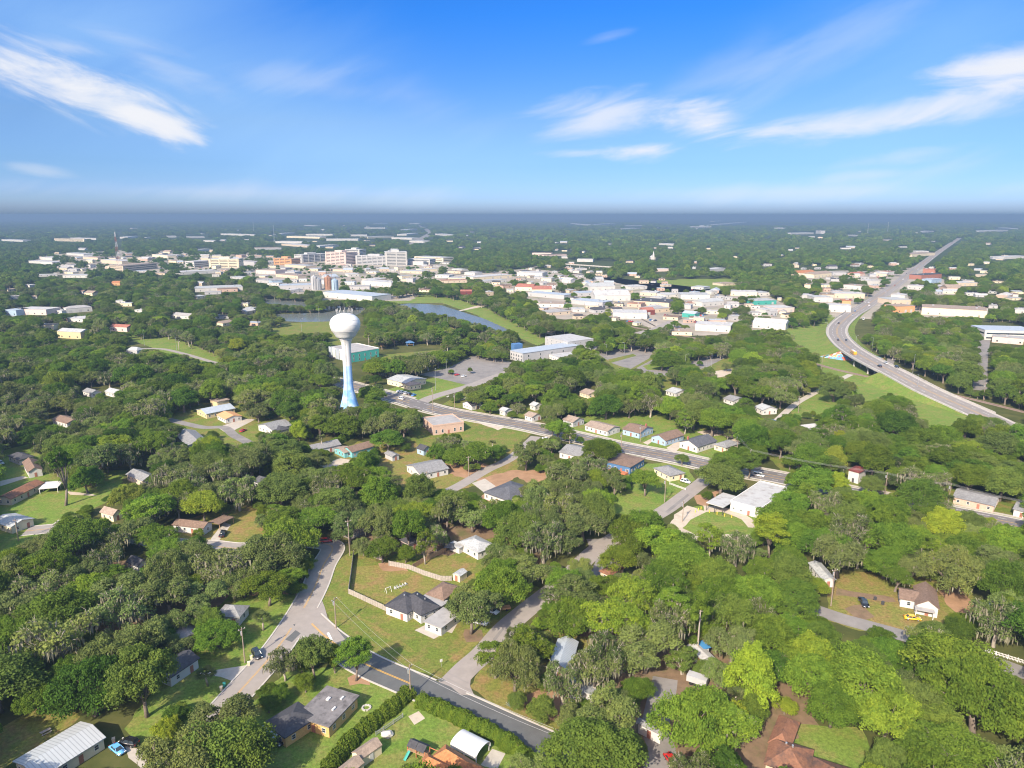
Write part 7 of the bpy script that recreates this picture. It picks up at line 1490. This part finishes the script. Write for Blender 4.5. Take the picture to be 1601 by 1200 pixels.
def plant(t):
    p = PROTO[t['p']]; nm = 'palm_tree' if t['kind']=='palm_tree' else 'pine_tree' if t['p'] in PINES else 'oak_tree'
    r_ = empty(nm, (t['x'],t['y'],0), t['rot']); u_ = random.uniform(.84,1.19); r_.scale = (t['s']*u_,t['s']/u_,t['sz'])
    r_['category'] = {'palm_tree':'palm','pine_tree':'pine tree','oak_tree':'tree'}[nm]; r_['group'] = {'palm_tree':'palms among the trees','pine_tree':'tall pines','oak_tree':'trees of the wooded neighbourhood'}[nm]
    c = link('fronds' if nm=='palm_tree' else 'crown', p['crown'], r_); c['tint'] = float(t['tint']); link('trunk', p['trunk'], r_)
    if p['moss']: link('hanging_moss', p['moss'], r_)
    if t['note']: r_['label'] = t['note']
    else: litems.append((r_, f"{size_word(t['R'])} {colour_word(t['tint'])} {p['word']} tree", t['px'], t['py']))
    return r_
for t in ind + pal: plant(t)
LMT = [l for l in LM if l[2] > 560] + [('the curved road bend',505,870),('the bare trunk tree',100,740),('the big round clinic oak',1127,740),('the lime domed tree',1470,795),('the large lime tree',1175,1040),('the dark lane',1028,1110),('the woodland street',945,870),('the lower left corner',20,1190),('the lower right corner',1585,1190),('the highway lawn',1400,620),('the left photo edge',5,900),('the left dark woods',120,980),('the right woods edge',1590,930),('the right hand thicket',1480,1080),('the middle thicket',1010,980),('the clinic woods',1330,850),('the far left woods',90,620),('the tower woods',470,740),('the mid woods',950,620),('the lower mid woods',1120,940)]
autolabel(litems, LMT); trim_labels(litems)
# ------------------------------------------------------------------ the rest of the wood as one instanced mass
def gn_forest(name, P, sc, rot, idx, tint, protos, label):
    me = bpy.data.meshes.new(name); n = len(P); me.vertices.add(n); me.vertices.foreach_set('co', P.astype(np.float32).ravel())
    for nm_, ty, arr, fld in (('scl','FLOAT_VECTOR',sc,'vector'),('rotz','FLOAT',rot,'value'),('pick','INT',idx,'value'),('tint','FLOAT',tint,'value')):
        a_ = me.attributes.new(nm_, ty, 'POINT'); a_.data.foreach_set(fld, arr.astype(np.int32 if ty=='INT' else np.float32).ravel())
    o = link(name, me); pc = bpy.data.collections.new(name+'_kinds')
    for k, pm in enumerate(protos): q = bpy.data.objects.new(f'kind_{k:02d}', pm); pc.objects.link(q)
    ng = bpy.data.node_groups.new(name, 'GeometryNodeTree'); ng.interface.new_socket('Geometry', in_out='INPUT', socket_type='NodeSocketGeometry'); ng.interface.new_socket('Geometry', in_out='OUTPUT', socket_type='NodeSocketGeometry')
    gi = ng.nodes.new('NodeGroupInput'); go = ng.nodes.new('NodeGroupOutput'); ci = ng.nodes.new('GeometryNodeCollectionInfo'); ci.inputs['Collection'].default_value = pc; ci.inputs['Separate Children'].default_value = True; ci.inputs['Reset Children'].default_value = True
    ip = ng.nodes.new('GeometryNodeInstanceOnPoints'); ip.inputs['Pick Instance'].default_value = True
    def attr(nm_, ty): a_ = ng.nodes.new('GeometryNodeInputNamedAttribute'); a_.data_type = ty; a_.inputs['Name'].default_value = nm_; return a_.outputs['Attribute']
    cx = ng.nodes.new('ShaderNodeCombineXYZ'); e2r = ng.nodes.new('FunctionNodeEulerToRotation')
    ng.links.new(attr('rotz','FLOAT'), cx.inputs['Z']); ng.links.new(cx.outputs[0], e2r.inputs[0]); ng.links.new(e2r.outputs[0], ip.inputs['Rotation']); ng.links.new(attr('scl','FLOAT_VECTOR'), ip.inputs['Scale']); ng.links.new(attr('pick','INT'), ip.inputs['Instance Index'])
    ng.links.new(gi.outputs[0], ip.inputs['Points']); ng.links.new(ci.outputs[0], ip.inputs['Instance']); ng.links.new(ip.outputs[0], go.inputs[0])
    md = o.modifiers.new('scatter','NODES'); md.node_group = ng; o['kind'] = 'stuff'; o['label'] = label; o['category'] = 'woodland'; return o
def joined(p):
    vs, fs, la, mi, mats = [], [], [], [], []
    for part in ('crown','trunk','moss'):
        me = p[part]
        if me is None: continue
        b = len(vs); mb0 = len(mats); vs += [tuple(v.co) for v in me.vertices]; fs += [tuple(i+b for i in q.vertices) for q in me.polygons]
        l = np.zeros(len(me.polygons),np.float32)
        if 'leaf' in me.attributes: me.attributes['leaf'].data.foreach_get('value', l)
        la.append(l); mi += [mb0+q.material_index for q in me.polygons]; mats += list(me.materials)
    out = bpy.data.meshes.new('tree_kind'); out.from_pydata(vs,[],fs); a_ = out.attributes.new('leaf','FLOAT','FACE'); a_.data.foreach_set('value', np.concatenate(la))
    for m_ in mats: out.materials.append(m_)
    out.polygons.foreach_set('material_index', mi); return out
JP = [joined(p) for p in PROTO]
def arrs(ts): return (np.array([(t['x'],t['y'],0) for t in ts]), np.array([(t['s']*u,t['s']/u,t['sz']) for t,u in zip(ts, rng.uniform(.84,1.19,len(ts)))]), np.array([t['rot'] for t in ts]), np.array([t['p'] for t in ts]), np.array([t['tint'] for t in ts]))
big = [t for t in rest if t['R'] > 3.9]; small = [t for t in rest if t['R'] <= 3.9]
gn_forest('woodland', *arrs(big), JP, 'unbroken green oak woodland covering the middle distance')
gn_forest('undergrowth', *arrs(small), JP, 'leafy undergrowth bushes filling gaps between the trees')
# far woods, coarser crowns, out to the horizon
LP = [lowtree(61,8,12,16,1500,1.5), lowtree(62,8,11,14,1300,1.6), lowtree(63,8,13,18,1500,1.4), lowtree(64,8,10,14,1300,1.6)]
VP = [lowtree(71,16,12,18,520,4.0), lowtree(72,16,11,16,480,4.2)]
def far(n, y0, y1, rlo, rhi, hlo, hhi, protos, base_R, name, label, power=1.0, hs=1.0, part=False):
    Y = (rng.uniform(y0**power, y1**power, n))**(1/power); X = rng.uniform(-1,1,n)*(Y*.78+60); Rr = rng.uniform(rlo,rhi,n); Ht = rng.uniform(hlo,hhi,n)
    px, py = projv(X,Y,np.zeros(n)); ok = blocked(X,Y,Rr,Ht) == 0; pm = look(PM,px,py); ok &= (pm > 0) if part else True; ok &= (pm == 0)|(rng.uniform(0,1,n) < pm*.9)
    # keep carriageways and roofs clear
    for nm_,P,hw,bb in ROADS:
        if nm_ in ('highway','boulevard','industrial','downtown','rail'):
            PA = np.array([(p.x,p.y) for p in P]); 
            for i in range(len(PA)-1):
                a,d = PA[i], PA[i+1]-PA[i]; d2 = (d@d)
                if d2 < 1e-6: continue
                tt = np.clip(((X-a[0])*d[0]+(Y-a[1])*d[1])/d2,0,1); ok &= ((X-a[0]-d[0]*tt)**2+(Y-a[1]-d[1]*tt)**2) > (hw+4)**2
    for x0,x1,yy0,yy1,f in FB_: ok &= ~((X > x0-2)&(X < x1+2)&(Y > yy0-2)&(Y < yy1+2))
    ok &= ~look(WM,px,py).astype(bool)
    X,Y,Rr,Ht,px,py = (q[ok] for q in (X,Y,Rr,Ht,px,py)); n = len(X); s = Rr/base_R
    ti = np.clip(.33+.12*px/1601 + rng.normal(0,.10,n), .1,.9)
    gn_forest(name, np.stack([X,Y,np.zeros(n)],1), np.stack([s,s,Ht/12*hs],1), rng.uniform(0,6.28,n), rng.integers(0,len(protos),n), ti, protos, label); print(name, n)
LPS = [lowtree(81,4,6,12,900,.8), lowtree(82,4,7,10,800,.8)]
far(42000,760,2300,2.6,4.6,4,7.5,LPS,4,'town_trees','small green street trees scattered between the town buildings',1.6,12/6.,True)
far(15000,1200,3000,6,10,9,15,LP,8,'distant_woodland','dark blue green woods stretching beyond the town',1.6)
far(14000,2900,11000,12,22,10,17,VP,16,'horizon_woodland','hazy far woods reaching the horizon',1.25)
# ------------------------------------------------------------------ hedges, agave
def hedge(pts, w, h, label, tint=.5, seed=1):
    P = smooth(wp(pts), 6); rs = np.random.default_rng(seed); Lh = sum((P[i+1]-P[i]).length for i in range(len(P)-1)); n = int(Lh*w*170); C,Nn,Lf = [],[],[]
    o_ = P[0].copy(); cum = np.cumsum([0]+[(P[i+1]-P[i]).length for i in range(len(P)-1)])
    for k in range(n):
        s = rs.uniform(0,Lh); i = min(len(P)-2, int(np.searchsorted(cum,s))-1 if s > 0 else 0); i = max(i,0); q = P[i].lerp(P[i+1], (s-cum[i])/max(1e-6,cum[i+1]-cum[i]))-o_; d = (P[i+1]-P[i]).normalized(); a = rs.uniform(-.15,math.pi+.15); rr_ = rs.uniform(.7,1.05)*(1+.09*math.sin(s*.9+seed)+.08*math.sin(s*1.73+1)*math.sin(a*3)+.07*math.sin(s*3.1+a*2)); sd_ = Vector((-d.y,d.x,0)); v = sd_*math.cos(a)*w/2*rr_ + Vector((0,0,max(.1,math.sin(a)*h*rr_)))
        C.append(tuple(q+v)); Nn.append((sd_.x*math.cos(a)+rs.normal()*.5, sd_.y*math.cos(a)+rs.normal()*.5, math.sin(a)+rs.normal()*.4)); Lf.append(rs.uniform(0,1)*.6+.2+.2*math.sin(s*1.9))
    r_ = empty('hedge', o_); tag(r_, label, 'hedge'); c = link('foliage', quads('foliage',np.array(C),np.array(Nn),rs.uniform(.25,.5,n),np.clip(np.array(Lf),0,1),LEAF,rs=rs), r_); c['tint'] = tint
    m = MB(); m.tube([p-o_+Vector((0,0,h*.35)) for p in P], w*.27, 6); m.build('branches', MT['brown_litter'], r_)
    LM.append(('the long hedge',)+pj(*P[len(P)//2])[:2])
hedge([(640,1085),(615,1108),(580,1135),(550,1160),(522,1195),(510,1215)],4.2,2.7,'long green hedge between yellow brick house and cream sheds',.52,1)
hedge([(655,1098),(690,1112),(730,1130),(770,1150),(805,1172),(825,1190)],4.2,2.6,'green hedge along the near edge of yellow lined street',.55,2)
hedge([(478,720),(515,700),(560,678),(605,665)],4.5,3.4,'tall dark hedge behind turquoise cottage',.40,3)
hedge([(498,1140),(508,1133),(520,1125)],2.0,1.4,'low shrubs against yellow brick house wall',.5,4)
m = MB(); p = at(797,1104)
for k in range(26):
    a = k*2.4; el = .3+.9*(k/26); d = Vector((math.cos(a)*math.cos(el),math.sin(a)*math.cos(el),math.sin(el))); s_ = Vector((-math.sin(a),math.cos(a),0)); L_ = 1.5; m.add([s_*-.09,s_*.09,d*L_*.5+s_*.1+Vector((0,0,.05)),d*L_,d*L_*.5-s_*.1+Vector((0,0,.05))],[(0,1,2,3,4)])
tag(m.build('agave', M('agave_leaf',(.30,.36,.30),.6,.1), None, loc=p+Vector((0,0,.1))), 'pale spiky agave plant on dry lawn right of street','plant')
